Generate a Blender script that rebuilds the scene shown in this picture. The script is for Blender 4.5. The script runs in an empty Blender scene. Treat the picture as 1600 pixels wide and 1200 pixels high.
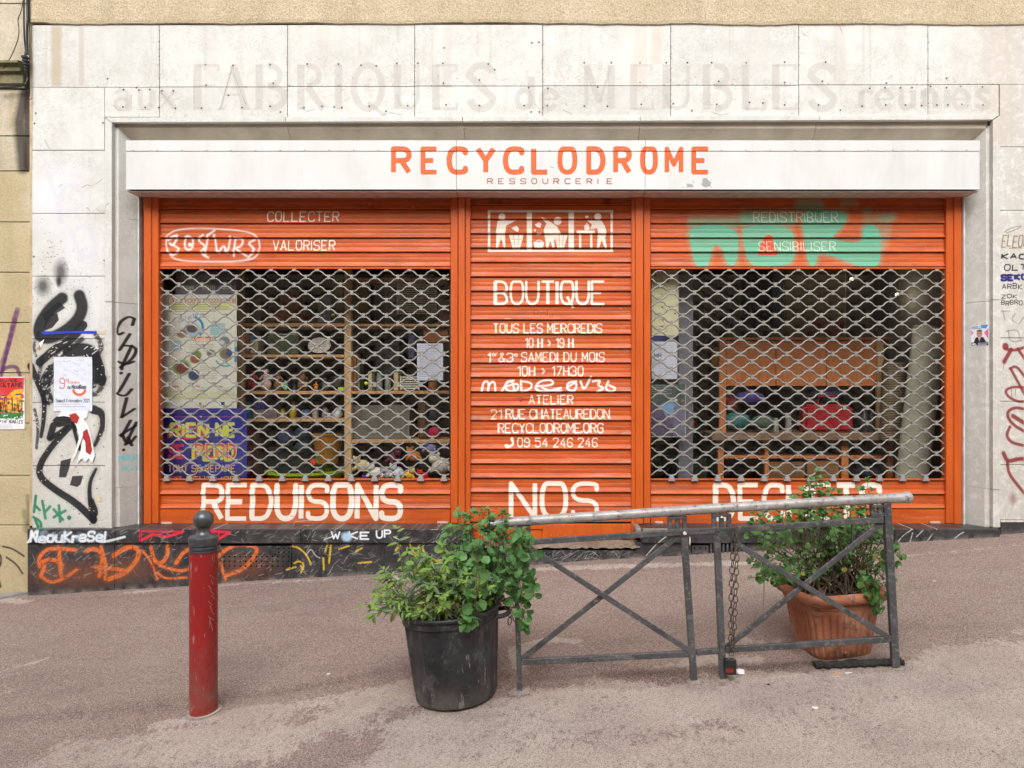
import bpy, bmesh, math, random
import numpy as np
from mathutils import Vector, Matrix, Euler

random.seed(7)
rng = np.random.default_rng(5)
S = bpy.context.scene
COL = S.collection

# ---------------------------------------------------------------- camera, sky, sun, exposure
F = 1200.0          # focal length in photo pixels (1600 wide)
CX, CY = 860.0, 600.0
CZ = 1.5            # camera height, metres
cam = bpy.data.cameras.new("camera"); camo = bpy.data.objects.new("camera", cam); COL.objects.link(camo)
camo.location = (0, -6, CZ); camo.rotation_euler = (math.radians(90), 0, 0)
cam.sensor_width = 36; cam.lens = 36 * F / 1600
cam.shift_x = -(CX - 800) / 1600
cam.clip_start = 0.05; cam.clip_end = 500
S.camera = camo
S.view_settings.view_transform = 'Standard'; S.view_settings.look = 'None'
S.view_settings.gamma = 1; S.view_settings.use_curve_mapping = False
S.view_settings.exposure = 0.78
S.render.engine = 'CYCLES'
try:
    S.cycles.use_denoising = True
    S.cycles.max_bounces = 8; S.cycles.diffuse_bounces = 4; S.cycles.transparent_max_bounces = 12
    S.cycles.caustics_reflective = False; S.cycles.caustics_refractive = False
    S.cycles.sample_clamp_indirect = 4
except Exception: pass

SUN_EL, SUN_AZ = 43.0, 184.0      # high and in front of the shop
W = bpy.data.worlds.new("World"); S.world = W; W.use_nodes = True
wn = W.node_tree; wn.nodes.clear()
sky = wn.nodes.new('ShaderNodeTexSky'); sky.sky_type = 'NISHITA'; sky.sun_disc = False
sky.sun_elevation = math.radians(SUN_EL); sky.sun_rotation = math.radians(SUN_AZ)
sky.air_density = 1.0; sky.dust_density = 4.0; sky.ozone_density = 0.6
hs = wn.nodes.new('ShaderNodeHueSaturation'); hs.inputs['Saturation'].default_value = 0.16
bgn = wn.nodes.new('ShaderNodeBackground'); bgn.inputs['Strength'].default_value = 0.15
wo = wn.nodes.new('ShaderNodeOutputWorld')
wn.links.new(sky.outputs[0], hs.inputs['Color']); wn.links.new(hs.outputs[0], bgn.inputs[0]); wn.links.new(bgn.outputs[0], wo.inputs[0])
sl = bpy.data.lights.new("sun", 'SUN'); sl.energy = 1.1; sl.angle = math.radians(40); sl.color = (1.0, 0.965, 0.92)
so = bpy.data.objects.new("sun", sl); COL.objects.link(so)
a_ = math.radians(SUN_AZ); e_ = math.radians(SUN_EL)
sd = Vector((math.sin(a_) * math.cos(e_), math.cos(a_) * math.cos(e_), math.sin(e_)))
so.rotation_euler = sd.to_track_quat('Z', 'Y').to_euler(); so.location = (0, -8, 12)

# ---------------------------------------------------------------- helpers
def P(px, py, Y=0.0):
    k = (6 + Y) / F
    return Vector(((px - CX) * k, Y, CZ + (CY - py) * k))
def gz(X, Y): return 0.11 + 0.0607 * X + 0.07 * min(Y, 0.0)
def ground_px(px, py):
    ax = (px - CX) / F; az = (CY - py) / F
    # CZ+az*d = .11+.0607*ax*d+.07*(d-6)
    d = (CZ - 0.11 + 0.42) / (0.07 + 0.0607 * ax - az)
    return Vector((ax * d, d - 6, CZ + az * d))

def lin(c):
    c = c / 255.0
    return c / 12.92 if c <= 0.04045 else ((c + 0.055) / 1.055) ** 2.4
def rgb(*c): return tuple(lin(v) for v in c)

WL = {}
def thing(name, label, cat, loc=(0, 0, 0), group=None):
    o = bpy.data.objects.new(name, None); COL.objects.link(o)
    o.location = loc; o.empty_display_size = 0.1
    WL[o.name] = Vector(loc)
    o['label'] = label; o['category'] = cat
    if group: o['group'] = group
    return o
def tag(o, label=None, cat=None, group=None, kind=None):
    if label: o['label'] = label
    if cat: o['category'] = cat
    if group: o['group'] = group
    if kind: o['kind'] = kind
    return o
def link_mesh(name, me, parent, wloc):
    o = bpy.data.objects.new(name, me); COL.objects.link(o)
    wloc = Vector(wloc)
    if parent is not None:
        o.parent = parent; o.location = wloc - WL[parent.name]
    else: o.location = wloc
    WL[o.name] = wloc
    return o
def mk(name, bm, mat, parent=None, smooth=False, kind=None, bevel=0.0, origin=None):
    """bm is in world coordinates; becomes one mesh object whose origin is its own centre"""
    if bevel > 0:
        bmesh.ops.bevel(bm, geom=list(bm.edges), offset=bevel, segments=1, affect='EDGES', clamp_overlap=True)
    me = bpy.data.meshes.new(name)
    if origin is None:
        co = np.array([v.co[:] for v in bm.verts]); c = Vector(((co.min(0) + co.max(0)) / 2).tolist())
    else: c = Vector(origin)
    bmesh.ops.translate(bm, verts=bm.verts, vec=-c)
    bm.to_mesh(me); bm.free()
    if smooth:
        me.polygons.foreach_set('use_smooth', [True] * len(me.polygons))
        try: me.set_sharp_from_angle(angle=math.radians(42))
        except Exception: pass
    for m in (mat if isinstance(mat, (list, tuple)) else [mat]): me.materials.append(m)
    o = link_mesh(name, me, parent, c)
    if kind: o['kind'] = kind
    return o
def BM(): return bmesh.new()
def box(bm, x0, x1, y0, y1, z0, z1, mi=0):
    vs = [bm.verts.new(p) for p in ((x0, y0, z0), (x1, y0, z0), (x1, y1, z0), (x0, y1, z0), (x0, y0, z1), (x1, y0, z1), (x1, y1, z1), (x0, y1, z1))]
    for f in ((0, 3, 2, 1), (4, 5, 6, 7), (0, 1, 5, 4), (1, 2, 6, 5), (2, 3, 7, 6), (3, 0, 4, 7)):
        bm.faces.new([vs[i] for i in f]).material_index = mi
    return vs
def pbox(bm, px0, px1, py0, py1, Y, depth, mi=0):
    a = P(px0, py1, Y); b = P(px1, py0, Y)
    return box(bm, a.x, b.x, Y, Y + depth, a.z, b.z, mi)
def hexa(bm, c):     # 8 corners, same order as box
    vs = [bm.verts.new(p) for p in c]
    for f in ((0, 3, 2, 1), (4, 5, 6, 7), (0, 1, 5, 4), (1, 2, 6, 5), (2, 3, 7, 6), (3, 0, 4, 7)):
        bm.faces.new([vs[i] for i in f])
def tube(bm, pts, r, n=8, cap=True, up=None, squash=None):
    pts = [Vector(p) for p in pts]
    if not isinstance(r, (list, tuple)): r = [r] * len(pts)
    rings = []; prev = None
    for i, p in enumerate(pts):
        t = (pts[min(i + 1, len(pts) - 1)] - pts[max(i - 1, 0)]).normalized()
        if prev is None:
            u = Vector(up) if up else (Vector((0, 0, 1)) if abs(t.z) < 0.9 else Vector((1, 0, 0)))
        else: u = prev
        u = (u - t * u.dot(t)).normalized(); prev = u
        v = t.cross(u)
        rings.append([bm.verts.new(p + (u * math.cos(2 * math.pi * k / n) + v * math.sin(2 * math.pi * k / n) * (squash or 1)) * r[i]) for k in range(n)])
    for a, b in zip(rings, rings[1:]):
        for k in range(n): bm.faces.new((a[k], a[(k + 1) % n], b[(k + 1) % n], b[k]))
    if cap:
        bm.faces.new(rings[0][::-1]); bm.faces.new(rings[-1])
def beam(bm, a, b, w, d, up=(0, 1, 0)):
    """square bar from a to b, w across in the facade plane, d deep along up"""
    a = Vector(a); b = Vector(b); t = (b - a).normalized(); n = Vector(up); n = (n - t * n.dot(t)).normalized(); s = t.cross(n)
    c = []
    for p in (a, b):
        for (i, j) in ((-1, -1), (1, -1), (1, 1), (-1, 1)):
            c.append(p + s * i * w / 2 + n * j * d / 2)
    vs = [bm.verts.new(p) for p in c]
    for f in ((0, 3, 2, 1), (4, 5, 6, 7), (0, 1, 5, 4), (1, 2, 6, 5), (2, 3, 7, 6), (3, 0, 4, 7)): bm.faces.new([vs[i] for i in f])
def lathe(bm, prof, c=(0, 0, 0), n=32, M=None, closed=False):
    """prof list of (r, z)"""
    c = Vector(c); rings = []
    for (r, z) in prof:
        ring = []
        for k in range(n):
            a = 2 * math.pi * k / n
            v = Vector((r * math.cos(a), r * math.sin(a), z))
            if M: v = M @ v
            ring.append(bm.verts.new(c + v))
        rings.append(ring)
    for a, b in zip(rings, rings[1:]):
        for k in range(n): bm.faces.new((a[k], a[(k + 1) % n], b[(k + 1) % n], b[k]))
    bm.faces.new(rings[0][::-1]); bm.faces.new(rings[-1])
def blob(bm, c, r, sub=2, jit=0.12, seed=0, M=None):
    R = random.Random(seed)
    res = bmesh.ops.create_icosphere(bm, subdivisions=sub, radius=1.0)
    ph = [R.uniform(0, 6.28) for _ in range(6)]
    for v in res['verts']:
        p = v.co; k = 1 + jit * (math.sin(3 * p.x + ph[0]) + math.sin(3.3 * p.y + ph[1]) + math.sin(2.7 * p.z + ph[2])) * 0.5
        q = Vector((p.x * r[0], p.y * r[1], p.z * r[2])) * k
        if M: q = M @ q
        v.co = q + Vector(c)

# ---------------------------------------------------------------- painting of masks (flat print, paint and stains)
def chaikin(pts, it=3):
    pts = [np.array(p, float) for p in pts]
    closed = np.allclose(pts[0], pts[-1])
    for _ in range(it):
        out = [] if closed else [pts[0]]
        for a, b in zip(pts, pts[1:]):
            out += [a * .75 + b * .25, a * .25 + b * .75]
        if closed: out.append(out[0])
        else: out.append(pts[-1]); out.pop(1) if False else None
        pts = out
    return pts
class Img:
    def __init__(s, name, x0, y0, x1, y1, k):
        s.name, s.x0, s.y0, s.x1, s.y1, s.k = name, x0, y0, x1, y1, k
        s.w = int(round((x1 - x0) * k)); s.h = int(round((y1 - y0) * k))
        s.a = np.zeros((s.h, s.w, 4), np.float32)
    def win(s, xa, ya, xb, yb):
        i0 = max(0, int((xa - s.x0) * s.k)); i1 = min(s.w, int((xb - s.x0) * s.k) + 2)
        j0 = max(0, int((ya - s.y0) * s.k)); j1 = min(s.h, int((yb - s.y0) * s.k) + 2)
        if i1 <= i0 or j1 <= j0: return None
        X, Y = np.meshgrid((np.arange(i0, i1) + .5) / s.k + s.x0, (np.arange(j0, j1) + .5) / s.k + s.y0)
        return (slice(j0, j1), slice(i0, i1)), X.astype(np.float32), Y.astype(np.float32)
    def comp(s, sl_, m, col, al=1.0):
        m = np.clip(m * al, 0, 1)[..., None]; c = np.array(rgb(*col) + (1.0,), np.float32)
        s.a[sl_] = s.a[sl_] * (1 - m) + c * m
    def line(s, pts, w, col, al=1.0, soft=0.6, flat=False, w2=None, smooth=False, broken=0):
        if smooth: pts = chaikin(pts, 2)
        pts = [(float(p[0]), float(p[1])) for p in pts]
        W2 = max(w, w2 or w) / 2 + soft + 1
        xs = [p[0] for p in pts]; ys = [p[1] for p in pts]
        q = s.win(min(xs) - W2, min(ys) - W2, max(xs) + W2, max(ys) + W2)
        if q is None: return
        sl_, X, Y = q; m = np.zeros_like(X); n = len(pts) - 1
        for i, (a, b) in enumerate(zip(pts, pts[1:])):
            dx, dy = b[0] - a[0], b[1] - a[1]; L = math.hypot(dx, dy)
            if L < 1e-6: continue
            wi = w if w2 is None else w + (w2 - w) * (i + .5) / n
            u = ((X - a[0]) * dx + (Y - a[1]) * dy) / L; v = np.abs((X - a[0]) * dy - (Y - a[1]) * dx) / L
            if flat:
                e0 = u if i == 0 else u + 99; e1 = (L - u) if i == n - 1 else (L - u) + 99
                # joints get round discs
                uc = np.clip(u, 0, L); d = np.hypot(u - uc, v)
                mm = np.clip((wi / 2 - d) / soft + .5, 0, 1) * np.clip(e0 / soft + .5, 0, 1) * np.clip(e1 / soft + .5, 0, 1)
            else:
                uc = np.clip(u, 0, L); d = np.hypot(u - uc, v); mm = np.clip((wi / 2 - d) / soft + .5, 0, 1)
            m = np.maximum(m, mm)
        if broken:
            m = m * np.clip((s.noise(X, Y, broken) - .40) * 9, 0, 1)
        s.comp(sl_, m, col, al)
    def noise(s, X, Y, f):
        def vn(x, y):
            ix, iy = np.floor(x), np.floor(y); fx, fy = x - ix, y - iy; fx = fx * fx * (3 - 2 * fx); fy = fy * fy * (3 - 2 * fy)
            h = lambda i, j: np.modf(np.abs(np.sin(i * 12.9898 + j * 78.233) * 437.585))[0]
            return (h(ix, iy) * (1 - fx) + h(ix + 1, iy) * fx) * (1 - fy) + (h(ix, iy + 1) * (1 - fx) + h(ix + 1, iy + 1) * fx) * fy
        X = X.astype(np.float64); Y = Y.astype(np.float64)
        return .1 + .45 * vn(X * f * .5, Y * f * .5) + .35 * vn(X * f * 1.3 + 9, Y * f * 1.3) + .2 * vn(X * f * 3 + 5, Y * f * 3)
    def poly(s, pts, col, al=1.0, smooth=False):
        if smooth: pts = chaikin(list(pts) + [pts[0]], 2)
        xs = [p[0] for p in pts]; ys = [p[1] for p in pts]
        q = s.win(min(xs) - 1, min(ys) - 1, max(xs) + 1, max(ys) + 1)
        if q is None: return
        sl_, X, Y = q; acc = np.zeros_like(X)
        for ox, oy in ((-.25, -.25), (.25, -.25), (-.25, .25), (.25, .25)):
            x = X + ox / s.k; y = Y + oy / s.k; ins = np.zeros(X.shape, bool)
            for a, b in zip(pts, list(pts[1:]) + [pts[0]]):
                if a[1] == b[1]: continue
                c = ((a[1] > y) != (b[1] > y)) & (x < (b[0] - a[0]) * (y - a[1]) / (b[1] - a[1]) + a[0]); ins ^= c
            acc += ins * .25
        s.comp(sl_, acc, col, al)
    def rect(s, x0, y0, x1, y1, col, al=1.0, soft=0.5):
        q = s.win(x0 - soft, y0 - soft, x1 + soft, y1 + soft)
        if q is None: return
        sl_, X, Y = q
        m = np.clip((np.minimum(X - x0, x1 - X)) / soft + .5, 0, 1) * np.clip((np.minimum(Y - y0, y1 - Y)) / soft + .5, 0, 1)
        s.comp(sl_, m, col, al)
    def spot(s, x, y, rx, ry=None, col=(0, 0, 0), al=1.0, soft=0.3):
        ry = ry or rx; q = s.win(x - rx * 1.6, y - ry * 1.6, x + rx * 1.6, y + ry * 1.6)
        if q is None: return
        sl_, X, Y = q; d = np.hypot((X - x) / rx, (Y - y) / ry); s.comp(sl_, np.clip((1 - d) / soft + .5, 0, 1), col, al)
    def text(s, t, x0, x1, y0, y1, w, col, al=1.0, flat=True, soft=.6, jit=0, heavy=None, broken=0, gapk=1.6, ww=None, slant=0):
        """fit the string between x0..x1, caps from y0 to y1"""
        adv = [GW(c) for c in t]; tot = sum(adv) + gapk * (len(t) - 1)
        sx = (x1 - x0 - (w if flat else w)) / tot; sy = (y1 - y0 - w) / 6.0; cx = x0 + w / 2; R = random.Random(t)
        for i, c in enumerate(t):
            g = GL.get(c)
            if g:
                jy = R.uniform(-jit, jit); js = 1 + R.uniform(-.06, .06) * (1 if jit else 0)
                for sm, pl in g:
                    q = [(cx + p[0] * sx * (adv[i] / 4 if False else 1) + slant * (6 - p[1]) * sy, y0 + w / 2 + jy + p[1] * sy * js) for p in pl]
                    wv = w * R.uniform(.84, 1.08)
                    if heavy and len(pl) == 2 and abs(pl[0][0] - pl[1][0]) < .3: wv = heavy * R.uniform(.85, 1.1)
                    if sm: q = chaikin(q, 3)
                    s.line(q, wv, col, al, soft, flat, broken=broken)
            cx += (adv[i] + gapk) * sx
    def image(s):
        im = bpy.data.images.new(s.name, s.w, s.h, alpha=True, float_buffer=True, is_data=True)
        im.pixels.foreach_set(np.ascontiguousarray(s.a[::-1]).ravel()); im.pack() if False else None
        im.update(); return im

GSRC = {'A': '06 20 46;14 34', 'B': '00 06;~00 30 42 33 03;~03 33 45 36 06', 'C': '~41 40 00 06 46 45', 'D': '00 06;~00 30 42 44 36 06',
 'E': '40 00 06 46;03 33', 'F': '40 00 06;03 33', 'G': '~41 40 00 06 46 43;43 23', 'H': '00 06;40 46;03 43', 'I': '00 06', 'J': '~30 36 06 05',
 'K': '00 06;40 03 46', 'L': '00 06 46', 'M': '06 00 24 40 46', 'N': '06 00 46 40', 'O': '~20 00 06 46 40 20', 'P': '06 00;~00 40 43 03',
 'Q': '~20 00 06 46 40 20;24 47', 'R': '06 00;~00 40 43 03;23 46', 'S': '~41 40 00 03 43 46 06 05', 'T': '00 40;20 26', 'U': '~00 06 46 40',
 'V': '00 26 40', 'W': '00 16 22 36 40', 'X': '00 46;40 06', 'Y': '00 23 40;23 26', 'Z': '00 40 06 46',
 '0': '~20 00 06 46 40 20', '1': '01 20 26', '2': '~01 00 40 42 24 06;06 46', '3': '~01 00 40 43 23;~23 43 46 06 05', '4': '30 04 44;32 36',
 '5': '40 00 02;~02 42 46 06 05', '6': '~41 40 00 06 46 43 03', '7': '00 40 16', '8': '~20 00 03 43 40 20;~23 03 06 46 43 23', '9': '~05 06 46 40 00 03 43',
 '>': '11 33 15', '.': '06 05', '-': '03 33', '&': '~46 11 10 30 31 04 06 36 44', '!': '00 04;05 06', "'": '00 01', ':': '02 03;05 06', '+': '03 43;21 25',
 'a': '~03 02 42 43 46;~44 04 06 46 44', 'b': '00 06;~03 02 42 46 06 05', 'c': '~43 42 02 06 46 45', 'd': '40 46;~43 42 02 06 46 45', 'e': '~04 44 42 02 06 46 45',
 'g': '~43 42 02 06 46 43 48 08', 'h': '00 06;~04 02 42 46', 'i': '02 06;00 01', 'l': '00 06', 'm': '02 06;~03 02 22 23 26;~23 22 42 43 46', 'n': '02 06;~04 02 42 44 46',
 'o': '~22 02 06 46 42 22', 'p': '02 08;~03 02 42 46 06', 'r': '02 06;~04 02 32', 's': '~43 42 02 04 44 46 06 05', 't': '~20 25 26 46;02 42', 'u': '~02 06 46 44;42 46',
 'v': '02 26 42', 'x': '02 46;42 06', 'y': '02 26;42 08', 'é': '~04 44 42 02 06 46 45;21 30', 'k': '00 06;42 04 46', 'z': '02 42 06 46', 'q': '~43 42 02 06 46 43;42 48', 'f': '~40 20 21 26;03 33'}
GL = {}
for c_, s_ in GSRC.items():
    L_ = []
    for st in s_.split(';'):
        sm_ = st.startswith('~'); L_.append((sm_, [(float(q[0]), float(q[1])) for q in st.strip('~').split()]))
    GL[c_] = L_
def GW(c):
    if c == ' ': return 1.6
    if c in "I.!':il": return 0.25
    if c == '1': return 2
    if c in 'rJ-': return 3
    return 4

# ---------------------------------------------------------------- node materials
class Mat:
    def __init__(s, name):
        s.m = bpy.data.materials.new(name); s.m.use_nodes = True; s.nt = s.m.node_tree; s.nt.nodes.clear()
        s.out = s.nt.nodes.new('ShaderNodeOutputMaterial'); s._pos = None
    def N(s, t, **kw):
        n = s.nt.nodes.new(t)
        for k, v in kw.items(): setattr(n, k, v)
        return n
    def L(s, a, b): s.nt.links.new(a, b)
    def put(s, sock, v):
        if isinstance(v, bpy.types.NodeSocket): s.L(v, sock)
        elif isinstance(v, (tuple, list)): sock.default_value = tuple(v) + ((1.0,) if len(sock.default_value) == 4 and len(v) == 3 else ())
        else: sock.default_value = v
    def pos(s):
        if s._pos is None: s._pos = s.N('ShaderNodeNewGeometry').outputs['Position']
        return s._pos
    def obj(s): return s.N('ShaderNodeTexCoord').outputs['Object']
    def rnd(s): return s.N('ShaderNodeObjectInfo').outputs['Random']
    def scale(s, vec, sc):
        n = s.N('ShaderNodeVectorMath', operation='MULTIPLY'); s.L(vec, n.inputs[0]); n.inputs[1].default_value = sc; return n.outputs[0]
    def noise(s, vec, sc=5, det=4, ro=.55, dist=0.0, sv=None):
        if sv: vec = s.scale(vec, sv)
        n = s.N('ShaderNodeTexNoise'); s.L(vec, n.inputs['Vector']); n.inputs['Scale'].default_value = sc; n.inputs['Detail'].default_value = det
        n.inputs['Roughness'].default_value = ro; n.inputs['Distortion'].default_value = dist; return n.outputs['Fac']
    def voro(s, vec, sc=5, feat='F1', sv=None, out='Distance'):
        if sv: vec = s.scale(vec, sv)
        n = s.N('ShaderNodeTexVoronoi', feature=feat); s.L(vec, n.inputs['Vector']); n.inputs['Scale'].default_value = sc; return n.outputs[out]
    def ramp(s, fac, a, b, lo=0.0, hi=1.0):
        n = s.N('ShaderNodeMapRange'); n.clamp = True; s.put(n.inputs[0], fac)
        n.inputs[1].default_value = a; n.inputs[2].default_value = b; n.inputs[3].default_value = lo; n.inputs[4].default_value = hi; return n.outputs[0]
    def mix(s, f, a, b, blend='MIX'):
        n = s.N('ShaderNodeMix', data_type='RGBA', blend_type=blend)
        s.put(n.inputs[0], f); s.put(n.inputs[6], a); s.put(n.inputs[7], b); return n.outputs[2]
    def math(s, op, a, b=0.0, c=0.0):
        n = s.N('ShaderNodeMath', operation=op); s.put(n.inputs[0], a); s.put(n.inputs[1], b)
        if op == 'MULTIPLY_ADD': s.put(n.inputs[2], c)
        return n.outputs[0]
    def xyz(s, v):
        n = s.N('ShaderNodeSeparateXYZ'); s.L(v, n.inputs[0]); return n.outputs
    def bump(s, h, st=.5, d=.01, nrm=None):
        n = s.N('ShaderNodeBump'); s.L(h, n.inputs['Height']); n.inputs['Strength'].default_value = st; n.inputs['Distance'].default_value = d
        if nrm is not None: s.L(nrm, n.inputs['Normal'])
        return n.outputs[0]
    def painted(s, base, img, Yp, im=None):
        """lay the paint of img (drawn for the plane y=Yp) over a colour; returns colour, alpha"""
        x = s.xyz(s.pos()); k = F / (6 + Yp); Wd = img.x1 - img.x0; Hd = img.y1 - img.y0
        u = s.math('MULTIPLY_ADD', x[0], k / Wd, (CX - img.x0) / Wd)
        v = s.math('MULTIPLY_ADD', x[2], k / Hd, (img.y1 - CY - CZ * k) / Hd)
        c = s.N('ShaderNodeCombineXYZ'); s.L(u, c.inputs[0]); s.L(v, c.inputs[1])
        t = s.N('ShaderNodeTexImage', extension='CLIP', interpolation='Linear'); t.image = im; s.L(c.outputs[0], t.inputs[0])
        inv = s.math('SUBTRACT', 1.0, t.outputs['Alpha'])
        sc = s.N('ShaderNodeVectorMath', operation='SCALE'); s.put(sc.inputs[0], base); s.L(inv, sc.inputs['Scale'])
        ad = s.N('ShaderNodeVectorMath', operation='ADD'); s.L(sc.outputs[0], ad.inputs[0]); s.L(t.outputs['Color'], ad.inputs[1])
        return ad.outputs[0], t.outputs['Alpha']
    def done(s, col, rough=.6, metal=0.0, nrm=None, spec=.4, extra=None):
        b = s.N('ShaderNodeBsdfPrincipled'); s.put(b.inputs['Base Color'], col); s.put(b.inputs['Roughness'], rough); s.put(b.inputs['Metallic'], metal)
        b.inputs['Specular IOR Level'].default_value = spec
        if nrm is not None: s.L(nrm, b.inputs['Normal'])
        for k_, v_ in (extra or {}).items(): s.put(b.inputs[k_], v_)
        s.L(b.outputs[0], s.out.inputs[0]); return s.m
def simple(name, c, rough=.6, metal=0.0, var=.25, sc=12, bump=0.0, spec=.4):
    m = Mat(name); v = m.obj(); n = m.noise(v, sc, 5)
    c2 = tuple(x * (1 - var) for x in c); c3 = tuple(min(1, x * (1 + var * .6)) for x in c)
    col = m.mix(m.ramp(n, .3, .7), c2, c3)
    nr = m.bump(m.noise(v, sc * 4, 4), bump, .01) if bump else None
    return m.done(col, rough, metal, nr, spec)

# ================================================================ PAINT AND PRINT
# ---- wall plane (Y=0): ghost lettering, graffiti, run marks, screw holes
wall = Img('wall_paint', 0, 0, 1600, 940, 1.6)
GH = (168, 162, 156)
def ghost(parts, al=.42):
    for pts, w in parts: wall.line(pts, w * (1.28 if w > 4 else 1.15), GH, al, soft=1.5, flat=True)
gy0, gy1 = 102, 170
serif = lambda x0, x1, y: ([(x0, y), (x1, y)], 3)
def stem(x, w=9, y0=gy0, y1=gy1, s=6): return [([(x, y0), (x, y1)], w), ([(x - s, y0), (x + s, y0)], 2.5), ([(x - s, y1), (x + s, y1)], 2.5)]
def arc(cx, cy, rx, ry, a0, a1, n=16): return [(cx + rx * math.cos(math.radians(a0 + (a1 - a0) * i / n)), cy + ry * math.sin(math.radians(a0 + (a1 - a0) * i / n))) for i in range(n + 1)]
def gS(x0, x1, y0=gy0, y1=gy1, w=9):
    cx = (x0 + x1) / 2; rx = (x1 - x0) / 2; h = (y1 - y0) / 4
    return [(arc(cx, y0 + h, rx, h, -20, -180, 10) + [(cx, y0 + 2 * h)] + arc(cx, y0 + 3 * h, rx, h, 0, 170, 10), w)]
G = []
G += stem(309) + [([(309, gy0), (341, gy0), (341, gy0 + 9)], 3.5), ([(309, 134), (332, 134)], 3.5)]
G += [([(345, gy1), (364, gy0)], 3.5), ([(364, gy0), (384, gy1)], 9), ([(352, 148), (376, 148)], 3), serif(340, 351, gy1), serif(377, 391, gy1)]
G += stem(405) + [(arc(418, 118, 20, 16, -90, 90), 7), (arc(420, 152, 24, 18, -90, 90), 8)]
G += stem(470) + [(arc(480, 118, 18, 16, -90, 90), 7), ([(480, 135), (505, gy1)], 8)]
G += stem(529) + [(arc(575, 136, 22, 34, 0, 360, 30), 8), ([(575, 160), (603, 182)], 5)]
G += stem(621)[:2] + [([(621, 150)] + arc(637, 150, 16, 19, 180, 0) + [(653, gy0)], 4.5)]
G += stem(681) + [([(681, gy0), (713, gy0), (713, 110)], 3.5), ([(681, 134), (706, 134)], 4), ([(681, gy1), (714, gy1), (714, 160)], 4)]
G += gS(734, 770)
dM = [([(916, gy1), (916, gy0)], 5), ([(916, gy0), (937, 160)], 8), ([(937, 160), (955, gy0)], 4), ([(955, gy0), (955, gy1)], 9)]
G += dM + stem(990) + [([(990, gy0), (1018, gy0), (1018, 110)], 3.5), ([(990, 134), (1012, 134)], 4), ([(990, gy1), (1020, gy1), (1020, 160)], 4)]
G += stem(1041)[:2] + [([(1041, 150)] + arc(1058, 150, 17, 19, 180, 0) + [(1075, gy0)], 4.5)]
G += stem(1104) + [(arc(1116, 118, 20, 16, -90, 90), 7), (arc(1118, 152, 22, 18, -90, 90), 8)]
G += stem(1165) + [([(1165, gy1), (1195, gy1), (1195, 158)], 4)]
G += stem(1212) + [([(1212, gy0), (1243, gy0), (1243, 110)], 3.5), ([(1212, 134), (1236, 134)], 4), ([(1212, gy1), (1245, gy1), (1245, 160)], 4)]
G += gS(1267, 1303)
def low(ch, x):
    return [(p_, w_ * 1.25) for p_, w_ in low_(ch, x)]
def low_(ch, x):
    y0, y1 = 141, 169; r = 13; cy = (y0 + y1) / 2
    if ch == 'a': return [(arc(x + 10, y0 + 8, 10, 8, 200, 360), 3), ([(x + 20, y0 + 8), (x + 20, y1), (x + 25, y1)], 6), (arc(x + 10, y1 - 7, 10, 8, 0, 360), 3.5)]
    if ch == 'u': return [([(x, y0), (x + 4, y0), (x + 4, y1 - 8)] + arc(x + 12, y1 - 8, 8, 8, 180, 0, 6), 5), ([(x + 23, y0), (x + 23, y1 + 1)], 6)]
    if ch == 'x': return [([(x, y0), (x + 22, y1)], 6), ([(x + 22, y0), (x, y1)], 3)]
    if ch == 'd': return [([(x + 22, 120), (x + 22, y1 + 1)], 7), (arc(x + 10, cy, 11, 14, 0, 360, 20), 5)]
    if ch == 'e': return [(arc(x + 11, cy, 12, 14, 0, -330, 20), 5), ([(x, cy), (x + 22, cy)], 3)]
    if ch == 'r': return [([(x + 4, y0), (x + 4, y1)], 6), (arc(x + 12, y0 + 8, 9, 7, 190, 330), 4)]
    if ch == 'n': return [([(x + 3, y0), (x + 3, y1)], 6), (arc(x + 12, y0 + 9, 9, 9, 190, 360) + [(x + 21, y1)], 5.5)]
    if ch == 'i': return [([(x + 4, y0), (x + 4, y1)], 7)]
    if ch == 's': return gS(x + 1, x + 19, y0, y1, 5)
    return []
for ch, x in (('a', 180), ('u', 215), ('x', 251), ('d', 809), ('e', 847), ('r', 1342), ('e', 1371), ('u', 1404), ('n', 1440), ('i', 1476), ('e', 1490), ('s', 1526)): G += low(ch, x)
G.append(([(1386, 124), (1395, 118)], 3)); G.append(([(1480, 122), (1480, 126)], 5))
ghost(G)
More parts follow.
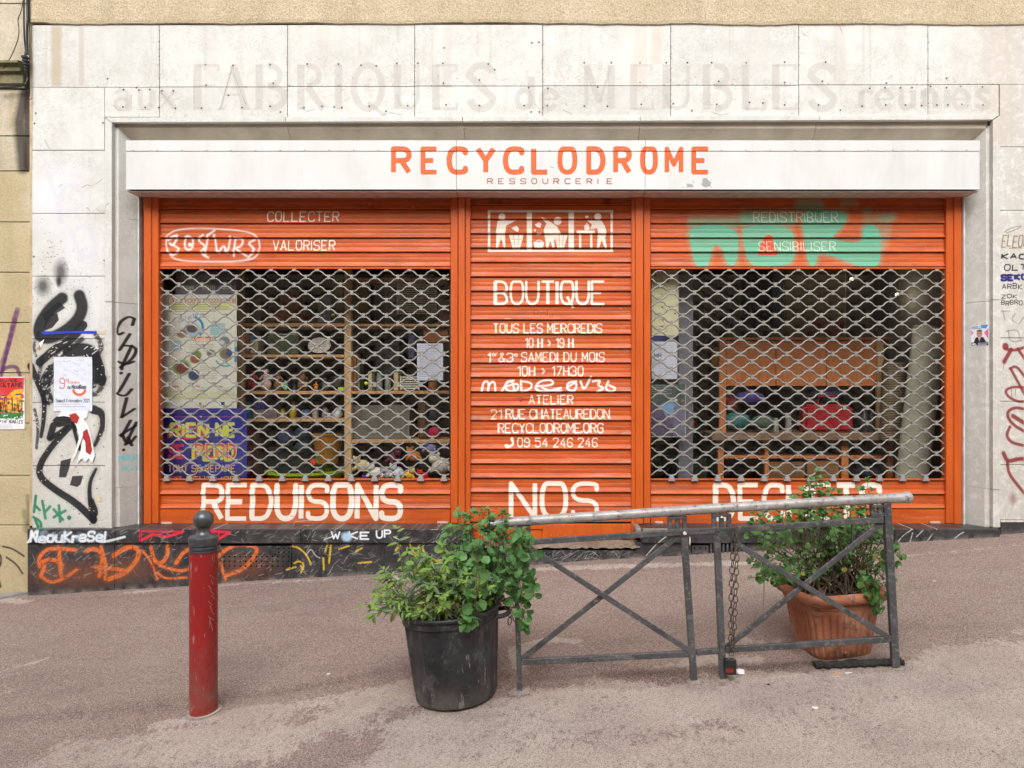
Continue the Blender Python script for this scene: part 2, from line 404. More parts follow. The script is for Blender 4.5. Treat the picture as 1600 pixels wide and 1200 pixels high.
# dark outline crumbs along the first letters
for pts in ([(341, 172), (345, 168), (363, 104)], [(365, 115), (385, 165)], [(303, 172), (303, 110)], [(178, 165), (183, 172), (196, 173)], [(205, 148), (205, 170)], [(250, 142), (275, 172)], [(215, 171), (236, 172)]):
    wall.line(pts, .7, (95, 85, 78), .7, .5, broken=.9)
for x, y in ((321, 101), (364, 102), (322, 133), (357, 149), (315, 169), (378, 168), (193, 140), (217, 141), (234, 140), (253, 142), (271, 142), (192, 167), (227, 168), (248, 168), (274, 169),
             (422, 101), (427, 130), (422, 166), (480, 100), (529, 100), (475, 168), (503, 166), (534, 168), (522, 167), (438, 175), (564, 102), (588, 103), (577, 166), (603, 174), (620, 99), (653, 99), (637, 165),
             (692, 99), (693, 130), (697, 164), (763, 100), (749, 125), (749, 165), (773, 109), (694, 75), (831, 67), (842, 66), (913, 98), (955, 98), (1000, 98), (1041, 98), (1074, 98), (1112, 98), (1166, 98),
             (826, 137), (856, 138), (934, 136), (1000, 129), (1123, 127), (819, 165), (855, 165), (913, 166), (949, 166), (1002, 163), (1052, 162), (1120, 163), (1171, 160), (1192, 161), (1081, 173), (830, 175), (843, 175),
             (1226, 97), (1290, 97), (1226, 129), (1285, 127), (1226, 164), (1279, 164), (1359, 138), (1383, 137), (1385, 130), (1407, 137), (1425, 137), (1454, 135), (1479, 137), (1479, 122), (1501, 135), (1535, 136),
             (1347, 166), (1384, 164), (1415, 164), (1440, 165), (1464, 164), (1481, 164), (1503, 163), (1536, 164), (1313, 172), (56, 177), (54, 193), (161, 192), (168, 123), (213, 137), (53, 401), (163, 407)):
    wall.spot(x, y, 1.5, col=(40, 34, 30), al=.95); 
    if random.random() < .5: wall.line([(x, y), (x + random.uniform(-1, 1), y + random.uniform(4, 12))], 1.2, (140, 110, 85), .28, 1.5)
# run marks below the render
for x, w, y1_, c, a in ((88, 16, 135, (176, 160, 136), .75), (127, 8, 134, (182, 172, 158), .6), (72, 4, 128, (190, 180, 165), .45), (105, 3, 100, (196, 190, 176), .4), (505, 26, 120, (198, 190, 180), .38), (700, 14, 125, (190, 182, 172), .3),
                      (1000, 22, 140, (200, 182, 165), .35), (1025, 16, 100, (196, 172, 150), .35), (1310, 24, 135, (196, 188, 178), .35), (1560, 60, 230, (186, 168, 150), .28), (1500, 30, 180, (196, 186, 174), .28), (1180, 30, 110, (200, 190, 180), .25), (330, 22, 120, (196, 190, 182), .3), (850, 10, 130, (196, 190, 182), .25)):
    wall.line([(x, 42), (x, y1_)], w, c, a, soft=max(2, w * .35), flat=True)
# white-wash clouds and faint old tags
for (x, y, rx, ry) in ((75, 275, 28, 34), (115, 275, 24, 20), (95, 310, 50, 25), (75, 330, 30, 40), (120, 385, 40, 40), (130, 430, 35, 60), (140, 500, 22, 40)):
    wall.spot(x, y, rx, ry, (222, 226, 236), .25, soft=.8)
for pts in ([(70, 250), (85, 300), (95, 345)], [(95, 345), (92, 300), (112, 285), (130, 300), (128, 320), (105, 335)], [(110, 365), (130, 350), (150, 370), (150, 395), (128, 405), (118, 380), (112, 360)]):
    wall.line(pts, 8, (200, 198, 210), .35, 4, smooth=True)
K = (20, 20, 26)
def spray(pts, w, col=K, al=.96, soft=1.2, **kw):
    if w > 4.2 and col is not GRN:
        wall.line(pts, w * 1.5, col, .28, w * .9, smooth=True)
        for _ in range(int(10 * len(pts))):
            p = random.choice(pts); wall.spot(p[0] + random.gauss(0, w * .8), p[1] + random.gauss(0, w * .8), random.uniform(.3, .8), col=col, al=.6)
    wall.line(pts, w * (1.22 if w > 3.4 and col is not GRN else 1), col, al, soft, smooth=True, **kw)
GRN = (18, 118, 84)
wall.spot(95, 425, 9, 16, K, .8, soft=1.2); wall.spot(92, 440, 4, 8, K, .9, soft=.8); wall.spot(67, 447, 10, 13, (70, 70, 74), .9, soft=1.2)
for _ in range(260):
    wall.spot(random.gauss(90, 30), random.gauss(455, 26), random.uniform(.4, .9), col=(60, 60, 64), al=.55)
spray([(97, 466), (78, 482), (62, 505), (60, 525), (76, 530), (102, 518), (122, 500), (130, 480), (124, 462)], 15, soft=3)
wall.poly([(92, 470), (102, 481), (70, 502), (66, 492)], K, .9); wall.poly([(68, 512), (76, 491), (90, 490), (92, 500), (82, 512), (70, 517)], K, .95)
spray([(130, 508), (112, 530), (86, 545), (62, 566)], 11); spray([(128, 530), (98, 552), (70, 590)], 6, al=.85, broken=.35)
spray([(108, 548), (138, 545), (150, 562), (150, 590)], 17, soft=2.5); spray([(150, 560), (158, 580), (160, 596)], 12)
spray([(48, 572), (60, 600), (70, 625), (68, 660), (64, 682)], 9, w2=5); spray([(80, 578), (68, 600), (75, 625)], 14, broken=.3)
spray([(140, 600), (160, 592)], 14, broken=.35); spray([(146, 640), (160, 645), (161, 668), (148, 696)], 12, w2=5, soft=2)
spray([(78, 684), (86, 655), (110, 652), (118, 668)], 9); spray([(92, 664), (108, 660), (100, 672), (80, 684)], 6); spray([(114, 662), (118, 680), (125, 702)], 5)
spray([(108, 668), (82, 695), (62, 725), (61, 745), (85, 765), (118, 785), (146, 812)], 7.5, w2=12); spray([(146, 814), (141, 790), (139, 755), (150, 733)], 8, w2=4)
spray([(146, 812), (151, 800), (143, 782)], 6)
for pts, w_ in (([(54, 640), (60, 668), (57, 700)], 4), ([(128, 612), (150, 618), (158, 606)], 6), ([(96, 545), (84, 556), (96, 566)], 5), ([(66, 560), (60, 590), (70, 606), (82, 596)], 5), ([(150, 524), (160, 540), (152, 556)], 6), ([(60, 520), (52, 540), (56, 556)], 4)): spray(pts, w_, al=.85, broken=.5)
for _ in range(14):
    x, y = random.uniform(85, 160), random.uniform(530, 556); wall.line([(x, y), (x + random.uniform(-6, 8), y + random.uniform(-5, 5))], 1.2, (228, 226, 222), .8, .6)
wall.poly([(95, 720), (111, 716), (108, 732), (103, 746), (92, 746), (93, 732)], K, .93); wall.poly([(113, 744), (130, 743), (126, 757), (121, 761), (109, 758)], K, .93)
for _ in range(240):     # chipped specks over the painted pier
    x, y = random.uniform(52, 162), random.uniform(540, 822)
    wall.spot(x, y, random.uniform(.5, 1.5), random.uniform(.5, 1.2), (205, 196, 184) if random.random() < .7 else (60, 50, 48), al=.85)
GR = GRN
for pts in ([(56, 775), (53, 800)], [(55, 790), (62, 797)], [(66, 783), (71, 810)], [(78, 792), (70, 800)], [(84, 796), (98, 812)], [(102, 798), (84, 808)], [(92, 790), (94, 815)], [(52, 808), (64, 815), (64, 826)], [(55, 812), (60, 824)]): spray(pts, 4.5, GR)
wall.spot(108, 809, 3.5, col=GR)
wall.spot(80, 800, 30, 20, (120, 180, 150), .18, soft=1)
for _ in range(40): wall.spot(random.gauss(83, 14), random.gauss(395, 18), random.uniform(.5, 1.4), .7, (120, 70, 60), .8)
# marker tag on the left reveal: the slab runs back as it goes right, so its points are moved to where they sit on it
def rv(p):
    Y_ = .2 * (p[0] - 178) / 44.0; k_ = (6 + Y_) / 6.0; return (CX + (p[0] - CX) * k_, CY + (p[1] - CY) * k_)
D = (20, 10, 16)
for pts in ([(210, 498), (201, 494), (188, 502), (180, 516), (184, 524), (192, 520)], [(210, 498), (207, 508)], [(203, 522), (188, 545), (186, 547)], [(195, 540), (209, 541), (214, 548), (206, 562), (188, 574)], [(206, 540), (190, 573)],
            [(184, 565), (196, 570), (209, 565)], [(190, 573), (190, 577)], [(202, 584), (186, 612), (180, 615)], [(180, 615), (196, 620), (206, 608)], [(198, 622), (190, 652)], [(190, 652), (210, 639)], [(204, 657), (190, 682)],
            [(188, 680), (212, 665)], [(213, 660), (196, 695)], [(190, 678), (200, 697), (212, 682)], [(200, 683), (206, 696)]): spray([rv(p) for p in pts], 3.2, D, soft=.7)
wall.spot(*rv((189, 583)), 1.6, 2.4, col=(50, 46, 110)); wall.spot(*rv((193, 703)), 1.4, 2.2, col=D)
TQ = (80, 205, 215)
wall.text('Y!BIOd', rv((181, 711))[0], rv((216, 711))[0], rv((185, 711))[1], rv((185, 722))[1], 1.2, TQ, .75, jit=1.5); wall.text('AIGu', rv((188, 728))[0], rv((214, 728))[0], rv((190, 728))[1], rv((190, 738))[1], 1.1, TQ, .7, jit=1.5)
# right pier tags
wall.line([(1568, 363), (1580, 356), (1598, 352), (1590, 358), (1572, 364)], 1.2, (120, 95, 60), .8, smooth=True)
wall.text('ELEON', 1564, 1606, 366, 386, 2, (128, 104, 66), .9, jit=2, slant=.15); wall.line([(1577, 388), (1596, 387)], 1.5, (128, 104, 66), .8)
wall.text('KAC', 1564, 1603, 395, 405, 2.4, (34, 30, 44), jit=1.5, slant=.1); wall.text('OLT', 1568, 1604, 412, 423, 2.2, (34, 30, 40), jit=1.5, slant=.1)
wall.text('SEKO', 1563, 1606, 427, 439, 4, (40, 36, 110), jit=1.5); wall.text('ARBK', 1565, 1598, 444, 453, 1.5, (44, 40, 50), jit=2)
wall.text('ZOK', 1564, 1590, 460, 467, 1.3, (50, 46, 50), jit=1); wall.text('BRBRO', 1564, 1598, 469, 477, 1.4, (50, 46, 50), jit=1.5)
for pts in ([(1565, 486), (1578, 486)], [(1567, 486), (1570, 500)], [(1586, 490), (1580, 500), (1588, 505)], [(1600, 495), (1592, 506)], [(1572, 518), (1590, 514), (1594, 530)], [(1575, 515), (1578, 535), (1596, 532)]): wall.line(pts, 2, (110, 100, 112), .6, 1, smooth=True)
R_ = (128, 40, 42)
wall.spot(1571, 541, 5, 5.5, R_, .95)
for pts, w in (([(1570, 545), (1584, 548), (1600, 543)], 4), ([(1580, 546), (1572, 560), (1569, 565)], 5), ([(1590, 545), (1602, 562)], 4), ([(1569, 565), (1567, 578)], 1), ([(1578, 576), (1588, 571), (1602, 590)], 3.5),
               ([(1579, 576), (1590, 596), (1604, 622)], 3.5), ([(1604, 606), (1582, 604), (1570, 610), (1575, 620), (1590, 628), (1604, 627)], 3.5), ([(1604, 640), (1585, 636), (1572, 645), (1580, 662), (1604, 676)], 4),
               ([(1583, 650), (1602, 662)], 5), ([(1578, 667), (1572, 680), (1580, 692), (1604, 697)], 4), ([(1568, 708), (1574, 722), (1590, 717), (1604, 717)], 5), ([(1574, 722), (1576, 740), (1590, 758), (1604, 775)], 4)): spray(pts, w, R_, .92)
wall.spot(1583, 779, 6, 8, R_, .5, soft=1.2); wall.line([(1580, 608), (1581, 620)], 1, R_, .8); wall.line([(1587, 608), (1586, 618)], 1, R_, .8)
wall.line([(1571, 780), (1571, 815), (1582, 795), (1583, 760)], .8, (110, 90, 80), .4)
# left building
PU = (98, 46, 96)
for i in range(8):
    wall.line([(26 - i * 3, 488 + i * 12), (22 - i * 3, 500 + i * 13)], 8 - i * .4, PU, .55 + .05 * i, 2)
wall.line([(27, 484), (19, 520), (8, 555), (-2, 580)], 8, PU, .6, 2.5, smooth=True); wall.line([(-2, 585), (8, 574), (26, 572), (31, 586)], 6, PU, .85, 1.6, smooth=True)
BKm = (48, 42, 40)
for pts, w in (([(7, 853), (22, 856), (40, 868)], 3), ([(13, 870), (28, 880), (38, 895)], 3), ([(-2, 848), (2, 852)], 3), ([(-2, 862), (5, 868), (4, 884), (-2, 886)], 3), ([(-2, 870), (3, 880)], 2), ([(0, 905), (3, 915)], 4)): spray(pts, w, BKm, .9)
wall.line([(38, 800), (44, 828)], 8, (66, 74, 40), .45, 5); wall.line([(43, 775), (45, 820)], 5, (60, 60, 40), .5, 4)
wall.line([(40, 140), (30, 190), (36, 262)], 18, (40, 30, 30), .85, 9); wall.line([(44, 130), (43, 262)], 12, (36, 28, 30), .85, 6); wall.line([(20, 140), (16, 200)], 8, (150, 120, 80), .4, 8)
wall.line([(-2, 99), (34, 97)], 3, (84, 96, 60), .8, 2); wall.line([(0, 108), (36, 106)], 9, (66, 72, 44), .75, 4); wall.line([(0, 122), (36, 122)], 5, (120, 104, 76), .5, 3)
# white and red tags on the slab, orange tag on the plinth
wall_lo = wall
WH = (228, 234, 240)
wall.text('NeouKreSel', 48, 168, 829, 848, 4.2, WH, .95, jit=2, soft=1.4, flat=False, slant=.12); wall.line([(160, 847), (178, 843), (197, 838)], 3.5, WH, .8, 1.2); wall.line([(46, 847), (58, 830)], 3.5, WH, .9, 1.2)
for i in range(60): wall.spot(random.uniform(50, 168), random.uniform(830, 846), random.uniform(1.5, 4), col=(150, 180, 205), al=.22, soft=1)
RD = (214, 44, 66)
wall.line([(219, 829), (288, 830)], 3, RD, .95); wall.line([(288, 830), (262, 838), (240, 834), (222, 844)], 4, RD, .95); wall.line([(222, 832), (221, 843)], 3, RD); wall.line([(240, 836), (236, 845)], 1.5, RD)
wall.line([(332, 829), (361, 831), (344, 841)], 4, RD); wall.line([(344, 832), (342, 845)], 1.5, RD)
wall.text('W KE', 518, 578, 829, 842, 2.6, WH, .95, jit=1, flat=False); wall.text('UP', 588, 612, 827, 840, 2.4, WH, .95, jit=1, flat=False); wall.spot(543, 838, 8, 7, (170, 200, 226), .95, soft=.6); wall.line([(508, 842), (520, 838)], 1.5, WH, .8); wall.line([(616, 838), (624, 842)], 1.5, WH, .8)
OR = (226, 112, 48)
def orr(pts, w=5, **kw):
    wall.line(pts, w * 2.2, (150, 84, 50), .25, 5, smooth=True); wall.line(pts, w * 1.15, OR, .9, 1.3, smooth=True, broken=.8, **kw)
orr([(62, 885), (60, 872), (72, 858), (90, 857), (118, 859)]); orr([(62, 880), (80, 872), (98, 882)], 5); orr([(92, 856), (94, 884), (96, 900)], 5); orr([(64, 900), (80, 912), (104, 902), (120, 890)], 4); orr([(70, 884), (64, 900)], 5)
orr([(134, 862), (146, 856), (158, 862), (160, 880), (155, 900)], 5); orr([(150, 886), (175, 888), (198, 892)], 5); orr([(158, 854), (166, 880), (164, 905)], 4); orr([(178, 868), (200, 853), (218, 858), (215, 875), (196, 896), (170, 905)], 6)
orr([(222, 860), (235, 875), (246, 905)], 3); orr([(236, 855), (240, 875), (250, 882), (262, 870), (262, 853)], 5); orr([(250, 884), (285, 894), (300, 885)], 4); orr([(275, 880), (290, 858), (312, 856)], 5); orr([(246, 895), (258, 905), (292, 902)], 3)
orr([(340, 870), (360, 853), (384, 850), (404, 856), (396, 872), (380, 890), (352, 900)], 5); orr([(345, 880), (352, 905)], 4)
wall.spot(110, 900, 60, 18, (150, 84, 50), .3, soft=1.2); wall.spot(190, 890, 60, 18, (150, 84, 50), .3, soft=1.2); wall.spot(385, 885, 40, 18, (150, 84, 50), .3, soft=1.2)
YE = (214, 176, 40)
for pts in ([(452, 852), (468, 856), (480, 868), (486, 882)], [(460, 880), (468, 876), (476, 882), (470, 895)], [(448, 890), (462, 886)], [(512, 850), (508, 862)], [(517, 852), (514, 880)], [(530, 858), (545, 853)], [(556, 862), (566, 856)], [(505, 872), (506, 890)],
            [(618, 860), (625, 852)], [(640, 850), (650, 870)], [(655, 852), (652, 870)], [(672, 878), (690, 875)], [(470, 884), (474, 890)], [(660, 855), (668, 880)], [(700, 865), (704, 885)], [(560, 880), (580, 878)]):
    wall.line(pts, 2.8, YE, .9, .8, smooth=True, broken=.9)
wall.line([(478, 868), (486, 856), (492, 868), (500, 872)], 1.5, (190, 190, 186), .8, smooth=True); wall.line([(615, 866), (624, 862), (626, 874)], 1.2, (190, 190, 186), .7)
for _ in range(620):    # scratches on the dark stone
    x = random.uniform(45, 990); y = random.uniform(826, 905) if x < 800 else random.uniform(855, 880); L = random.uniform(3, 13); a = random.uniform(-1.1, -.2) if random.random() < .75 else random.uniform(-.1, 1.2)
    wall.line([(x, y), (x + L * math.cos(a), y + L * math.sin(a))], random.uniform(.5, 1.0), (178, 176, 172), random.uniform(.25, .7), .6)
for pts in ([(1402, 845), (1410, 835), (1424, 826)], [(1420, 846), (1424, 832)], [(1446, 846), (1456, 832), (1462, 826)], [(1490, 840), (1500, 832), (1508, 830)], [(1010, 868), (1030, 845), (1040, 838)], [(1430, 838), (1440, 828)]):
    wall.line(pts, 1.4, (205, 203, 198), .8, .8, smooth=True, broken=.3)
# cracks and chipped joint edges of the cladding
for pts in ([(128, 293), (136, 289), (143, 291), (152, 286), (160, 280)], [(150, 325), (158, 332), (164, 330), (167, 322), (172, 318)], [(92, 292), (98, 288)], [(70, 218), (74, 228), (78, 232)], [(136, 324), (142, 332)],
            [(1312, 40), (1316, 52)], [(1252, 48), (1258, 56)], [(640, 560), (641, 561)], [(1498, 790), (1504, 800), (1500, 812)], [(190, 338), (205, 335), (218, 340)], [(1112, 175), (1125, 180), (1140, 178)], [(596, 180), (610, 176), (630, 180)], [(470, 168), (480, 174), (492, 170)], [(880, 172), (893, 178)]):
    wall.line(pts, .8, (96, 84, 76), .8, .6, broken=.8)
for _ in range(260):
    if random.random() < .6: x = random.choice([249, 449, 648, 848, 1048, 1248, 1450]) + random.uniform(-1.6, 1.6); y = random.uniform(42, 183)
    else: x = random.uniform(52, 1590); y = random.choice([136 - (x - 50) * .0033]) + random.uniform(-1.6, 1.6)
    wall.spot(x, y, random.uniform(.4, 1.5), random.uniform(.4, 1.2), random.choice([(120, 108, 98), (90, 80, 72), (170, 158, 145)]), random.uniform(.3, .8))
for _ in range(200):
    x = random.uniform(52, 1595); y = random.triangular(42, 184, 176); wall.line([(x, y), (x + random.uniform(-4, 4), y + random.uniform(-3, 3)), (x + random.uniform(-6, 6), y + random.uniform(-3, 4))], .6, (120, 110, 102), random.uniform(.25, .6), .6)
for _ in range(26):
    x = random.uniform(60, 1590); L = random.uniform(15, 90); wall.line([(x, 41), (x + random.uniform(-1, 1), 41 + L)], random.uniform(1, 5), (176, 166, 152), random.uniform(.12, .3), 2)
wallim = wall.image(); wall_a = wall; 

# ---- shutter plane (Y=.2)
SY = 0.2
shut = Img('shutter_paint', 220, 298, 1510, 850, 1.9)
CR = (232, 222, 208)
def T(t, x0, x1, y0, y1, w, **kw):
    kw.setdefault('heavy', None)
    if kw['heavy']: kw['heavy'] *= .76 if w < 4 else .88
    shut.text(t, x0, x1, y0, y1, w * (.74 if w < 3 else .9), CR, .95, soft=.6, **kw)
T('COLLECTER', 417, 530, 330, 347, 2.3); T('VALORISER', 426, 524, 375, 392, 2.3)
T('BOUTIQUE', 772, 946, 438, 477, 4.2, heavy=6.5, gapk=1.0)
T('TOUS LES MERCREDIS', 770, 941, 505, 521, 2.3, heavy=3.6, gapk=1.3)
T('10 H > 19 H', 820, 896, 528, 544, 2.3, heavy=3.4); shut.line([(763, 555), (766, 551.5), (766, 566)], 2.0, CR, .95); T('er', 768.5, 778, 549, 557, 1.2); T('&3', 779, 802, 551, 566, 2.2); T('e', 803, 809, 550, 558, 1.4)
T('SAMEDI DU MOIS', 814, 945, 550, 566, 2.3, heavy=3.2); T('10H > 17H30', 808, 912, 572, 588, 2.3, heavy=3)
T('ATELiER', 826, 896, 617, 632, 2.3, heavy=3.4); T('21', 767, 784, 640, 655, 1.6); T('RUE CHATEAUREDON', 790, 953, 639, 655, 2.3, heavy=3.6, gapk=1.0)
T('RECYCLODROME.ORG', 778, 943, 661, 677, 2.4, heavy=3.6, gapk=1.1); T('09 54 246 246', 808, 934, 684, 699, 2.2)
shut.line([(799, 686), (803, 693), (795, 699), (790, 696)], 3.6, CR, .95, smooth=True); shut.spot(800, 686, 2.6, col=CR); shut.spot(792, 697, 2.8, col=CR)
T('NOS', 795, 936, 752, 812, 8, gapk=1.2)
T('REDUISONS', 314, 630, 754, 814, 9, gapk=1.25); T('DECHETS', 1114, 1378, 754, 814, 9, gapk=1.4)
# pictogram
q = lambda x, y: (700 + x / 5.333, 300 + y / 5.333)
for a, b in (((331, 160), (1376, 160)), ((331, 490), (1376, 490))): shut.line([q(*a), q(*b)], 3.4, CR, .93, .8, flat=True)
for x, w in ((342, 3.6), (678, 8), (1027, 8.4), (1364, 3.6)): shut.line([q(x, 152), q(x, 498)], w, CR, .9, .8, flat=True)
for (x, y, r) in ((450, 208, 28), (913, 243, 32), (1248, 206, 29)): shut.spot(*q(x, y), r / 5.33, col=CR, al=.93, soft=.2)
for pl in ([(412, 240), (570, 234), (485, 280), (475, 360), (478, 462), (468, 466), (442, 384), (415, 468), (403, 466), (400, 330)], [(528, 300), (570, 282), (592, 305), (583, 335), (560, 325)],
           [(507, 355), (630, 355), (600, 475), (540, 475)], [(776, 212), (790, 215), (860, 252), (910, 290), (942, 352), (905, 360), (885, 400), (885, 465), (872, 466), (852, 405), (832, 468), (820, 466), (800, 330), (798, 310), (820, 262)],
           [(885, 355), (998, 355), (965, 470), (912, 470)], [(722, 270), (760, 250), (780, 265), (768, 300), (740, 290)], [(716, 315), (730, 308), (732, 328), (722, 330)], [(728, 358), (750, 340), (782, 345), (760, 360)],
           [(712, 415), (803, 415), (790, 466), (722, 466)], [(1072, 322), (1222, 322), (1222, 346), (1072, 346)], [(1092, 346), (1110, 346), (1110, 468), (1092, 468)], [(1184, 346), (1203, 346), (1203, 468), (1184, 468)],
           [(1158, 236), (1280, 238), (1310, 290), (1320, 340), (1310, 380), (1322, 470), (1308, 470), (1282, 400), (1256, 468), (1242, 466), (1250, 330), (1240, 300), (1200, 312), (1184, 308), (1200, 270)],
           [(1140, 318), (1132, 290), (1145, 272), (1172, 272), (1182, 300), (1175, 318)], [(1142, 200), (1168, 198), (1172, 210), (1150, 222)], [(1152, 258), (1162, 258), (1162, 272), (1152, 272)]):
    shut.poly([q(*p) for p in pl], CR, .92)
OG = (190, 78, 34)
for a, b in (((545, 360), (560, 470)), ((590, 360), (582, 470)), ((520, 395), (615, 395)), ((530, 435), (608, 435)), ((925, 360), (930, 468)), ((962, 360), (950, 468)), ((895, 400), (985, 400)), ((905, 438), (975, 438))): shut.line([q(*a), q(*b)], .8, OG, .9, .5)
shut.line([q(730, 412), q(757, 398), q(785, 412)], 1.1, CR, .9, smooth=True)
# teal throw-up
TE = (66, 176, 146)
def te(pts, w=22, al=.93, soft=3.5, **kw): shut.line(pts, w, TE, al, soft, **kw)
def tpoly(pts):
    shut.poly(pts, TE, .8, smooth=True); q_ = chaikin(pts + [pts[0]], 2)
    shut.line([tuple(p) for p in q_], 6, TE, .42, 9)
def se(x, y): return (1000 + x / 5.333, 300 + y / 5.333)
tpoly([se(400, 280), se(815, 285), se(818, 500), se(800, 590), se(760, 618), se(720, 590), se(690, 470), se(640, 430), se(600, 460), se(575, 600), se(520, 640), se(460, 610), se(425, 450)])
for k_ in range(6):
    te([se(430, 210 + 14 * k_), se(790, 212 + 14 * k_)], 12, .08 + .03 * k_, 9)
tpoly([se(850, 280), se(1265, 280), se(1290, 460), se(1285, 560), se(1230, 612), se(1000, 622), se(930, 610), se(890, 540), se(860, 400)])
shut.poly([se(1040, 370), se(1075, 355), se(1105, 375), se(1115, 460), se(1150, 510), se(1140, 528), se(990, 528), se(985, 500), se(1005, 440)], (196, 74, 30), 1)
tpoly([se(1335, 165), se(1500, 150), se(1740, 160), se(1700, 280), se(1600, 370), se(1600, 400), se(1860, 440), se(1860, 270), se(2000, 280), se(2010, 560), se(1960, 630), se(1900, 650), se(1800, 610), se(1600, 525), se(1480, 510), se(1470, 590), se(1435, 622), se(1400, 580), se(1370, 380)])
for k_ in range(7):
    te([se(860, 165 + 16 * k_), se(1270, 165 + 16 * k_)], 12, .13 + .04 * k_, 8); te([se(1330, 110 + 8 * k_), se(1500, 110 + 8 * k_)], 14, .07, 9)
te([se(1330, 95), se(1480, 92)], 14, .35, 9); te([se(1700, 95), se(1790, 90)], 12, .3, 9); te([se(1990, 220), se(2100, 205)], 14, .45, 9); te([se(1900, 180), se(1890, 400)], 16, .3, 11); te([se(2060, 240), se(2030, 440)], 14, .3, 10)
for _ in range(150):
    x = random.uniform(1078, 1376); y = random.uniform(325, 414); j = round((y - 306) / 22.4) * 22.4 + 306 + random.uniform(-4, 4)
    shut.line([(x, j), (x + random.uniform(4, 26), j)], random.uniform(.5, 1.4), random.choice([(40, 110, 90), (130, 80, 50), (150, 90, 50)]), random.uniform(.12, .4), 1)
T('REDISTRIBUER', 1177, 1309, 331, 348, 1.3); 
shut.text('SENSIBILISER', 1185, 1306, 377, 393, 1.4, CR, .62, soft=.6)
# white bubble tag on the left shutter
WT = (240, 226, 222)
def wt(pts, w=2.6, al=.85):
    shut.line(pts, w * 1.6, WT, .25, 3, smooth=True); shut.line(pts, w * .8, WT, al, 1.5, smooth=True)
def sw(x, y): return (x / 4.0, 300 + y / 4.0)
wt([sw(1150, 228), sw(1060, 250), sw(1030, 310), sw(1060, 400), sw(1120, 430), sw(1300, 435), sw(1560, 432), sw(1625, 380), sw(1620, 290), sw(1560, 245), sw(1300, 225), sw(1150, 228)], 1.8, .75)
wt([sw(1050, 300), sw(1120, 260), sw(1080, 340), sw(1060, 320)], 3.2); wt([sw(1080, 330), sw(1130, 360), sw(1080, 400), sw(1050, 370)]); wt([sw(1160, 270), sw(1210, 290), sw(1200, 370), sw(1150, 350), sw(1160, 270)]); wt([sw(1270, 270), sw(1230, 300), sw(1290, 340), sw(1250, 380), sw(1300, 410)])
wt([sw(1300, 270), sw(1280, 400)]); wt([sw(1340, 270), sw(1360, 400), sw(1400, 320), sw(1420, 400), sw(1440, 280)]); wt([sw(1470, 290), sw(1460, 400)]); wt([sw(1470, 290), sw(1520, 290), sw(1510, 340), sw(1465, 350), sw(1540, 400)]); wt([sw(1590, 300), sw(1545, 320), sw(1600, 360), sw(1550, 410)]); wt([sw(1340, 240), sw(1300, 270)]); shut.spot(*sw(1188, 330), 3, col=WT, soft=.8)
# white tag on the centre shutter
def sm(x, y): return (700 + x / 3.693, 525 + y / 3.693)
def wm(pts, w=3.0): shut.line(pts, w, (240, 234, 230), .9, 1.4, smooth=True)
wm([sm(195, 318), sm(205, 262), sm(235, 262), sm(232, 315)]); wm([sm(235, 290), sm(252, 262), sm(270, 268), sm(274, 315)]); wm([sm(312, 315), sm(345, 262), sm(372, 262), sm(385, 320)]); wm([sm(380, 258), sm(335, 262), sm(330, 315), sm(400, 322), sm(410, 270), sm(340, 290)]); wm([sm(420, 258), sm(425, 320)]); wm([sm(432, 262), sm(485, 270), sm(480, 305), sm(425, 322)], 2.6)
wm([sm(505, 290), sm(610, 285), sm(600, 250), sm(520, 262), sm(500, 310), sm(560, 325), sm(650, 300)]); wm([sm(545, 300), sm(600, 322), sm(655, 315)], 2.2); wm([sm(740, 262), sm(690, 268), sm(685, 310), sm(735, 320), sm(745, 262), sm(690, 295)]); wm([sm(765, 262), sm(785, 318), sm(825, 235)]); wm([sm(835, 262), sm(885, 255), sm(860, 285), sm(905, 300), sm(860, 322)]); wm([sm(925, 262), sm(905, 310), sm(950, 325), sm(970, 300), sm(930, 285)])
# small dark scribbles
DK = (92, 30, 18)
shut.text('Pol', 834, 856, 484, 496, .8, DK, .8, jit=1); shut.line([(862, 492), (858, 495), (864, 495), (863, 491), (866, 491)], .8, DK, .8)
shut.line(chaikin([sm(400, 362), sm(430, 350), sm(425, 385), sm(408, 370), sm(480, 362), sm(560, 345), sm(560, 390)]), 1.2, (70, 28, 20), .85); shut.line([sm(265, 450), sm(340, 442), sm(620, 455)], .9, (80, 26, 18), .8); shut.line(chaikin([sm(640, 350), sm(660, 380), sm(700, 345), sm(740, 360), sm(735, 385)]), .8, (80, 26, 18), .7)
# scuffs, grime and chips
for _ in range(170):
    x = random.choice([random.uniform(736, 986), random.uniform(250, 703), random.uniform(1018, 1476)]); y = random.uniform(306, 812)
    if y > 417 and y < 750 and not (735 < x < 987): continue
    shut.line([(x, y), (x + random.uniform(1, 9), y + random.uniform(-.6, .6))], random.uniform(.5, 1.3), random.choice([(236, 190, 160), (90, 60, 50), (225, 150, 110), (120, 40, 20)]), random.uniform(.25, .8), .7)
for (x, y) in ((769, 307), (946, 306), (780, 308), (951, 309)): shut.line([(x, y - 6), (x, y + 8)], 9, (70, 26, 16), .45, 5)
for k_ in range(22):        # worn, pale ends and black rubbing at the guides
    y = 318 + 22.45 * k_
    for x0, d in ((736, 1), (986, -1)):
        if random.random() < .8: shut.line([(x0, y), (x0 + d * random.uniform(10, 40), y + .5)], 2.2, random.choice([(74, 60, 54), (150, 130, 120)]), random.uniform(.3, .7), 2)
shutim = shut.image()

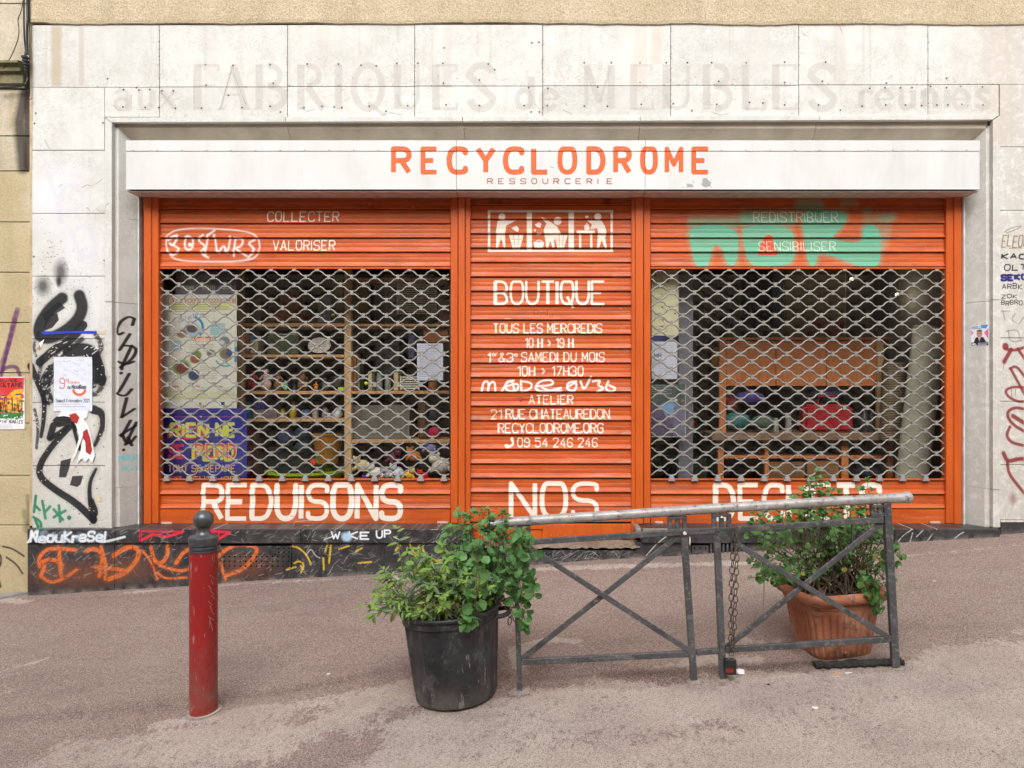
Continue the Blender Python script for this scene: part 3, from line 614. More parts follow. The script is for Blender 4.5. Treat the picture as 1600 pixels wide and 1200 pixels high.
# ---- sign (Y=-.02)
GYs = -0.03
sign = Img('sign_paint', 600, 205, 1120, 305, 3.0)
SO = (218, 94, 30)
xs_ = [(611, 643), (657, 686), (698, 731), (743, 775), (786, 819), (830, 859), (871, 902), (916, 946), (958, 987), (1000, 1028), (1038, 1068), (1080, 1110)]
for ch, (a, b) in zip('RECYCLODROME', xs_):
    sign.text(ch, a, b, 229, 273, 7.8, (168, 60, 24), 1, soft=.5); sign.text(ch, a + .8, b - .8, 229.8, 272.2, 6.0, SO, 1, soft=.8)
    for _ in range(5):
        x = random.uniform(a + 2, b - 2)
        sign.line([(x, random.uniform(232, 245)), (x + .3, random.uniform(250, 270))], 1.4, (246, 150, 60), 0.0)
for i, ch in enumerate('RESSOURCERIE'):
    a = 761 + i * 17.25 - (3 if i > 10 else 0) - (0 if i < 11 else 0); sign.text(ch, a, a + (1.5 if ch == 'I' else 9.5), 278.5, 288, 1.7, (150, 72, 52), .95, soft=.5)
sign.poly([(1098, 279), (1104, 278), (1108, 283), (1111, 284), (1110, 291), (1102, 293), (1097, 290)], (150, 150, 152), .95); sign.poly([(1074, 287), (1082, 288), (1084, 292), (1073, 293)], (150, 150, 150), .9)
for _ in range(16): sign.spot(random.uniform(1066, 1112), random.uniform(277, 294), random.uniform(.6, 1.6), .6, (150, 150, 152), .8)
sign.poly([(857, 257), (862, 262), (867, 263), (861, 260)], (110, 110, 112), .9)
signim = sign.image()

# ---- printed sheets, each at its own plane
def sheet(name, x0, y0, x1, y1, k=3, bg=(240, 240, 240)):
    im = Img(name, x0, y0, x1, y1, k); im.a[..., 0:3] = rgb(*bg); im.a[..., 3] = 1; return im
def lines(im, x0, x1, y0, y1, step, col, w=.8, al=.8):
    y = y0
    while y < y1:
        x = x0
        e = x1 - random.uniform(0, .3) * (x1 - x0)
        while x < e:
            L = random.uniform(2, 8); im.line([(x, y), (min(e, x + L), y)], w, col, al, .6); x += L + 1.3
        y += step

# ================================================================ MATERIALS
def stone_mat():
    m = Mat('pale_stone'); p = m.pos(); r = m.rnd()
    base = m.mix(r, (.59, .59, .56), (.67, .672, .642))
    x, y, z = m.xyz(p)
    # warmer and greyer low down and on the right, as the real cladding weathers
    wz = m.math('MULTIPLY', m.ramp(z, 2.4, .4), m.ramp(m.noise(p, 1.3, 3), .35, .65, .4, 1))
    base = m.mix(m.math('MULTIPLY', wz, .8), base, (.53, .49, .44))
    base = m.mix(m.math('MULTIPLY', m.ramp(x, 3.2, 3.7), .55), base, (.50, .455, .40))
    st = m.noise(p, 1.0, 5, .6, 0, (9, 9, .7)); base = m.mix(m.ramp(st, .5, .75, 0, .4), base, (.50, .475, .44))
    cl = m.noise(p, 5, 6, .65); base = m.mix(m.ramp(cl, .45, .62, 0, .42), base, (.50, .48, .445))
    c3 = m.noise(p, 16, 7, .75); base = m.mix(m.math('MULTIPLY', m.ramp(c3, .50, .60, 0, .5), m.ramp(x, 2.2, 3.6, .3, 1)), base, (.78, .77, .74))
    v = m.noise(p, 14, 8, .75, 1.5); vein = m.ramp(m.math('ABSOLUTE', m.math('SUBTRACT', v, .5)), 0, .012, 1, 0)
    gate = m.ramp(m.noise(p, 2.2, 3), .44, .54); base = m.mix(m.math('MULTIPLY', m.math('MULTIPLY', vein, gate), .75), base, (.24, .21, .18))
    pit = m.ramp(m.voro(p, 60), .10, .18, 1, 0); base = m.mix(m.math('MULTIPLY', m.math('MULTIPLY', pit, m.ramp(m.noise(p, 9, 2), .52, .6)), .6), base, (.22, .19, .17))
    c, a = m.painted(base, wall, 0.0, wallim)
    h = m.math('ADD', m.noise(p, 40, 6), m.math('MULTIPLY', vein, -.6))
    return m.done(c, .62, 0, m.bump(h, .22, .004), .3)
M_stone = stone_mat()
def darkstone():
    m = Mat('dark_marble'); p = m.pos()
    n = m.noise(p, 7, 6, .65); base = m.mix(m.ramp(n, .35, .7), (.018, .018, .021), (.062, .06, .062))
    v = m.noise(p, 3.2, 6, .7, 2.0); vein = m.ramp(m.math('ABSOLUTE', m.math('SUBTRACT', v, .5)), 0, .006, 1, 0)
    base = m.mix(m.math('MULTIPLY', vein, .35), base, (.35, .34, .33))
    z = m.xyz(p)[2]; x = m.xyz(p)[0]
    hb = m.math('SUBTRACT', z, m.math('MULTIPLY_ADD', x, .0607, .11))
    base = m.mix(m.math('MULTIPLY', m.ramp(hb, .035, 0), m.ramp(m.noise(p, 12, 4), .4, .65)), base, (.20, .17, .15))
    base = m.mix(m.ramp(m.noise(p, 2.5, 5), .55, .8, 0, .4), base, (.11, .085, .07))
    c, a = m.painted(base, wall, -0.04, wallim)
    return m.done(c, .42, 0, m.bump(m.noise(p, 30, 5), .15, .004))
M_dark = darkstone()
def stucco(name, c1, c2, rough_b, sc=60, paint=False, damp=False, dk=.45):
    m = Mat(name); p = m.pos(); n = m.noise(p, 2.0, 5, .6); base = m.mix(m.ramp(n, .35, .65), c1, c2)
    s = m.noise(p, 1.0, 4, .6, 0, (5, 5, .8)); base = m.mix(m.ramp(s, .5, .75, 0, .45), base, tuple(v * .68 for v in c1))
    g = m.noise(p, sc, 7, .8); base = m.mix(m.ramp(g, .36, .52, dk, 0), base, tuple(v * .5 for v in c1)); base = m.mix(m.ramp(g, .52, .66, 0, dk), base, tuple(min(1, v * 1.25) for v in c2))
    if damp:
        zz = m.xyz(p)[2]; base = m.mix(m.math('MULTIPLY', m.ramp(zz, 3.2, 3.9), m.ramp(m.noise(p, 3, 4), .35, .6)), base, (.42, .36, .28))
    if paint: base, a = m.painted(base, wall, 0.03, wallim)
    return m.done(base, .85, 0, m.bump(m.math('ADD', g, m.noise(p, sc * .25, 4)), rough_b, .015))
M_render = stucco('coarse_beige_render', (.58, .465, .30), (.68, .565, .40), .8, 75, dk=.7)
M_yellow = stucco('ochre_stucco', (.47, .385, .225), (.54, .45, .28), .5, 60, True, dk=.22)
M_nstone = stucco('weathered_limestone', (.46, .39, .28), (.60, .53, .41), .5, 50, True, dk=.35)
M_far = stucco('far_beige_render', (.50, .44, .33), (.56, .50, .39), .3, 20)
def shutter_mat(name, paint=True):
    m = Mat(name); p = m.pos(); z = m.xyz(p)[2]
    n = m.noise(p, 3, 5, .6, 0, (1, 1, 5)); base = m.mix(m.ramp(n, .3, .7), (.47, .072, .010), (.58, .108, .015))
    d = m.noise(p, 2.2, 6, .7, 0, (1.2, 1, 8)); base = m.mix(m.ramp(d, .46, .70, 0, .7), base, (.24, .06, .022))
    d2 = m.noise(p, 7, 6, .75, 0, (.5, 1, 9)); base = m.mix(m.ramp(d2, .58, .74, 0, .45), base, (.16, .06, .035))
    fade = m.noise(p, 1.6, 5, .65, .5, (.8, 1, 14)); base = m.mix(m.ramp(fade, .56, .74, 0, .5), base, (.62, .27, .18))
    sp = m.ramp(m.noise(p, 45, 3, .6), .70, .74); base = m.mix(m.math('MULTIPLY', sp, .6), base, (.75, .4, .25))
    a = None
    if paint: base, a = m.painted(base, shut, SY, shutim)
    return m.done(base, m.ramp(m.noise(p, 6, 4), .3, .7, .38, .56), 0, m.bump(m.noise(p, 55, 3), .05, .003), .35)
M_shut = shutter_mat('painted_orange_steel')
M_oframe = None
def oframe():
    m = Mat('orange_frame_paint'); p = m.pos(); n = m.noise(p, 2.5, 5, .6, 0, (6, 6, 1)); base = m.mix(m.ramp(n, .3, .7), (.49, .082, .011), (.60, .112, .016))
    ch = m.noise(p, 24, 5, .7, 0, (1, 1, .5)); base = m.mix(m.ramp(ch, .70, .73, 0, .85), base, (.12, .06, .04))
    return m.done(base, .38, 0, m.bump(n, .05, .003), .45)
M_oframe = oframe()
def signm():
    m = Mat('white_sign_enamel'); p = m.pos(); n = m.noise(p, 1.5, 5, .6, 0, (3, 3, 1)); base = m.mix(m.ramp(n, .3, .7), (.68, .68, .67), (.58, .58, .565))
    d = m.noise(p, 26, 6, .75); g2 = m.ramp(m.noise(p, 2.6, 2), .60, .68); base = m.mix(m.math('MULTIPLY', m.ramp(d, .66, .69), m.math('MULTIPLY', g2, .8)), base, (.25, .25, .26))
    rr = m.noise(p, 1.0, 4, .6, 0, (22, 22, .9)); base = m.mix(m.ramp(rr, .55, .8, 0, .25), base, (.55, .52, .49))
    base, a = m.painted(base, sign, GYs, signim)
    return m.done(base, .36, 0, None, .45)
M_sign = signm()
M_soffit = simple('beige_soffit_stone', (.50, .435, .35), .7, 0, .2, 5, .1)
M_galv = simple('galvanised_tube', (.29, .28, .255), .52, .3, .25, 30)
M_clip = simple('galvanised_clip', (.33, .33, .34), .5, .5, .2, 20)
M_black = simple('matt_black', (.01, .01, .01), .9)
def railmat(name, c1, c2, c3, metal=.25, rough=.5):
    m = Mat(name); o = m.pos(); n = m.noise(o, 9, 6, .7); b = m.mix(m.ramp(n, .35, .7), c1, c2)
    ch = m.noise(o, 34, 6, .75); b = m.mix(m.ramp(ch, .55, .61, 0, .8), b, c3); e2 = m.noise(o, 14, 5, .7, 0, (.3, 1, 1)); b = m.mix(m.ramp(e2, .58, .66, 0, .4), b, tuple(min(1, q * 2.2) for q in c2))
    return m.done(b, rough, metal, m.bump(ch, .25, .004))
M_rail = railmat('worn_dark_grey_paint', (.065, .067, .073), (.13, .132, .14), (.24, .215, .19))
M_hand = railmat('rubbed_silver_paint', (.30, .28, .275), (.50, .47, .46), (.09, .08, .078), .2, .42)
M_rust = simple('rusty_iron', (.13, .10, .085), .75, .3, .4, 30, .2)
def redm():
    m = Mat('red_bollard_paint'); o = m.pos(); n = m.noise(o, 5, 6, .7, 0, (1, 1, .4)); b = m.mix(m.ramp(n, .3, .7), (.24, .012, .013), (.36, .022, .021))
    ch = m.noise(o, 40, 5, .7); b = m.mix(m.ramp(ch, .66, .70, 0, .5), b, (.55, .35, .3)); x, y, z = m.xyz(o)
    low_ = m.math('MULTIPLY', m.ramp(z, .28, -.12), m.ramp(m.noise(o, 14, 5), .3, .65)); b = m.mix(m.math('MULTIPLY', low_, .75), b, (.20, .11, .09))
    sx = m.noise(o, 60, 3, .6, 0, (1, 1, .12)); b = m.mix(m.ramp(sx, .62, .68, 0, .5), b, (.6, .42, .38))
    return m.done(b, .4, 0, m.bump(n, .08, .003))
M_red = redm()
M_cap = simple('dark_grey_cast_cap', (.12, .125, .135), .36, .55, .35, 25, .1)
def plasticm():
    m = Mat('scuffed_black_plastic'); o = m.obj(); n = m.noise(o, 6, 6, .7); b = m.mix(m.ramp(n, .35, .7), (.014, .015, .018), (.040, .042, .048))
    s = m.noise(o, 9, 7, .8, 1.2, (1, 1, .6)); b = m.mix(m.ramp(s, .52, .66, 0, .6), b, (.15, .148, .145)); z = m.xyz(o)[2]
    s2 = m.noise(o, 30, 4, .7, .5, (1, 1, .25)); b = m.mix(m.ramp(s2, .63, .68, 0, .6), b, (.3, .29, .28))
    b = m.mix(m.math('MULTIPLY', m.ramp(z, 0, -.24), m.ramp(m.noise(o, 8, 5), .3, .7)), b, (.15, .13, .115))
    return m.done(b, m.ramp(s, .4, .7, .35, .6), 0, m.bump(n, .1, .004))
M_plast = plasticm()
def terra():
    m = Mat('terracotta'); o = m.obj(); n = m.noise(o, 5, 6, .7); b = m.mix(m.ramp(n, .3, .7), (.29, .098, .05), (.43, .17, .09))
    s = m.noise(o, 4, 5, .7, 0, (1, 1, .5)); b = m.mix(m.ramp(s, .5, .7, 0, .45), b, (.60, .42, .32))
    d = m.noise(o, 16, 6, .75); b = m.mix(m.ramp(d, .54, .62, 0, .7), b, (.12, .05, .035)); z = m.xyz(o)[2]
    b = m.mix(m.math('MULTIPLY', m.ramp(z, -.06, -.18), m.ramp(m.noise(o, 9, 4), .4, .6)), b, (.11, .075, .06))
    return m.done(b, .8, 0, m.bump(d, .25, .006))
M_terra = terra()
M_soil = simple('dry_soil', (.07, .045, .03), .95, 0, .5, 40, .6)
def leafm(name, a, b, c, rough=.45):
    m = Mat(name); r = m.rnd(); n = m.noise(m.pos(), 11, 3); f = m.math('ADD', m.math('MULTIPLY', r, .55), m.math('MULTIPLY', m.ramp(n, .3, .7), .5))
    base = m.mix(m.ramp(f, .1, .6), a, b); base = m.mix(m.ramp(f, .62, 1), base, c)
    bs = m.N('ShaderNodeBsdfPrincipled'); m.put(bs.inputs['Base Color'], base); bs.inputs['Roughness'].default_value = rough; bs.inputs['Specular IOR Level'].default_value = .4
    tr = m.N('ShaderNodeBsdfTranslucent'); m.put(tr.inputs[0], base); mx = m.N('ShaderNodeMixShader'); mx.inputs[0].default_value = .28
    m.L(bs.outputs[0], mx.inputs[1]); m.L(tr.outputs[0], mx.inputs[2]); m.L(mx.outputs[0], m.out.inputs[0]); return m.m
M_leafA = leafm('bluish_lance_leaf', (.07, .115, .07), (.17, .24, .15), (.20, .36, .09))
M_leafB = leafm('fresh_lance_leaf', (.085, .175, .025), (.21, .37, .06), (.40, .55, .13))
M_leafC = leafm('round_green_leaf', (.05, .14, .035), (.13, .30, .09), (.27, .47, .20))
M_leafD = leafm('round_dark_leaf', (.035, .10, .02), (.09, .22, .05), (.22, .42, .15))
M_leafY = leafm('yellowing_leaf', (.22, .22, .04), (.30, .28, .06), (.25, .20, .08))
M_stem = simple('woody_stem', (.15, .095, .055), .8, 0, .4, 40)
M_stemg = simple('green_stem', (.12, .17, .06), .7, 0, .3, 40)
M_stemd = simple('dark_dry_stem', (.05, .035, .03), .8, 0, .4, 40)
def woodm(name, c1, c2):
    m = Mat(name); o = m.pos(); g = m.noise(o, 8, 6, .6, .6, (6, 6, 1)); b = m.mix(m.ramp(g, .35, .65), c1, c2); return m.done(b, .55, 0, m.bump(g, .1, .003))
M_pine = woodm('pine_wood', (.62, .36, .16), (.72, .46, .23))
M_pineh = woodm('dusty_pine_shelf', (.56, .29, .12), (.66, .38, .18))
M_cab = woodm('orange_brown_wood', (.56, .17, .05), (.66, .24, .08))
def ground_mat():
    gm = Img('ground_mask', 0, 0, 400, 200, 3)   # drawn in ground metres *50, offset
    def gp(px, py):
        w = ground_px(px, py); return ((w.x + 4.2) * 50, (w.y + 3.4) * 50 + 10)
    def gl(pts, w, al, soft): gm.line([gp(*p) for p in pts], w, (255, 255, 255), al, soft)
    def gd(pts, w, al, soft): # erase
        q_ = [gp(*p) for p in pts]; gm.line(q_, w, (0, 0, 0), al, soft)
    gl([(620, 1230), (1000, 1210), (1300, 1180), (1610, 1160)], 26, .95, 14)
    gl([(700, 1150), (860, 1110), (1080, 1090), (1300, 1085), (1600, 1075)], 22, .95, 12)
    gl([(1150, 1080), (1400, 1072), (1600, 1030)], 14, .85, 14)
    gl([(1430, 1040), (1600, 985)], 10, .6, 16)
    gl([(400, 1112), (500, 1098), (600, 1080), (645, 1070)], 7, .72, 9); gl([(250, 1130), (320, 1118), (420, 1108)], 4, .85, 4); gl([(560, 1105), (640, 1085)], 12, .8, 8)
    gl([(120, 1170), (260, 1150), (420, 1130)], 6, .65, 8); gl([(0, 1050), (70, 1030)], 3, .6, 4); gl([(0, 1085), (50, 1068)], 3, .5, 4); gl([(60, 1190), (400, 1180)], 16, .6, 16); gl([(250, 1165), (460, 1140), (700, 1130)], 14, .62, 16)
    gl([(820, 1010), (860, 997), (900, 1000)], 4, .9, 3); gl([(805, 1012), (812, 1040)], 4, .9, 3); gl([(1040, 1045), (1100, 1030), (1180, 1030)], 6, .7, 5); gl([(1150, 1000), (1230, 1005)], 5, .6, 7); gl([(900, 1060), (1040, 1040)], 3, .5, 4)
    gl([(200, 925), (330, 916), (480, 908), (640, 900)], 3, .6, 4); gl([(830, 890), (980, 885), (1100, 882), (1180, 880)], 5, .75, 4); gl([(620, 905), (700, 900)], 7, .6, 5); gl([(1400, 870), (1590, 852)], 3, .5, 4); gl([(0, 935), (38, 940)], 6, .8, 4)
    gl([(1110, 870), (1190, 905)], 6, .35, 8)
    # reddish band under the railing is bare, dark asphalt
    gd([(840, 1045), (960, 1040), (1040, 1055)], 9, .9, 5); gd([(1250, 1040), (1400, 1030)], 6, .8, 6); gd([(430, 1060), (560, 1040), (640, 1020)], 6, .8, 8); gd([(0, 1110), (200, 1095)], 6, .7, 10)
    msk = gm.a[..., 0:1] * 1.0
    # second channel: worn dark patch under the railing, plus painted shade and contact shadows
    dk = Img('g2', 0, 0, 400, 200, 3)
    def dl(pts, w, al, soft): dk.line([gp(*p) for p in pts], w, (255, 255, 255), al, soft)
    dl([(850, 1042), (940, 1040), (1010, 1060), (1100, 1066)], 8, .95, 4); dl([(830, 1070), (1000, 1072)], 3, .8, 4); dl([(340, 1095), (450, 1080), (560, 1060), (640, 1045)], 7, .55, 10); dl([(0, 1125), (150, 1110), (290, 1100)], 8, .6, 14)  # long soft strokes paint the shadow band left of bollard and bin
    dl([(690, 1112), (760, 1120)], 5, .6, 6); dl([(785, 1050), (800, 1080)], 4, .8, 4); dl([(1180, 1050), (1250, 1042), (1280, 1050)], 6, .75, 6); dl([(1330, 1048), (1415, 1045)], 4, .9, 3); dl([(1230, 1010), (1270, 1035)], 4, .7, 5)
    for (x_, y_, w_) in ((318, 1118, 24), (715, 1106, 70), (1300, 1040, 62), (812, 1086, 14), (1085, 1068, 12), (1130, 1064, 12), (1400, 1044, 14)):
        dl([(x_ - w_, y_), (x_ + w_, y_ - 4)], 1.5, .9, 3)  # dark strokes paint contact shadows at the feet of bollard, pots and posts
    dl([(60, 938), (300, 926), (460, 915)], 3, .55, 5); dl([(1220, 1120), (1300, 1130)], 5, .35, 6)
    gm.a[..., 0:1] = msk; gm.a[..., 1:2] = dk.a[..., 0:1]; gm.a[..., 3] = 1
    im = gm.image()
    m = Mat('worn_reddish_asphalt'); p = m.pos(); x, y, z = m.xyz(p)
    c = m.N('ShaderNodeCombineXYZ'); m.L(m.math('MULTIPLY_ADD', x, 50 / 400, 4.2 * 50 / 400), c.inputs[0]); m.L(m.math('MULTIPLY_ADD', y, -50 / 200, 1 - (3.4 * 50 + 10) / 200), c.inputs[1])
    t = m.N('ShaderNodeTexImage', extension='EXTEND'); t.image = im; m.L(c.outputs[0], t.inputs[0]); sp = m.N('ShaderNodeSeparateColor'); m.L(t.outputs[0], sp.inputs[0])
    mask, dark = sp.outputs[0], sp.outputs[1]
    n1 = m.noise(p, 3.5, 7, .72); n2 = m.noise(p, 22, 6, .75, 0, (1, .6, 1)); n3 = m.noise(p, 70, 5, .75, 0, (1, .6, 1))
    nn = m.math('ADD', m.math('ADD', m.math('MULTIPLY', n1, .5), m.math('MULTIPLY', n2, .5)), m.math('MULTIPLY', n3, .4))
    edge = m.math('ADD', m.math('MULTIPLY', mask, .40), m.math('SUBTRACT', nn, .70)); pale = m.ramp(edge, .165, .19)
    big = m.noise(p, .9, 4); red = m.mix(m.ramp(big, .35, .65), (.225, .160, .145), (.30, .228, .205))
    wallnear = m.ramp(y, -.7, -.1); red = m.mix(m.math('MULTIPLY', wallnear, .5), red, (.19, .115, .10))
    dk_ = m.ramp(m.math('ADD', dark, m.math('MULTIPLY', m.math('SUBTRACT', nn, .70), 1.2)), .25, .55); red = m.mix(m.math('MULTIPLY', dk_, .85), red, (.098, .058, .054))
    pl = m.mix(m.ramp(m.noise(p, 2, 5), .35, .65), (.45, .375, .34), (.60, .52, .47))
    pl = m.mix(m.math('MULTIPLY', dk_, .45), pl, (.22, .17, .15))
    col = m.mix(m.math('MULTIPLY', pale, .93), red, pl)
    flk = m.ramp(m.noise(p, 30, 7, .8, 0, (1, .5, 1)), .545, .57); col = m.mix(m.math('MULTIPLY', m.math('MULTIPLY', flk, m.ramp(m.noise(p, 2.6, 4), .46, .56)), .7), col, (.205, .15, .13))
    fl2 = m.ramp(m.noise(p, 36, 7, .8, 0, (1, .5, 1)), .59, .61); col = m.mix(m.math('MULTIPLY', m.math('MULTIPLY', fl2, m.ramp(m.noise(p, 2.2, 4), .50, .6)), .6), col, (.46, .39, .35))
    agg = m.voro(p, 300, out='Color'); ag = m.xyz(agg)[0]
    col = m.mix(m.ramp(ag, .5, .95, 0, .75), col, (.55, .44, .37)); col = m.mix(m.ramp(ag, .46, .02, 0, .75), col, (.07, .045, .04))
    gr = m.noise(p, 150, 4, .8); col = m.mix(m.ramp(gr, .5, .7, 0, .35), col, (.45, .36, .30)); col = m.mix(m.ramp(gr, .5, .3, 0, .4), col, (.08, .055, .05))
    lit = m.ramp(m.voro(p, 26), .045, .03, 1, 0); col = m.mix(m.math('MULTIPLY', m.ramp(m.voro(p, 17), .05, .035), .8), col, (.62, .57, .52))
    gum = m.ramp(m.voro(p, 5.5), .055, .045, 0, .55); col = m.mix(gum, col, (.10, .075, .068))
    gum2 = m.ramp(m.voro(m.scale(p, (1.13, .9, 1)), 4.1), .05, .042, 0, .5); col = m.mix(gum2, col, (.42, .38, .35))
    mid = m.noise(p, 1.7, 6, .7, .4, (1, 2.2, 1)); col = m.mix(m.ramp(mid, .52, .70, 0, .25), col, (.11, .08, .072)); col = m.mix(m.ramp(mid, .46, .34, 0, .25), col, (.36, .29, .25))
    h = m.math('ADD', m.math('MULTIPLY', m.voro(p, 300), .9), m.math('ADD', m.math('MULTIPLY', pale, .35), m.math('MULTIPLY', gr, .8)))
    return m.done(col, .88, 0, m.bump(h, .5, .006), .3)
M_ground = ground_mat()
def glassm():
    m = Mat('window_glass'); tr = m.N('ShaderNodeBsdfTransparent'); tr.inputs[0].default_value = (.985, .99, .985, 1); g = m.N('ShaderNodeBsdfGlossy'); g.inputs['Roughness'].default_value = .003; g.inputs[0].default_value = (1, 1, 1, 1)
    ge = m.N('ShaderNodeNewGeometry'); dt = m.N('ShaderNodeVectorMath', operation='DOT_PRODUCT'); m.L(ge.outputs['Normal'], dt.inputs[0]); m.L(ge.outputs['Incoming'], dt.inputs[1])
    om = m.math('SUBTRACT', 1.0, m.math('ABSOLUTE', dt.outputs['Value'])); f2 = m.math('MULTIPLY_ADD', m.math('POWER', om, 5.0), .95, .045)
    mx = m.N('ShaderNodeMixShader'); m.L(f2, mx.inputs[0]); m.L(tr.outputs[0], mx.inputs[1]); m.L(g.outputs[0], mx.inputs[2]); m.L(mx.outputs[0], m.out.inputs[0]); return m.m
M_glass = glassm()
_pc = {}
def pm(c, rough=.55):     # plain coloured prop, c in display rgb
    k = (tuple(c), rough)
    if k not in _pc: _pc[k] = simple('prop_%d_%d_%d' % tuple(c), tuple(min(.9, lin(v) * 1.15) for v in c), rough, 0, .18, 14)
    return _pc[k]
def printed(name, im, Yp, rough=.5):
    m = Mat(name); i = im.image(); c, a = m.painted((.8, .8, .8), im, Yp, i); n = m.noise(m.pos(), 9, 4)
    return m.done(m.mix(m.ramp(n, .4, .8, 0, .12), c, (.5, .48, .45)), rough, 0, m.bump(n, .15, .01))

# ================================================================ GROUND
def make_ground():
    bm = BM(); xs = np.concatenate([np.linspace(-26, -5, 8), np.linspace(-4.6, 4.4, 70), np.linspace(5, 26, 8)])
    ys = np.concatenate([np.linspace(-22, -4.5, 8), np.linspace(-4, .42, 46)])
    grid = []
    for y in ys:
        row = []
        for x in xs:
            n = .004 * math.sin(2.3 * x + 1.3 * y) + .003 * math.sin(5.1 * x - 3 * y) if y > -4 else 0
            row.append(bm.verts.new((x, y, gz(x, y) + n)))
        grid.append(row)
    for a, b in zip(grid, grid[1:]):
        for k in range(len(xs) - 1): bm.faces.new((a[k], a[k + 1], b[k + 1], b[k]))
    return mk('pavement_ground', bm, M_ground, smooth=True, kind='structure')
make_ground()

# ================================================================ THE SHOP BUILDING
B = thing('shop_building', 'shop building clad in pale stone panels with beige render above and a dark marble base', 'building', (0, 0.2, 0))
JW = .0022
def panel(px0, px1, py0, py1, name='stone_panel', Y=0.0, d=.04, mat=None, rect=None):
    a = P(px0, py1, 0); b = P(px1, py0, 0); bm = BM(); yj = Y + random.uniform(-.0012, .0012)
    box(bm, a.x + JW, b.x - JW, yj, yj + d, a.z + JW, b.z - JW)
    return mk(name, bm, mat or M_stone, B, bevel=.0012)
xj = [50, 249, 449, 648, 848, 1048, 1248, 1450, 1650, 1850]
jy = lambda x: 136.5 - (x - 50) * .0033
for a, b in zip(xj, xj[1:]):
    panel(a, b, 39 - a * .001, jy(a)); 
    if a == 50: continue
    if b <= 1450: panel(a, b, jy(a), 183.5)
panel(1450, 1561, jy(1450), 182); 
# corner pieces beside the surround
def Lpanel():
    bm = BM(); a = P(50, 234.5); b = P(163, 136.3); box(bm, a.x + JW, b.x, 0, .04, a.z + JW, b.z - JW); mk('stone_panel', bm, M_stone, B, bevel=.0012)
    bm = BM(); a = P(163.6, 183); b = P(249, 136.3); box(bm, a.x, b.x - JW, 0, .04, a.z + JW, b.z - JW); mk('stone_panel', bm, M_stone, B, bevel=.0012)
Lpanel()
LY = [235, 333.5, 431.5, 529.5, 628.5, 727.5, 826.5]
for a, b in zip(LY, LY[1:]): panel(50, 164.5, a, b)
RY = [131.5, 229.5, 328.5, 430, 528, 627, 726, 812]
for a, b in zip(RY, RY[1:]): panel(1562, 1720, a, b, d=.03 if a > 131 else .04)
for a, b in zip(RY, RY[1:]): panel(1720, 1850, a, b)
# wall body behind the cladding (deep, with the shop opening left free)
xl, xr = P(178, 0).x, P(1548, 0).x; zt = P(0, 193).z; zs = .375
def wallbody():
    bm = BM(); 
    box(bm, P(45, 0).x, xl - .03, .0415, .6, -1.0, zt + .1); box(bm, xr + .03, 6.5, .041, .6, -1, zt + .1)
    box(bm, P(45, 0).x, 6.5, .041, .6, zt + .1, 4.32)
    return mk('wall_core', bm, M_nstone, B)
wallbody()
def render_wall():      # rough upper wall, its lower edge uneven and standing proud of the cladding
    bm = BM(); x0, x1 = P(47, 0).x, 6.5; n = 170; bot = []; R = random.Random(3)
    zb = P(0, 38.5).z; off = 0
    front = []; low = []; back = []
    for i in range(n + 1):
        x = x0 + (x1 - x0) * i / n; off = off * .85 + R.uniform(-.0045, .0045); z = zb + off - .0006 * i * .1 + (.012 if i < 3 else 0)
        low.append((bm.verts.new((x, -.012, z + .006)), bm.verts.new((x, .0, z))))
        front.append((bm.verts.new((x, -.016, z + .03)), bm.verts.new((x, -.016, 11))))
    for i in range(n):
        a, b = front[i], front[i + 1]; bm.faces.new((a[0], b[0], b[1], a[1])); bm.faces.new((low[i][0], low[i + 1][0], b[0], a[0])); bm.faces.new((low[i][1], low[i + 1][1], low[i + 1][0], low[i][0]))
    box(bm, x0, x1, .042, .6, 4.33, 11)
    return mk('rendered_wall', bm, M_render, B, smooth=False)
render_wall()
# surround moulding: flat band with a dark shadow gap inside it
def trim(corners, name='surround_moulding', d=.03):      # quad in photo pixels at Y=-.02
    bm = BM(); lo = [P(x, y, 0) for x, y in corners]
    vs = [bm.verts.new((v.x, -.014, v.z)) for v in lo] + [bm.verts.new((v.x, .03, v.z)) for v in lo]
    bm.faces.new(vs[:4][::-1]); bm.faces.new(vs[4:])
    for i in range(4): bm.faces.new((vs[i], vs[(i + 1) % 4], vs[4 + (i + 1) % 4], vs[4 + i]))
    bmesh.ops.recalc_face_normals(bm, faces=bm.faces)
    return mk(name, bm, M_stone, B, bevel=.0015)
ty = lambda x: 184.5 - (x - 165) * .003
for a, b in ((165.5, 447), (447, 723), (723, 1000), (1000, 1280), (1280, 1561)):
    a2 = a + .4 if a > 166 else a; l2 = 176.5 if a < 170 else a2; r2 = 1549.5 if b > 1500 else b - .4
    trim([(a2, ty(a)), (b - .4, ty(b)), (r2, ty(b) + 7.6), (l2, ty(a) + 7.6)])
jb = [196, 472, 763]
lb = [ty(165) + .8, 472, 826]
for i, (a, b) in enumerate(zip(lb, lb[1:])):
    trim([(165.5, a + (.5 if i else 0)), (176.2, a + 7.6 if i == 0 else a + .5), (176.2, b - .4), (165.5, b - .4)])
rb = [ty(1561) + .8, 469, 765, 824]
for i, (a, b) in enumerate(zip(rb, rb[1:])):
    trim([(1550, a + 7.6 if i == 0 else a + .5), (1561.5, a + (.5 if i else 0)), (1561.5, b - .4), (1550, b - .4)])
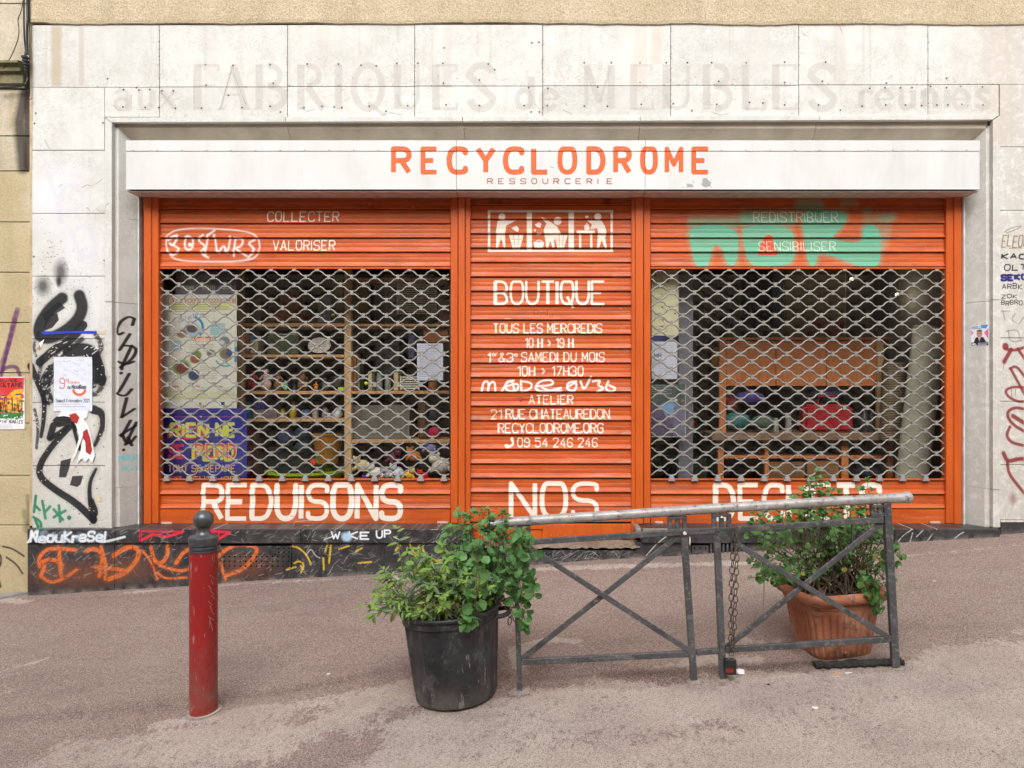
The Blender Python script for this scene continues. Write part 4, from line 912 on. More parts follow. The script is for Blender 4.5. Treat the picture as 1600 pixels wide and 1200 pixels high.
# splayed reveals: stone slabs running back to the shutters
def reveal(side, ya, yb, front_in=0.0, nm='reveal_panel', outset=0.0):
    bm = BM()
    if side == 'l': xf, xb = xl - .004 + outset, P(222, 0, .2).x + outset * .6
    else: xf, xb = xr + .004 - outset, P(1503.5, 0, .2).x - outset * .6
    za, zb = P(0, yb).z, P(0, ya).z
    q = -.05 if side == 'l' else .05; xf = xf + (xb - xf) * .034 / .2
    if ya < 197:  # top piece is mitred against the soffit
        zbb = 1.5 + 364 * 6.2 / 1200
    else: zbb = zb
    c = [(xf + q, .034, za), (xf, .034, za), (xb, .2, za), (xb + q, .2, za), (xf + q, .034, zb), (xf, .034, zb), (xb, .2, zbb), (xb + q, .2, zbb)]
    hexa(bm, c); bmesh.ops.recalc_face_normals(bm, faces=bm.faces)
    return mk(nm, bm, M_stone, B, bevel=.001)
for a, b, o in ((194, 471.6, 0), (472.2, 763, 0), (763.6, 826.5, .012)): reveal('l', a, b, outset=o)
for a, b, o in ((194, 469.6, 0), (470.2, 764, 0), (764.6, 824.5, .012)): reveal('r', a, b, outset=o)
def soffit(a, b):
    bm = BM(); y0, y1 = .034, .2; z0 = zt + (1.5 + 364 * 6.2 / 1200 - zt) * .17; z1 = 1.5 + 364 * 6.2 / 1200
    xa0, xb0 = P(a, 0).x, P(b, 0).x; k = lambda x: xl + (x - xl)  # joints run straight back
    xa1 = P(222, 0, .2).x if a < 180 else xa0; xb1 = P(1503.5, 0, .2).x if b > 1540 else xb0; g = .0015
    c = [(xa0 + g, y0, z0), (xb0 - g, y0, z0), (xb1 - g, y1, z1), (xa1 + g, y1, z1), (xa0 + g, y0, z0 + .06), (xb0 - g, y0, z0 + .06), (xb1 - g, y1, z1 + .06), (xa1 + g, y1, z1 + .06)]
    hexa(bm, c); return mk('soffit_panel', bm, M_soffit, B, bevel=.001)
for a, b in ((178.5, 447), (447, 724), (724, 1000), (1000, 1277), (1277, 1547.5)): soffit(a, b)
# lintel strip behind the sign closing the opening
bm = BM(); box(bm, P(215, 0, .2).x, P(1510, 0, .2).x, .245, .6, P(0, 306, .2).z, zt + .099); mk('lintel', bm, M_nstone, B)
# marble slab along the front, in pieces, and the plinth under it
def slab(a, b, zt_=.378, zb_=.268, Yf=-.06, Yb=.36, nm='sill_slab', nose=False):
    bm = BM(); x0, x1 = P(a, 0, Yf).x + .0012, P(b, 0, Yf).x - .0012
    box(bm, x0, x1, Yf, Yb, zb_, zt_)
    return mk(nm, bm, M_dark, B, bevel=.004)
for a, b in ((42, 180), (180, 219), (219, 470), (470, 735), (1003, 1200), (1200, 1398), (1398, 1563)): slab(a, b)
bm = BM(); box(bm, P(994, 0, -.06).x, P(1003, 0, -.06).x - .001, -.058, .3, .33, .38); mk('slab_nosing', bm, M_galv, B, bevel=.006)
bm = BM(); box(bm, P(1004, 0, -.062).x, P(1116, 0, -.062).x, -.068, -.061, .352, .384); mk('metal_edge_strip', bm, M_galv, B, bevel=.002)
def plinth(a, b, top=.2665):
    bm = BM(); x0, x1 = P(a, 0, -.04).x + .001, P(b, 0, -.04).x - .001
    box(bm, x0, x1, -.04 + random.uniform(-.001, .001), .03, -.6, top); return mk('plinth_panel', bm, M_dark, B, bevel=.001)
for a, b, t in ((43, 179, .2665), (179, 238, .2665), (238, 345, .2665), (456, 600, .2665), (600, 735, .2665), (735, 862, .2095), (862, 993, .2095), (993, 1080, .2665), (1166, 1300, .2665), (1300, 1562, .2665)): plinth(a, b, t)
# perforated vent plate and barred vent
def vent_plate(a, b, y0, y1, nx, ny):
    bm = BM(); p0 = P(a, y1, -.04); p1 = P(b, y0, -.04); X = [p0.x + (p1.x - p0.x) * i / nx for i in range(nx + 1)]; Z = [p0.z + (p1.z - p0.z) * i / ny for i in range(ny + 1)]
    V = {}
    def v(i, j):
        if (i, j) not in V: V[i, j] = bm.verts.new((X[i], -.041, Z[j]))
        return V[i, j]
    for i in range(nx):
        for j in range(ny):
            cx, cz = (X[i] + X[i + 1]) / 2 , (Z[j] + Z[j + 1]) / 2; r = .0075
            ring = [bm.verts.new((cx + r * math.cos(math.pi / 4 * k + math.pi / 8), -.041, cz + r * math.sin(math.pi / 4 * k + math.pi / 8))) for k in range(8)]
            c = [v(i + 1, j + 1), v(i, j + 1), v(i, j), v(i + 1, j)]
            for s in range(4):
                bm.faces.new((c[s], ring[(2 * s + 1) % 8], ring[2 * s])); 
                bm.faces.new((c[s], c[(s + 1) % 4], ring[(2 * s + 2) % 8], ring[(2 * s + 1) % 8]))
    bmesh.ops.recalc_face_normals(bm, faces=bm.faces)
    return mk('vent_plate', bm, M_dark, B)
bm = BM(); pbox(bm, 346, 455, 852, 940, -.028, .05); mk('vent_black_backing', bm, M_black, B)  # solid black backing stands in for the dark inside of the vent
vent_plate(346, 455, 866, 888, 13, 3); 
bm = BM(); pbox(bm, 345, 431, 853.5, 865.5, -.04, .01); pbox(bm, 345, 456, 888.5, 940, -.04, .03); mk('vent_surround', bm, M_dark, B, bevel=.001)
vent_plate(431.5, 455.5, 853.5, 865.5, 3, 2)
bm = BM(); pbox(bm, 1081, 1165, 849, 884, -.025, .05); mk('vent_black_backing', bm, M_black, B)  # black box again painting the darkness behind plate and bars
vent_plate(1081, 1107, 852, 880, 3, 3)
for i in range(9):
    bm = BM(); x = 1110 + i * 6.4; pbox(bm, x, x + 2.6, 848.6, 870, -.045, .012); mk('vent_bar', bm, M_rail, B)
bm = BM(); pbox(bm, 1107.5, 1166, 870.2, 873, -.048, .02); mk('vent_frame', bm, M_rail, B, bevel=.001)
# broken stone threshold under the door shutter
def threshold():
    bm = BM(); R = random.Random(4); n = 44; xa, xb = P(736, 0, -.05).x, P(1000, 0, -.05).x; fr = []
    for i in range(n + 1):
        x = xa + (xb - xa) * i / n; d = R.uniform(-.012, .006) - (.03 if 15 < i < 34 and i % 3 else 0) * R.random(); h = .224 + R.uniform(0, .012)
        fr.append([bm.verts.new((x, -.055 - d, .245 + R.uniform(-.006, .003))), bm.verts.new((x, -.06 - d * .4, h)), bm.verts.new((x, .02, h)), bm.verts.new((x, .3, .247))])
    for a, b in zip(fr, fr[1:]):
        for k in range(3): bm.faces.new((a[k], b[k], b[k + 1], a[k + 1]))
        bm.faces.new((a[3], b[3], b[0], a[0]))
    bmesh.ops.recalc_face_normals(bm, faces=bm.faces)
    m = stucco('chipped_threshold_stone', (.16, .12, .08), (.34, .28, .21), .6, 40); return mk('broken_threshold', bm, m, B)
threshold()
# orange posts between the shutters
for a, b, y1, Y in ((224, 236, 822, .15), (716, 726.5, 820, .15), (993, 1005.5, 822, .15), (1491, 1503, 822, .15)):
    bm = BM(); p0 = P(a, y1, Y); p1 = P(b, 300, Y); box(bm, p0.x + .001, p1.x - .001, Y, .26, max(p0.z, .379), p1.z); mk('frame_post', bm, M_oframe, B, bevel=.003)
bm = BM(); box(bm, P(222, 0, .2).x - .003, P(223.5, 0, .2).x, .14, .2, .379, P(0, 304, .2).z); mk('pale_edge_bead', bm, simple('off_white_bead', (.6, .58, .55), .5), B)
bm = BM(); box(bm, P(1503.6, 0, .15).x, P(1506, 0, .15).x, .13, .199, .379, P(0, 304, .2).z); mk('pale_edge_bead', bm, simple('off_white_bead_right', (.6, .58, .55), .5), B)
bm = BM(); pbox(bm, 1564, 1720, 812.5, 816, -.006, .03); mk('pier_foot_moulding', bm, M_stone, B, bevel=.001)
bm = BM(); pbox(bm, 1563.5, 1720, 816.6, 846, -.0, .04); mk('plinth_panel', bm, M_dark, B, bevel=.001)

# ================================================================ LEFT NEIGHBOUR
NB = thing('neighbouring_house', 'yellowish house at the far left with weathered limestone blocks and a mossy cornice', 'building', (-4.6, .3, -.1))
def nblock(y0, y1, mat, Y=.03, nm='wall_block', x0=-260, x1=44.5, bev=.003):
    bm = BM(); a = P(x0, y1); b = P(x1, y0); box(bm, a.x, b.x, Y, Y + .4, a.z + .001, b.z - .001); return mk(nm, bm, mat, NB, bevel=bev)
nblock(-400, 2, M_nstone); nblock(3, 96, M_nstone); nblock(137, 210, M_nstone); nblock(211, 265, M_nstone)
for a, b in ((266, 345), (346, 424), (425, 503), (504, 582), (583, 661), (662, 743), (744, 821)): nblock(a, b, M_yellow, .03, 'stucco_band', bev=.0015)
nblock(822, 1010, M_yellow, .01, 'base_wall')
nblock(-1600, -401, M_render)
def cornice():
    bm = BM(); prof = [(.03, 96.5), (-.02, 97), (-.06, 99), (-.065, 103), (-.03, 106), (-.03, 113), (.0, 115), (.0, 130), (.015, 132), (.015, 136.4), (.3, 136.4), (.3, 96.5)]
    rings = []
    for px in (-260, -100, 0, 36): rings.append([bm.verts.new((P(px, 0).x, y, P(0, py).z)) for y, py in prof])
    for a, b in zip(rings, rings[1:]):
        for k in range(len(prof)): bm.faces.new((a[k], b[k], b[(k + 1) % len(prof)], a[(k + 1) % len(prof)]))
    bm.faces.new(rings[0]); bm.faces.new(rings[-1][::-1]); bmesh.ops.recalc_face_normals(bm, faces=bm.faces)
    return mk('cornice', bm, stucco('mossy_limestone', (.10, .115, .045), (.30, .25, .15), .6, 40), NB)
cornice()
bm = BM(); a = P(45, 822); b = P(49.6, -400); box(bm, a.x, b.x, .008, .3, a.z, b.z); mk('corner_strip', bm, simple('corner_strip_plaster', (.52, .40, .24), .8, 0, .3, 8, .3), NB, bevel=.002)
# kerb stone at its foot
bm = BM(); c = []
for (x, y, z) in ((-6, -.34, gz(-6, -.3) - .1), (-4.22, -.10, gz(-4.2, -.1) - .1), (-4.08, .0, gz(-4.1, 0) - .1), (-6, .0, gz(-6, 0) - .1)): c.append((x, y, z))
c2 = [(x, y, z + .118) for x, y, z in c]; hexa(bm, c + c2)
tag(mk('kerb_stone', bm, simple('grey_kerb_stone', (.27, .25, .235), .8, 0, .35, 10, .4), None, bevel=.004), 'worn grey kerb stone at the foot of the yellowish house', 'kerb stone')
# cables in the corner
CM = simple('cable_rubber', (.02, .02, .022), .5)
def cable(pts, r, label, n=6, Y=-.03):
    bm = BM(); q_ = chaikin([(p[0], p[1]) for p in pts], 2); tube(bm, [P(x, y, Y - .006 * math.sin(i)) for i, (x, y) in enumerate(q_)], r, n); return tag(mk('cable', bm, CM, None, smooth=True), label, 'cable', 'cables in the corner between the two houses')
cable([(44, -30), (44, 20), (42, 50), (43, 86)], .010, 'thickest black cable running straight down the corner beside the cornice')
cable([(38, -30), (37, 20), (38, 60), (41, 85), (38, 100), (42, 118), (43, 130), (30, 136), (-5, 137)], .007, 'black cable that turns left under the mossy cornice')
cable([(41, -30), (42, 30), (43, 60), (38, 88), (36, 95), (41, 108), (44, 125), (38, 133), (0, 134), (-6, 133)], .004, 'thin black cable looping at the end of the mossy cornice')
cable([(40, -30), (34, 18), (27, 30), (31, 52), (22, 80), (8, 105), (-6, 118)], .0035, 'single thin wire bowing out to the left across the limestone')
cable([(46, -30), (46, 60), (47, 155), (43, 157), (50, 154)], .0028, 'hair thin cable ending in a small hook on the corner strip')
bm = BM(); 
for i in range(5): box(bm, P(36, 0, -.05).x + .004 * i, P(44, 0, -.05).x - .003 * i, -.075 + .004 * i, -.03, P(0, 92 + i * 5, -.05).z, P(0, 88 + i * 5, -.05).z)
tag(mk('cable_junction', bm, CM, None, bevel=.003), 'small black cable splice box at the end of the mossy cornice', 'junction box')

# ================================================================ ACROSS THE STREET (seen only as reflection)
FB = thing('apartment_house', 'beige apartment house across the street, mirrored faintly in the shop windows', 'building', (0, -14.2, -1))
def farwall():
    bm = BM(); box(bm, -24, 24, -16, -14.2, -3, 9.5); mk('facade', bm, M_far, FB)
    wm = simple('shutter_grey_green', (.14, .15, .14), .6); 
    for i in range(12):
        for j in range(3):
            x = -20 + i * 3.6; z = .2 + j * 2.9
            bm = BM(); box(bm, x, x + 1.1, -14.198, -14.12, z, z + 1.9); mk('window_shutter', bm, wm, FB)
    bm = BM(); box(bm, -24, 24, -14.19, -13.8, 9.51, 9.8); mk('roof_edge', bm, M_far, FB)
farwall()

# ================================================================ SIGN
SG = thing('shop_sign', 'long white metal box sign with orange hand painted lettering above the shutters', 'sign', (0, 0, 2.9))
seams = [196.5, 713, 1008, 1531]
def signseg(a, b):
    x0, x1 = P(a, 0, GYs).x + .0012, P(b, 0, GYs).x - .0012
    zt_, zm, zb = P(0, 219.5, GYs).z, P(0, 236.4, GYs).z, P(0, 295.5, GYs).z
    bm = BM(); box(bm, x0, x1, GYs - .004, .19, zm + .001, zt_); mk('top_strip', bm, M_sign, SG, bevel=.0015)
    bm = BM(); zs_ = P(0, 306, .19).z
    c = [(x0, GYs, zb), (x1, GYs, zb), (x1, .19, zb - .012), (x0, .19, zb - .012), (x0, GYs, zm - .001), (x1, GYs, zm - .001), (x1, .185, zm - .001), (x0, .185, zm - .001)]
    hexa(bm, c); mk('fascia_panel', bm, M_sign, SG, bevel=.002)
    bm = BM(); box(bm, x0, x1, GYs - .006, GYs - .0005, zb - .004, zb + .004); mk('drip_lip', bm, M_sign, SG, bevel=.001)
    g = simple('sign_underside', (.56, .46, .42), .6); bm = BM(); box(bm, x0 + .004, x1 - .004, GYs + .012, .185, zb - .018, zb - .0125); mk('underside', bm, g, SG)
for a, b in zip(seams, seams[1:]): signseg(a, b)
bm = BM(); rp = [(208 + 38.3 * i, 234.8 - i * .03) for i in range(35)]
rivm = bpy.data.meshes.new('rivet'); b2 = BM(); blob(b2, (0, 0, 0), (.006, .004, .006), 1, 0); b2.to_mesh(rivm); b2.free(); rivm.materials.append(simple('dull_rivet', (.42, .42, .42), .4, .4))
for x, y in rp: link_mesh('rivet', rivm, SG, P(x, y, GYs - .005))
for x in (716, 1009): # brackets where the sign meets the posts
    bm = BM(); pbox(bm, x - 6, x + 6, 300, 306, .12, .07); mk('bracket', bm, M_sign, SG, bevel=.002)

# ================================================================ SHUTTERS
PITCH = 22.45 * 6.2 / 1200
def slat_profile(h, last=False):
    # (y, z from top) : recess under the joint above, flat with shallow ribs, rolled lip at the foot
    s = h
    return [(.018, 0), (.016, -.045 * s), (.004, -.055 * s), (.0036, -.09 * s), (.0030, -.20 * s), (.0022, -.30 * s), (.0030, -.325 * s), (.0030, -.35 * s), (.0018, -.375 * s), (.0006, -.60 * s), (.0014, -.625 * s), (.0013, -.65 * s), (-.0008, -.68 * s),
            (-.0022, -.76 * s), (-.0075, -.84 * s), (-.0125, -.90 * s), (-.0135, -.945 * s), (-.0115, -.97 * s), (-.004, -.98 * s), (.018, -1.0 * s)]
def slat_mesh(w, h, mat, profile=None):
    bm = BM(); pr = profile or slat_profile(h); rings = []; n = 1
    for x in (-w / 2, w / 2): rings.append([bm.verts.new((x, y, z)) for y, z in pr])
    for k in range(len(pr) - 1): bm.faces.new((rings[0][k + 1], rings[1][k + 1], rings[1][k], rings[0][k]))
    bm.faces.new(rings[0]); bm.faces.new(rings[1][::-1])
    bmesh.ops.recalc_face_normals(bm, faces=bm.faces)
    me = bpy.data.meshes.new('slat'); bm.to_mesh(me); bm.free()
    for p in me.polygons: p.use_smooth = len(p.vertices) == 4
    me.materials.append(mat); 
    try: me.set_sharp_from_angle(angle=math.radians(50))
    except Exception: pass
    return me
def zpy(py): return P(0, py, SY).z
def shutter(name, px0, px1, label, joints, bottom, grille=None):
    t = thing(name, label, 'roller shutter', ((P(px0, 0, SY).x + P(px1, 0, SY).x) / 2, SY, .38), 'roller shutters of the shop')
    x0, x1 = P(px0, 0, SY).x, P(px1, 0, SY).x; xc = (x0 + x1) / 2; meshes = {}
    for a, b in zip(joints, joints[1:]):
        if a is None or b is None: continue
        h = zpy(a) - zpy(b); k = round(h, 4)
        if k not in meshes: meshes[k] = slat_mesh(x1 - x0 - .002, h, M_shut)
        o = link_mesh('slat', meshes[k], t, (xc, SY + random.uniform(-.0006, .0006), zpy(a))); o.rotation_euler = (random.uniform(-.02, .02), random.uniform(-.0007, .0007), random.uniform(-.0008, .0008))
    # bottom bar
    b0, b1 = bottom; z1, z0 = zpy(b0), zpy(b1)
    bm = BM(); box(bm, x0 + .002, x1 - .002, SY - .012, SY + .02, z0, z1 - .001); mk('bottom_bar', bm, M_shut, t, bevel=.002)
    return t, x0, x1
def guide(t, a, b, Y=.165, y1=821, zb=None):
    bm = BM(); p0 = P(a, y1, Y); p1 = P(b, 303, Y); box(bm, p0.x + .0008, p1.x - .0008, Y, .25, zb if zb else max(p0.z, .379), p1.z); return mk('guide_rail', bm, M_oframe, t, bevel=.003)
CJ = [305.5] + [320.6 + 22.45 * k for k in range(22)]
tc, cx0, cx1 = shutter('roller_shutter', 735, 987, 'closed orange middle shutter covered with white lettering and three pictograms', CJ, (792.2, 815))
guide(tc, 727, 735, zb=.25); guide(tc, 986.5, 993, zb=.25)
bm = BM(); box(bm, cx0 + .0, cx1, SY - .004, SY + .02, zpy(817), zpy(815.3)); mk('joint_strip', bm, M_black, tc)
bm = BM(); box(bm, P(826, 0, .18).x, P(986, 0, .18).x, .175, .215, .252, zpy(818)); mk('threshold_bar', bm, M_oframe, tc, bevel=.003)
bm = BM(); box(bm, P(736, 0, .18).x, P(825.5, 0, .18).x, .18, .215, .252, zpy(818)); mk('threshold_bar', bm, M_oframe, tc, bevel=.003)
bm = BM(); pbox(bm, 826, 848, 819, 827, .15, .024); pbox(bm, 828, 846, 827.5, 842, .16, .014); mk('lock_bracket', bm, M_oframe, tc, bevel=.002)
sc_ = BM()
for x in (858, 868, 880, 895, 960, 975): blob(sc_, P(x, 822, .17), (.004, .003, .004), 1, 0); blob(sc_, P(x + 3, 836, .17), (.004, .003, .004), 1, 0)
mk('screw_heads', sc_, simple('pale_screw', (.55, .45, .4), .4, .3), tc, kind='stuff')
LJ = [306, 327, 349.5, 372, 394.5, 417.5]
LB = [750.5, 772.8, 795]
tl, lx0, lx1 = shutter('roller_shutter', 247.5, 704, 'left orange roller shutter with open wave grille and COLLECTER lettering', LJ + [None] + LB, (795.6, 820.5))
guide(tl, 236.5, 247.5); guide(tl, 704, 715.5)
tr_, rx0, rx1 = shutter('roller_shutter', 1016.5, 1478.5, 'right orange roller shutter with open wave grille and a teal spray tag', LJ + [None] + LB, (795.6, 820.5))
guide(tr_, 1006, 1016.5); guide(tr_, 1478.5, 1490.5)
for t, x0, x1 in ((tl, lx0, lx1), (tr_, rx0, rx1)):
    bm = BM(); box(bm, x0, x1, SY - .014, SY + .016, zpy(420.5), zpy(417.8)); mk('grille_head_rail', bm, M_oframe, t, bevel=.002)
    bm = BM(); box(bm, x0, x1, SY - .014, SY + .016, zpy(750.2), zpy(747.8)); mk('grille_foot_rail', bm, M_oframe, t, bevel=.002)
# wave grille: 27 bent tubes per shutter, each its own part
def wave_mesh(xa, xb, phase, clips, name):
    """xa..xb photo px; peaks at phase + 36k"""
    k = 6.2 / 1200; bm = BM(); pts = []; cxp = (xa + xb) / 2; x = xa
    A = 4.1 * k
    while x <= xb + .01:
        th = 2 * math.pi * (x - phase) / 36.0; c = math.cos(th); s = math.tanh(1.9 * c) / math.tanh(1.9) * .72 + c * .28
        pts.append(((x - cxp) * k, 0, A * s)); x += 36 / 12.0
    tube(bm, pts, .0065, 6, up=(0, 0, 1))
    if clips:
        n = math.ceil((xa - phase - 18) / 36.0); x = phase + 18 + 36 * n
        while x < xb - 2:
            if x > xa + 2: box(bm, (x - cxp - 2.5) * k, (x - cxp + 2.5) * k, -.0105, .0105, -A - .0265, -A + .0095)
            x += 36
    me = bpy.data.meshes.new(name); bm.to_mesh(me); bm.free(); me.polygons.foreach_set('use_smooth', [False] * len(me.polygons))
    for p in me.polygons: p.use_smooth = abs(p.normal.y) < 2
    try: me.set_sharp_from_angle(angle=math.radians(65))
    except Exception: pass
    me.materials.append(M_galv); return me
def grille(t, xa, xb, phase):
    k = 6.2 / 1200; cxp = (xa + xb) / 2; m0 = wave_mesh(xa, xb, phase, True, 'grille_tube'); m1 = wave_mesh(xa, xb, phase + 18, True, 'grille_tube'); m2 = wave_mesh(xa, xb, phase, False, 'grille_tube')
    for i in range(27):
        py = 427.3 + 11.985 * i
        link_mesh('grille_tube', m2 if i == 26 else (m0 if i % 2 == 0 else m1), t, ((cxp - CX) * k, SY + .002 + random.uniform(-.0015, .0015), zpy(py) + random.uniform(-.0008, .0008)))
    x = phase
    topc = bpy.data.meshes.new('top_clip'); bm = BM(); box(bm, -3.2 * k, 3.2 * k, -.012, .012, -.002, .016); box(bm, -5.2 * k, 5.2 * k, -.010, .010, .0162, .024); bm.to_mesh(topc); bm.free(); topc.materials.append(M_shut if False else M_clip)
    botc = bpy.data.meshes.new('bottom_clip'); bm = BM(); w0, w1 = 2.6 * k, 5.4 * k; hexa(bm, [(-w1, -.026, -.030), (w1, -.026, -.030), (w1, .004, -.030), (-w1, .004, -.030), (-w0, -.022, .012), (w0, -.022, .012), (w0, .012, .012), (-w0, .012, .012)]); bm.to_mesh(botc); bm.free(); botc.materials.append(M_clip)
    n = 0
    while x < xb:
        if x > xa: link_mesh('top_clip', topc, t, ((x - CX) * k, SY, zpy(423.2)))
        x += 36
    x = phase - 18
    while x < xb:
        if x > xa + 3: link_mesh('bottom_clip', botc, t, ((x - CX) * k, SY, zpy(745.2)))
        x += 36
grille(tl, 248.5, 704, 280); grille(tr_, 1017.5, 1478, 1067)
# handle, latch tabs and peeled chip
bm = BM(); hh = [(459, 822), (461, 815), (485, 814), (482, 821), (459, 822)]
tube(bm, [P(x, y, .10) for x, y in hh], .0045, 6); mk('pull_handle', bm, simple('worn_pull_handle', (.62, .30, .18), .45), tl, smooth=True)
tabm = simple('bare_tab', (.6, .42, .33), .5)
for t, a, b, y in ((tl, 252, 268, 818), (tl, 683, 700, 817), (tr_, 1024, 1036, 817), (tr_, 1454, 1470, 817)):
    bm = BM(); pbox(bm, a, b, y - 2, y + 1, .165, .02); mk('latch_tab', bm, tabm, t, bevel=.001)
bm = BM(); pbox(bm, 0, 1, 0, 1, .2, .01); bm.free()
bm = BM()
for x in (251, 253, 699, 697): blob(bm, P(x, 800 + (x % 3) * 4, .185), (.003, .003, .003), 1, 0)
mk('rivets', bm, tabm, tl, kind='stuff')

# ================================================================ SHOP WINDOWS AND ROOM BEHIND
for (a, b, lab) in ((240, 712, 'left shop window behind the wave grille, posters on its glass'), (1008, 1487, 'right shop window behind the wave grille, wooden counter behind it')):
    w = thing('shop_window', lab, 'window', (P((a + b) / 2, 0, .34).x, .34, .4), 'shop windows behind the grilles')
    x0, x1 = P(a, 0, .34).x, P(b, 0, .34).x; z0, z1 = .38, P(0, 395, .34).z; fm = simple('dark_window_frame_' + str(a), (.05, .045, .04), .5)
    for (p, q_, r, s) in ((x0, x0 + .05, z0, z1), (x1 - .05, x1, z0, z1), (x0 + .051, x1 - .051, z0, z0 + .05), (x0 + .051, x1 - .051, z1 - .06, z1)):
        bm = BM(); box(bm, p, q_, .33, .38, r, s); mk('frame', bm, fm, w, bevel=.003)
    bm = BM(); box(bm, x0 + .045, x1 - .045, .350, .356, z0 + .045, z1 - .045); mk('pane', bm, M_glass, w)
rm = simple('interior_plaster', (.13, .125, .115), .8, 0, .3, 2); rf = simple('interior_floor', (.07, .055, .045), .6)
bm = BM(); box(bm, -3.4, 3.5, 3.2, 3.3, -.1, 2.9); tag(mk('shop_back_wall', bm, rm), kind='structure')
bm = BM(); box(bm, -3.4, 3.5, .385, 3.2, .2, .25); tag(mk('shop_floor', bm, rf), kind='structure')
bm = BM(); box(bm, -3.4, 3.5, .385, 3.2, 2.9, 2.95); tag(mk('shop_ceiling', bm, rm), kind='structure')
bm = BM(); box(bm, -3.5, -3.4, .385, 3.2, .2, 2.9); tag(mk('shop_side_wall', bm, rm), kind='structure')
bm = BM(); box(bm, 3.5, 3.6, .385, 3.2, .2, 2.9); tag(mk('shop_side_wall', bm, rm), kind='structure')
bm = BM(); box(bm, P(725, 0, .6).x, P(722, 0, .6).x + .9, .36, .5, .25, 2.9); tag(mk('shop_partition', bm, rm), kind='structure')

def prop(name, label, cat, mat, build, group=None, smooth=False, bevel=0.0, parts=None):
    bm = BM(); build(bm); o = mk(name, bm, mat, None, smooth=smooth, bevel=bevel); tag(o, label, cat, group); return o
def pb(name, label, cat, a, b, y0, y1, Y, d, col, rough=.55, group=None, bevel=.004):
    return prop(name, label, cat, pm(col, rough), lambda bm: pbox(bm, a, b, y0, y1, Y, d), group, False, bevel)
# posters on the left glass
YP = .362
im = sheet('info_poster', 254, 460, 370, 638, 4, (222, 220, 206))
im.text('La recyclerie ressourcerie', 262, 368, 463, 474, 1.1, (170, 60, 30), .95, flat=False, slant=.2); im.rect(264, 474, 369, 484, (216, 214, 150)); lines(im, 264, 366, 476, 488, 3.5, (60, 60, 50), .9)
for i, c in enumerate('Collecter'): im.text(c, 279 + i * 3.6, 282 + i * 3.6, 497 - i * 1.3, 505 - i * 1.3, .9, (30, 110, 170), .95, flat=False)
im.line(arc(300, 512, 17, 17, -70, 40), 4, (20, 130, 190)); im.spot(300, 514, 13, 12, (150, 190, 220), .8); im.spot(300, 513, 9, 7, (90, 70, 66)); im.spot(284, 521, 8, 7, (150, 110, 90)); im.rect(328, 505, 352, 524, (160, 200, 205), .9); lines(im, 330, 350, 507, 523, 3, (70, 90, 100), .6)
im.poly([(303, 526), (330, 526), (330, 534), (303, 534)], (206, 84, 40)); im.text('Sensibiliser', 305, 328, 526.5, 533.5, .9, (240, 230, 210), flat=False); im.rect(267, 532, 284, 548, (150, 190, 205), .8); lines(im, 267, 284, 534, 550, 3, (60, 90, 110), .6)
im.spot(351, 534, 8.5, 8.5, (120, 124, 130)); im.spot(347, 535, 4, 4, (190, 195, 200)); im.spot(306, 555, 9, 8, (120, 140, 80)); im.spot(305, 562, 8, 6, (150, 90, 60)); im.spot(330, 552, 7, 6, (110, 110, 90)); im.spot(353, 553, 10, 9, (120, 110, 70)); im.spot(358, 551, 5, 6, (50, 60, 130))
im.spot(284, 574, 14, 13, (120, 160, 90)); im.spot(285, 575, 10, 9, (120, 50, 40)); im.spot(303, 586, 9, 9, (60, 70, 100)); im.line(arc(352, 556, 16, 16, 60, 150), 3, (80, 170, 170)); im.text('Valoriser', 366, 370, 530, 566, .8, (40, 140, 170), .8)
for a, b, y0, y1 in ((262, 285, 516, 526), (296, 318, 538, 548), (318, 334, 538, 550), (312, 336, 572, 580), (316, 345, 584, 592), (262, 290, 606, 624), (300, 326, 606, 624), (340, 366, 606, 620)): lines(im, a, b, y0, y1, 2.6, (90, 88, 80), .6)
im.rect(258, 612, 369, 624, (206, 206, 140), .6); 
for a, b in ((266, 280), (301, 312), (340, 348)): im.rect(a, 603, b, 605, (200, 110, 70))
im.rect(311, 629, 315, 633, (190, 90, 90)); im.rect(345, 628, 351, 633, (30, 60, 120)); im.rect(274, 465, 281, 468, (30, 40, 120))
def poster(name, label, im, Y=YP, cat='poster', th=.003, grp=None):
    return prop(name, label, cat, printed(name + '_print_' + im.name, im, Y), lambda bm: pbox(bm, im.x0 + .2, im.x1 - .2, im.y0 + .2, im.y1 - .2, Y, th), grp)
poster('window_poster', 'tall cream information poster with round photos in the left shop window', im)
im = sheet('blue_poster', 249, 638, 386, 752, 4, (36, 32, 128))
im.spot(360, 700, 60, 60, (60, 60, 170), .6, soft=1.5); im.line([(272, 651), (370, 651)], .8, (190, 80, 160)); im.spot(314, 651, 1.2, col=(240, 240, 255)); lines(im, 330, 345, 641, 642, 3, (100, 110, 190), .8)
YL = (216, 222, 96); PK = (214, 56, 96)
for dx, dy, c in ((-3, 3, PK), (0, 0, YL)): im.text('RIEN', 265 + dx, 327 + dx, 660 + dy, 684 + dy, 5, c); 
im.text('NE', 336, 369, 660, 684, 5, YL)
im.text('SE', 262, 290, 693, 718, 5.5, PK); im.text('PERD', 299, 368, 696, 721, 6, YL); im.text('PERD', 303, 370, 692, 717, 4.5, (222, 70, 90)); im.text('PERD', 303, 370, 692, 717, 1.2, (236, 214, 140))
im.text('TOUT SE REPARE', 262, 368, 726, 738, 1.8, (230, 180, 120)); im.text('SE REUTILISE', 265, 368, 744, 756, 1.8, (230, 180, 120)); im.text('SE', 265, 282, 744, 756, 2, PK)
poster('window_poster', 'deep blue poster reading RIEN NE SE PERD at the foot of the left window', im, YP - .0)
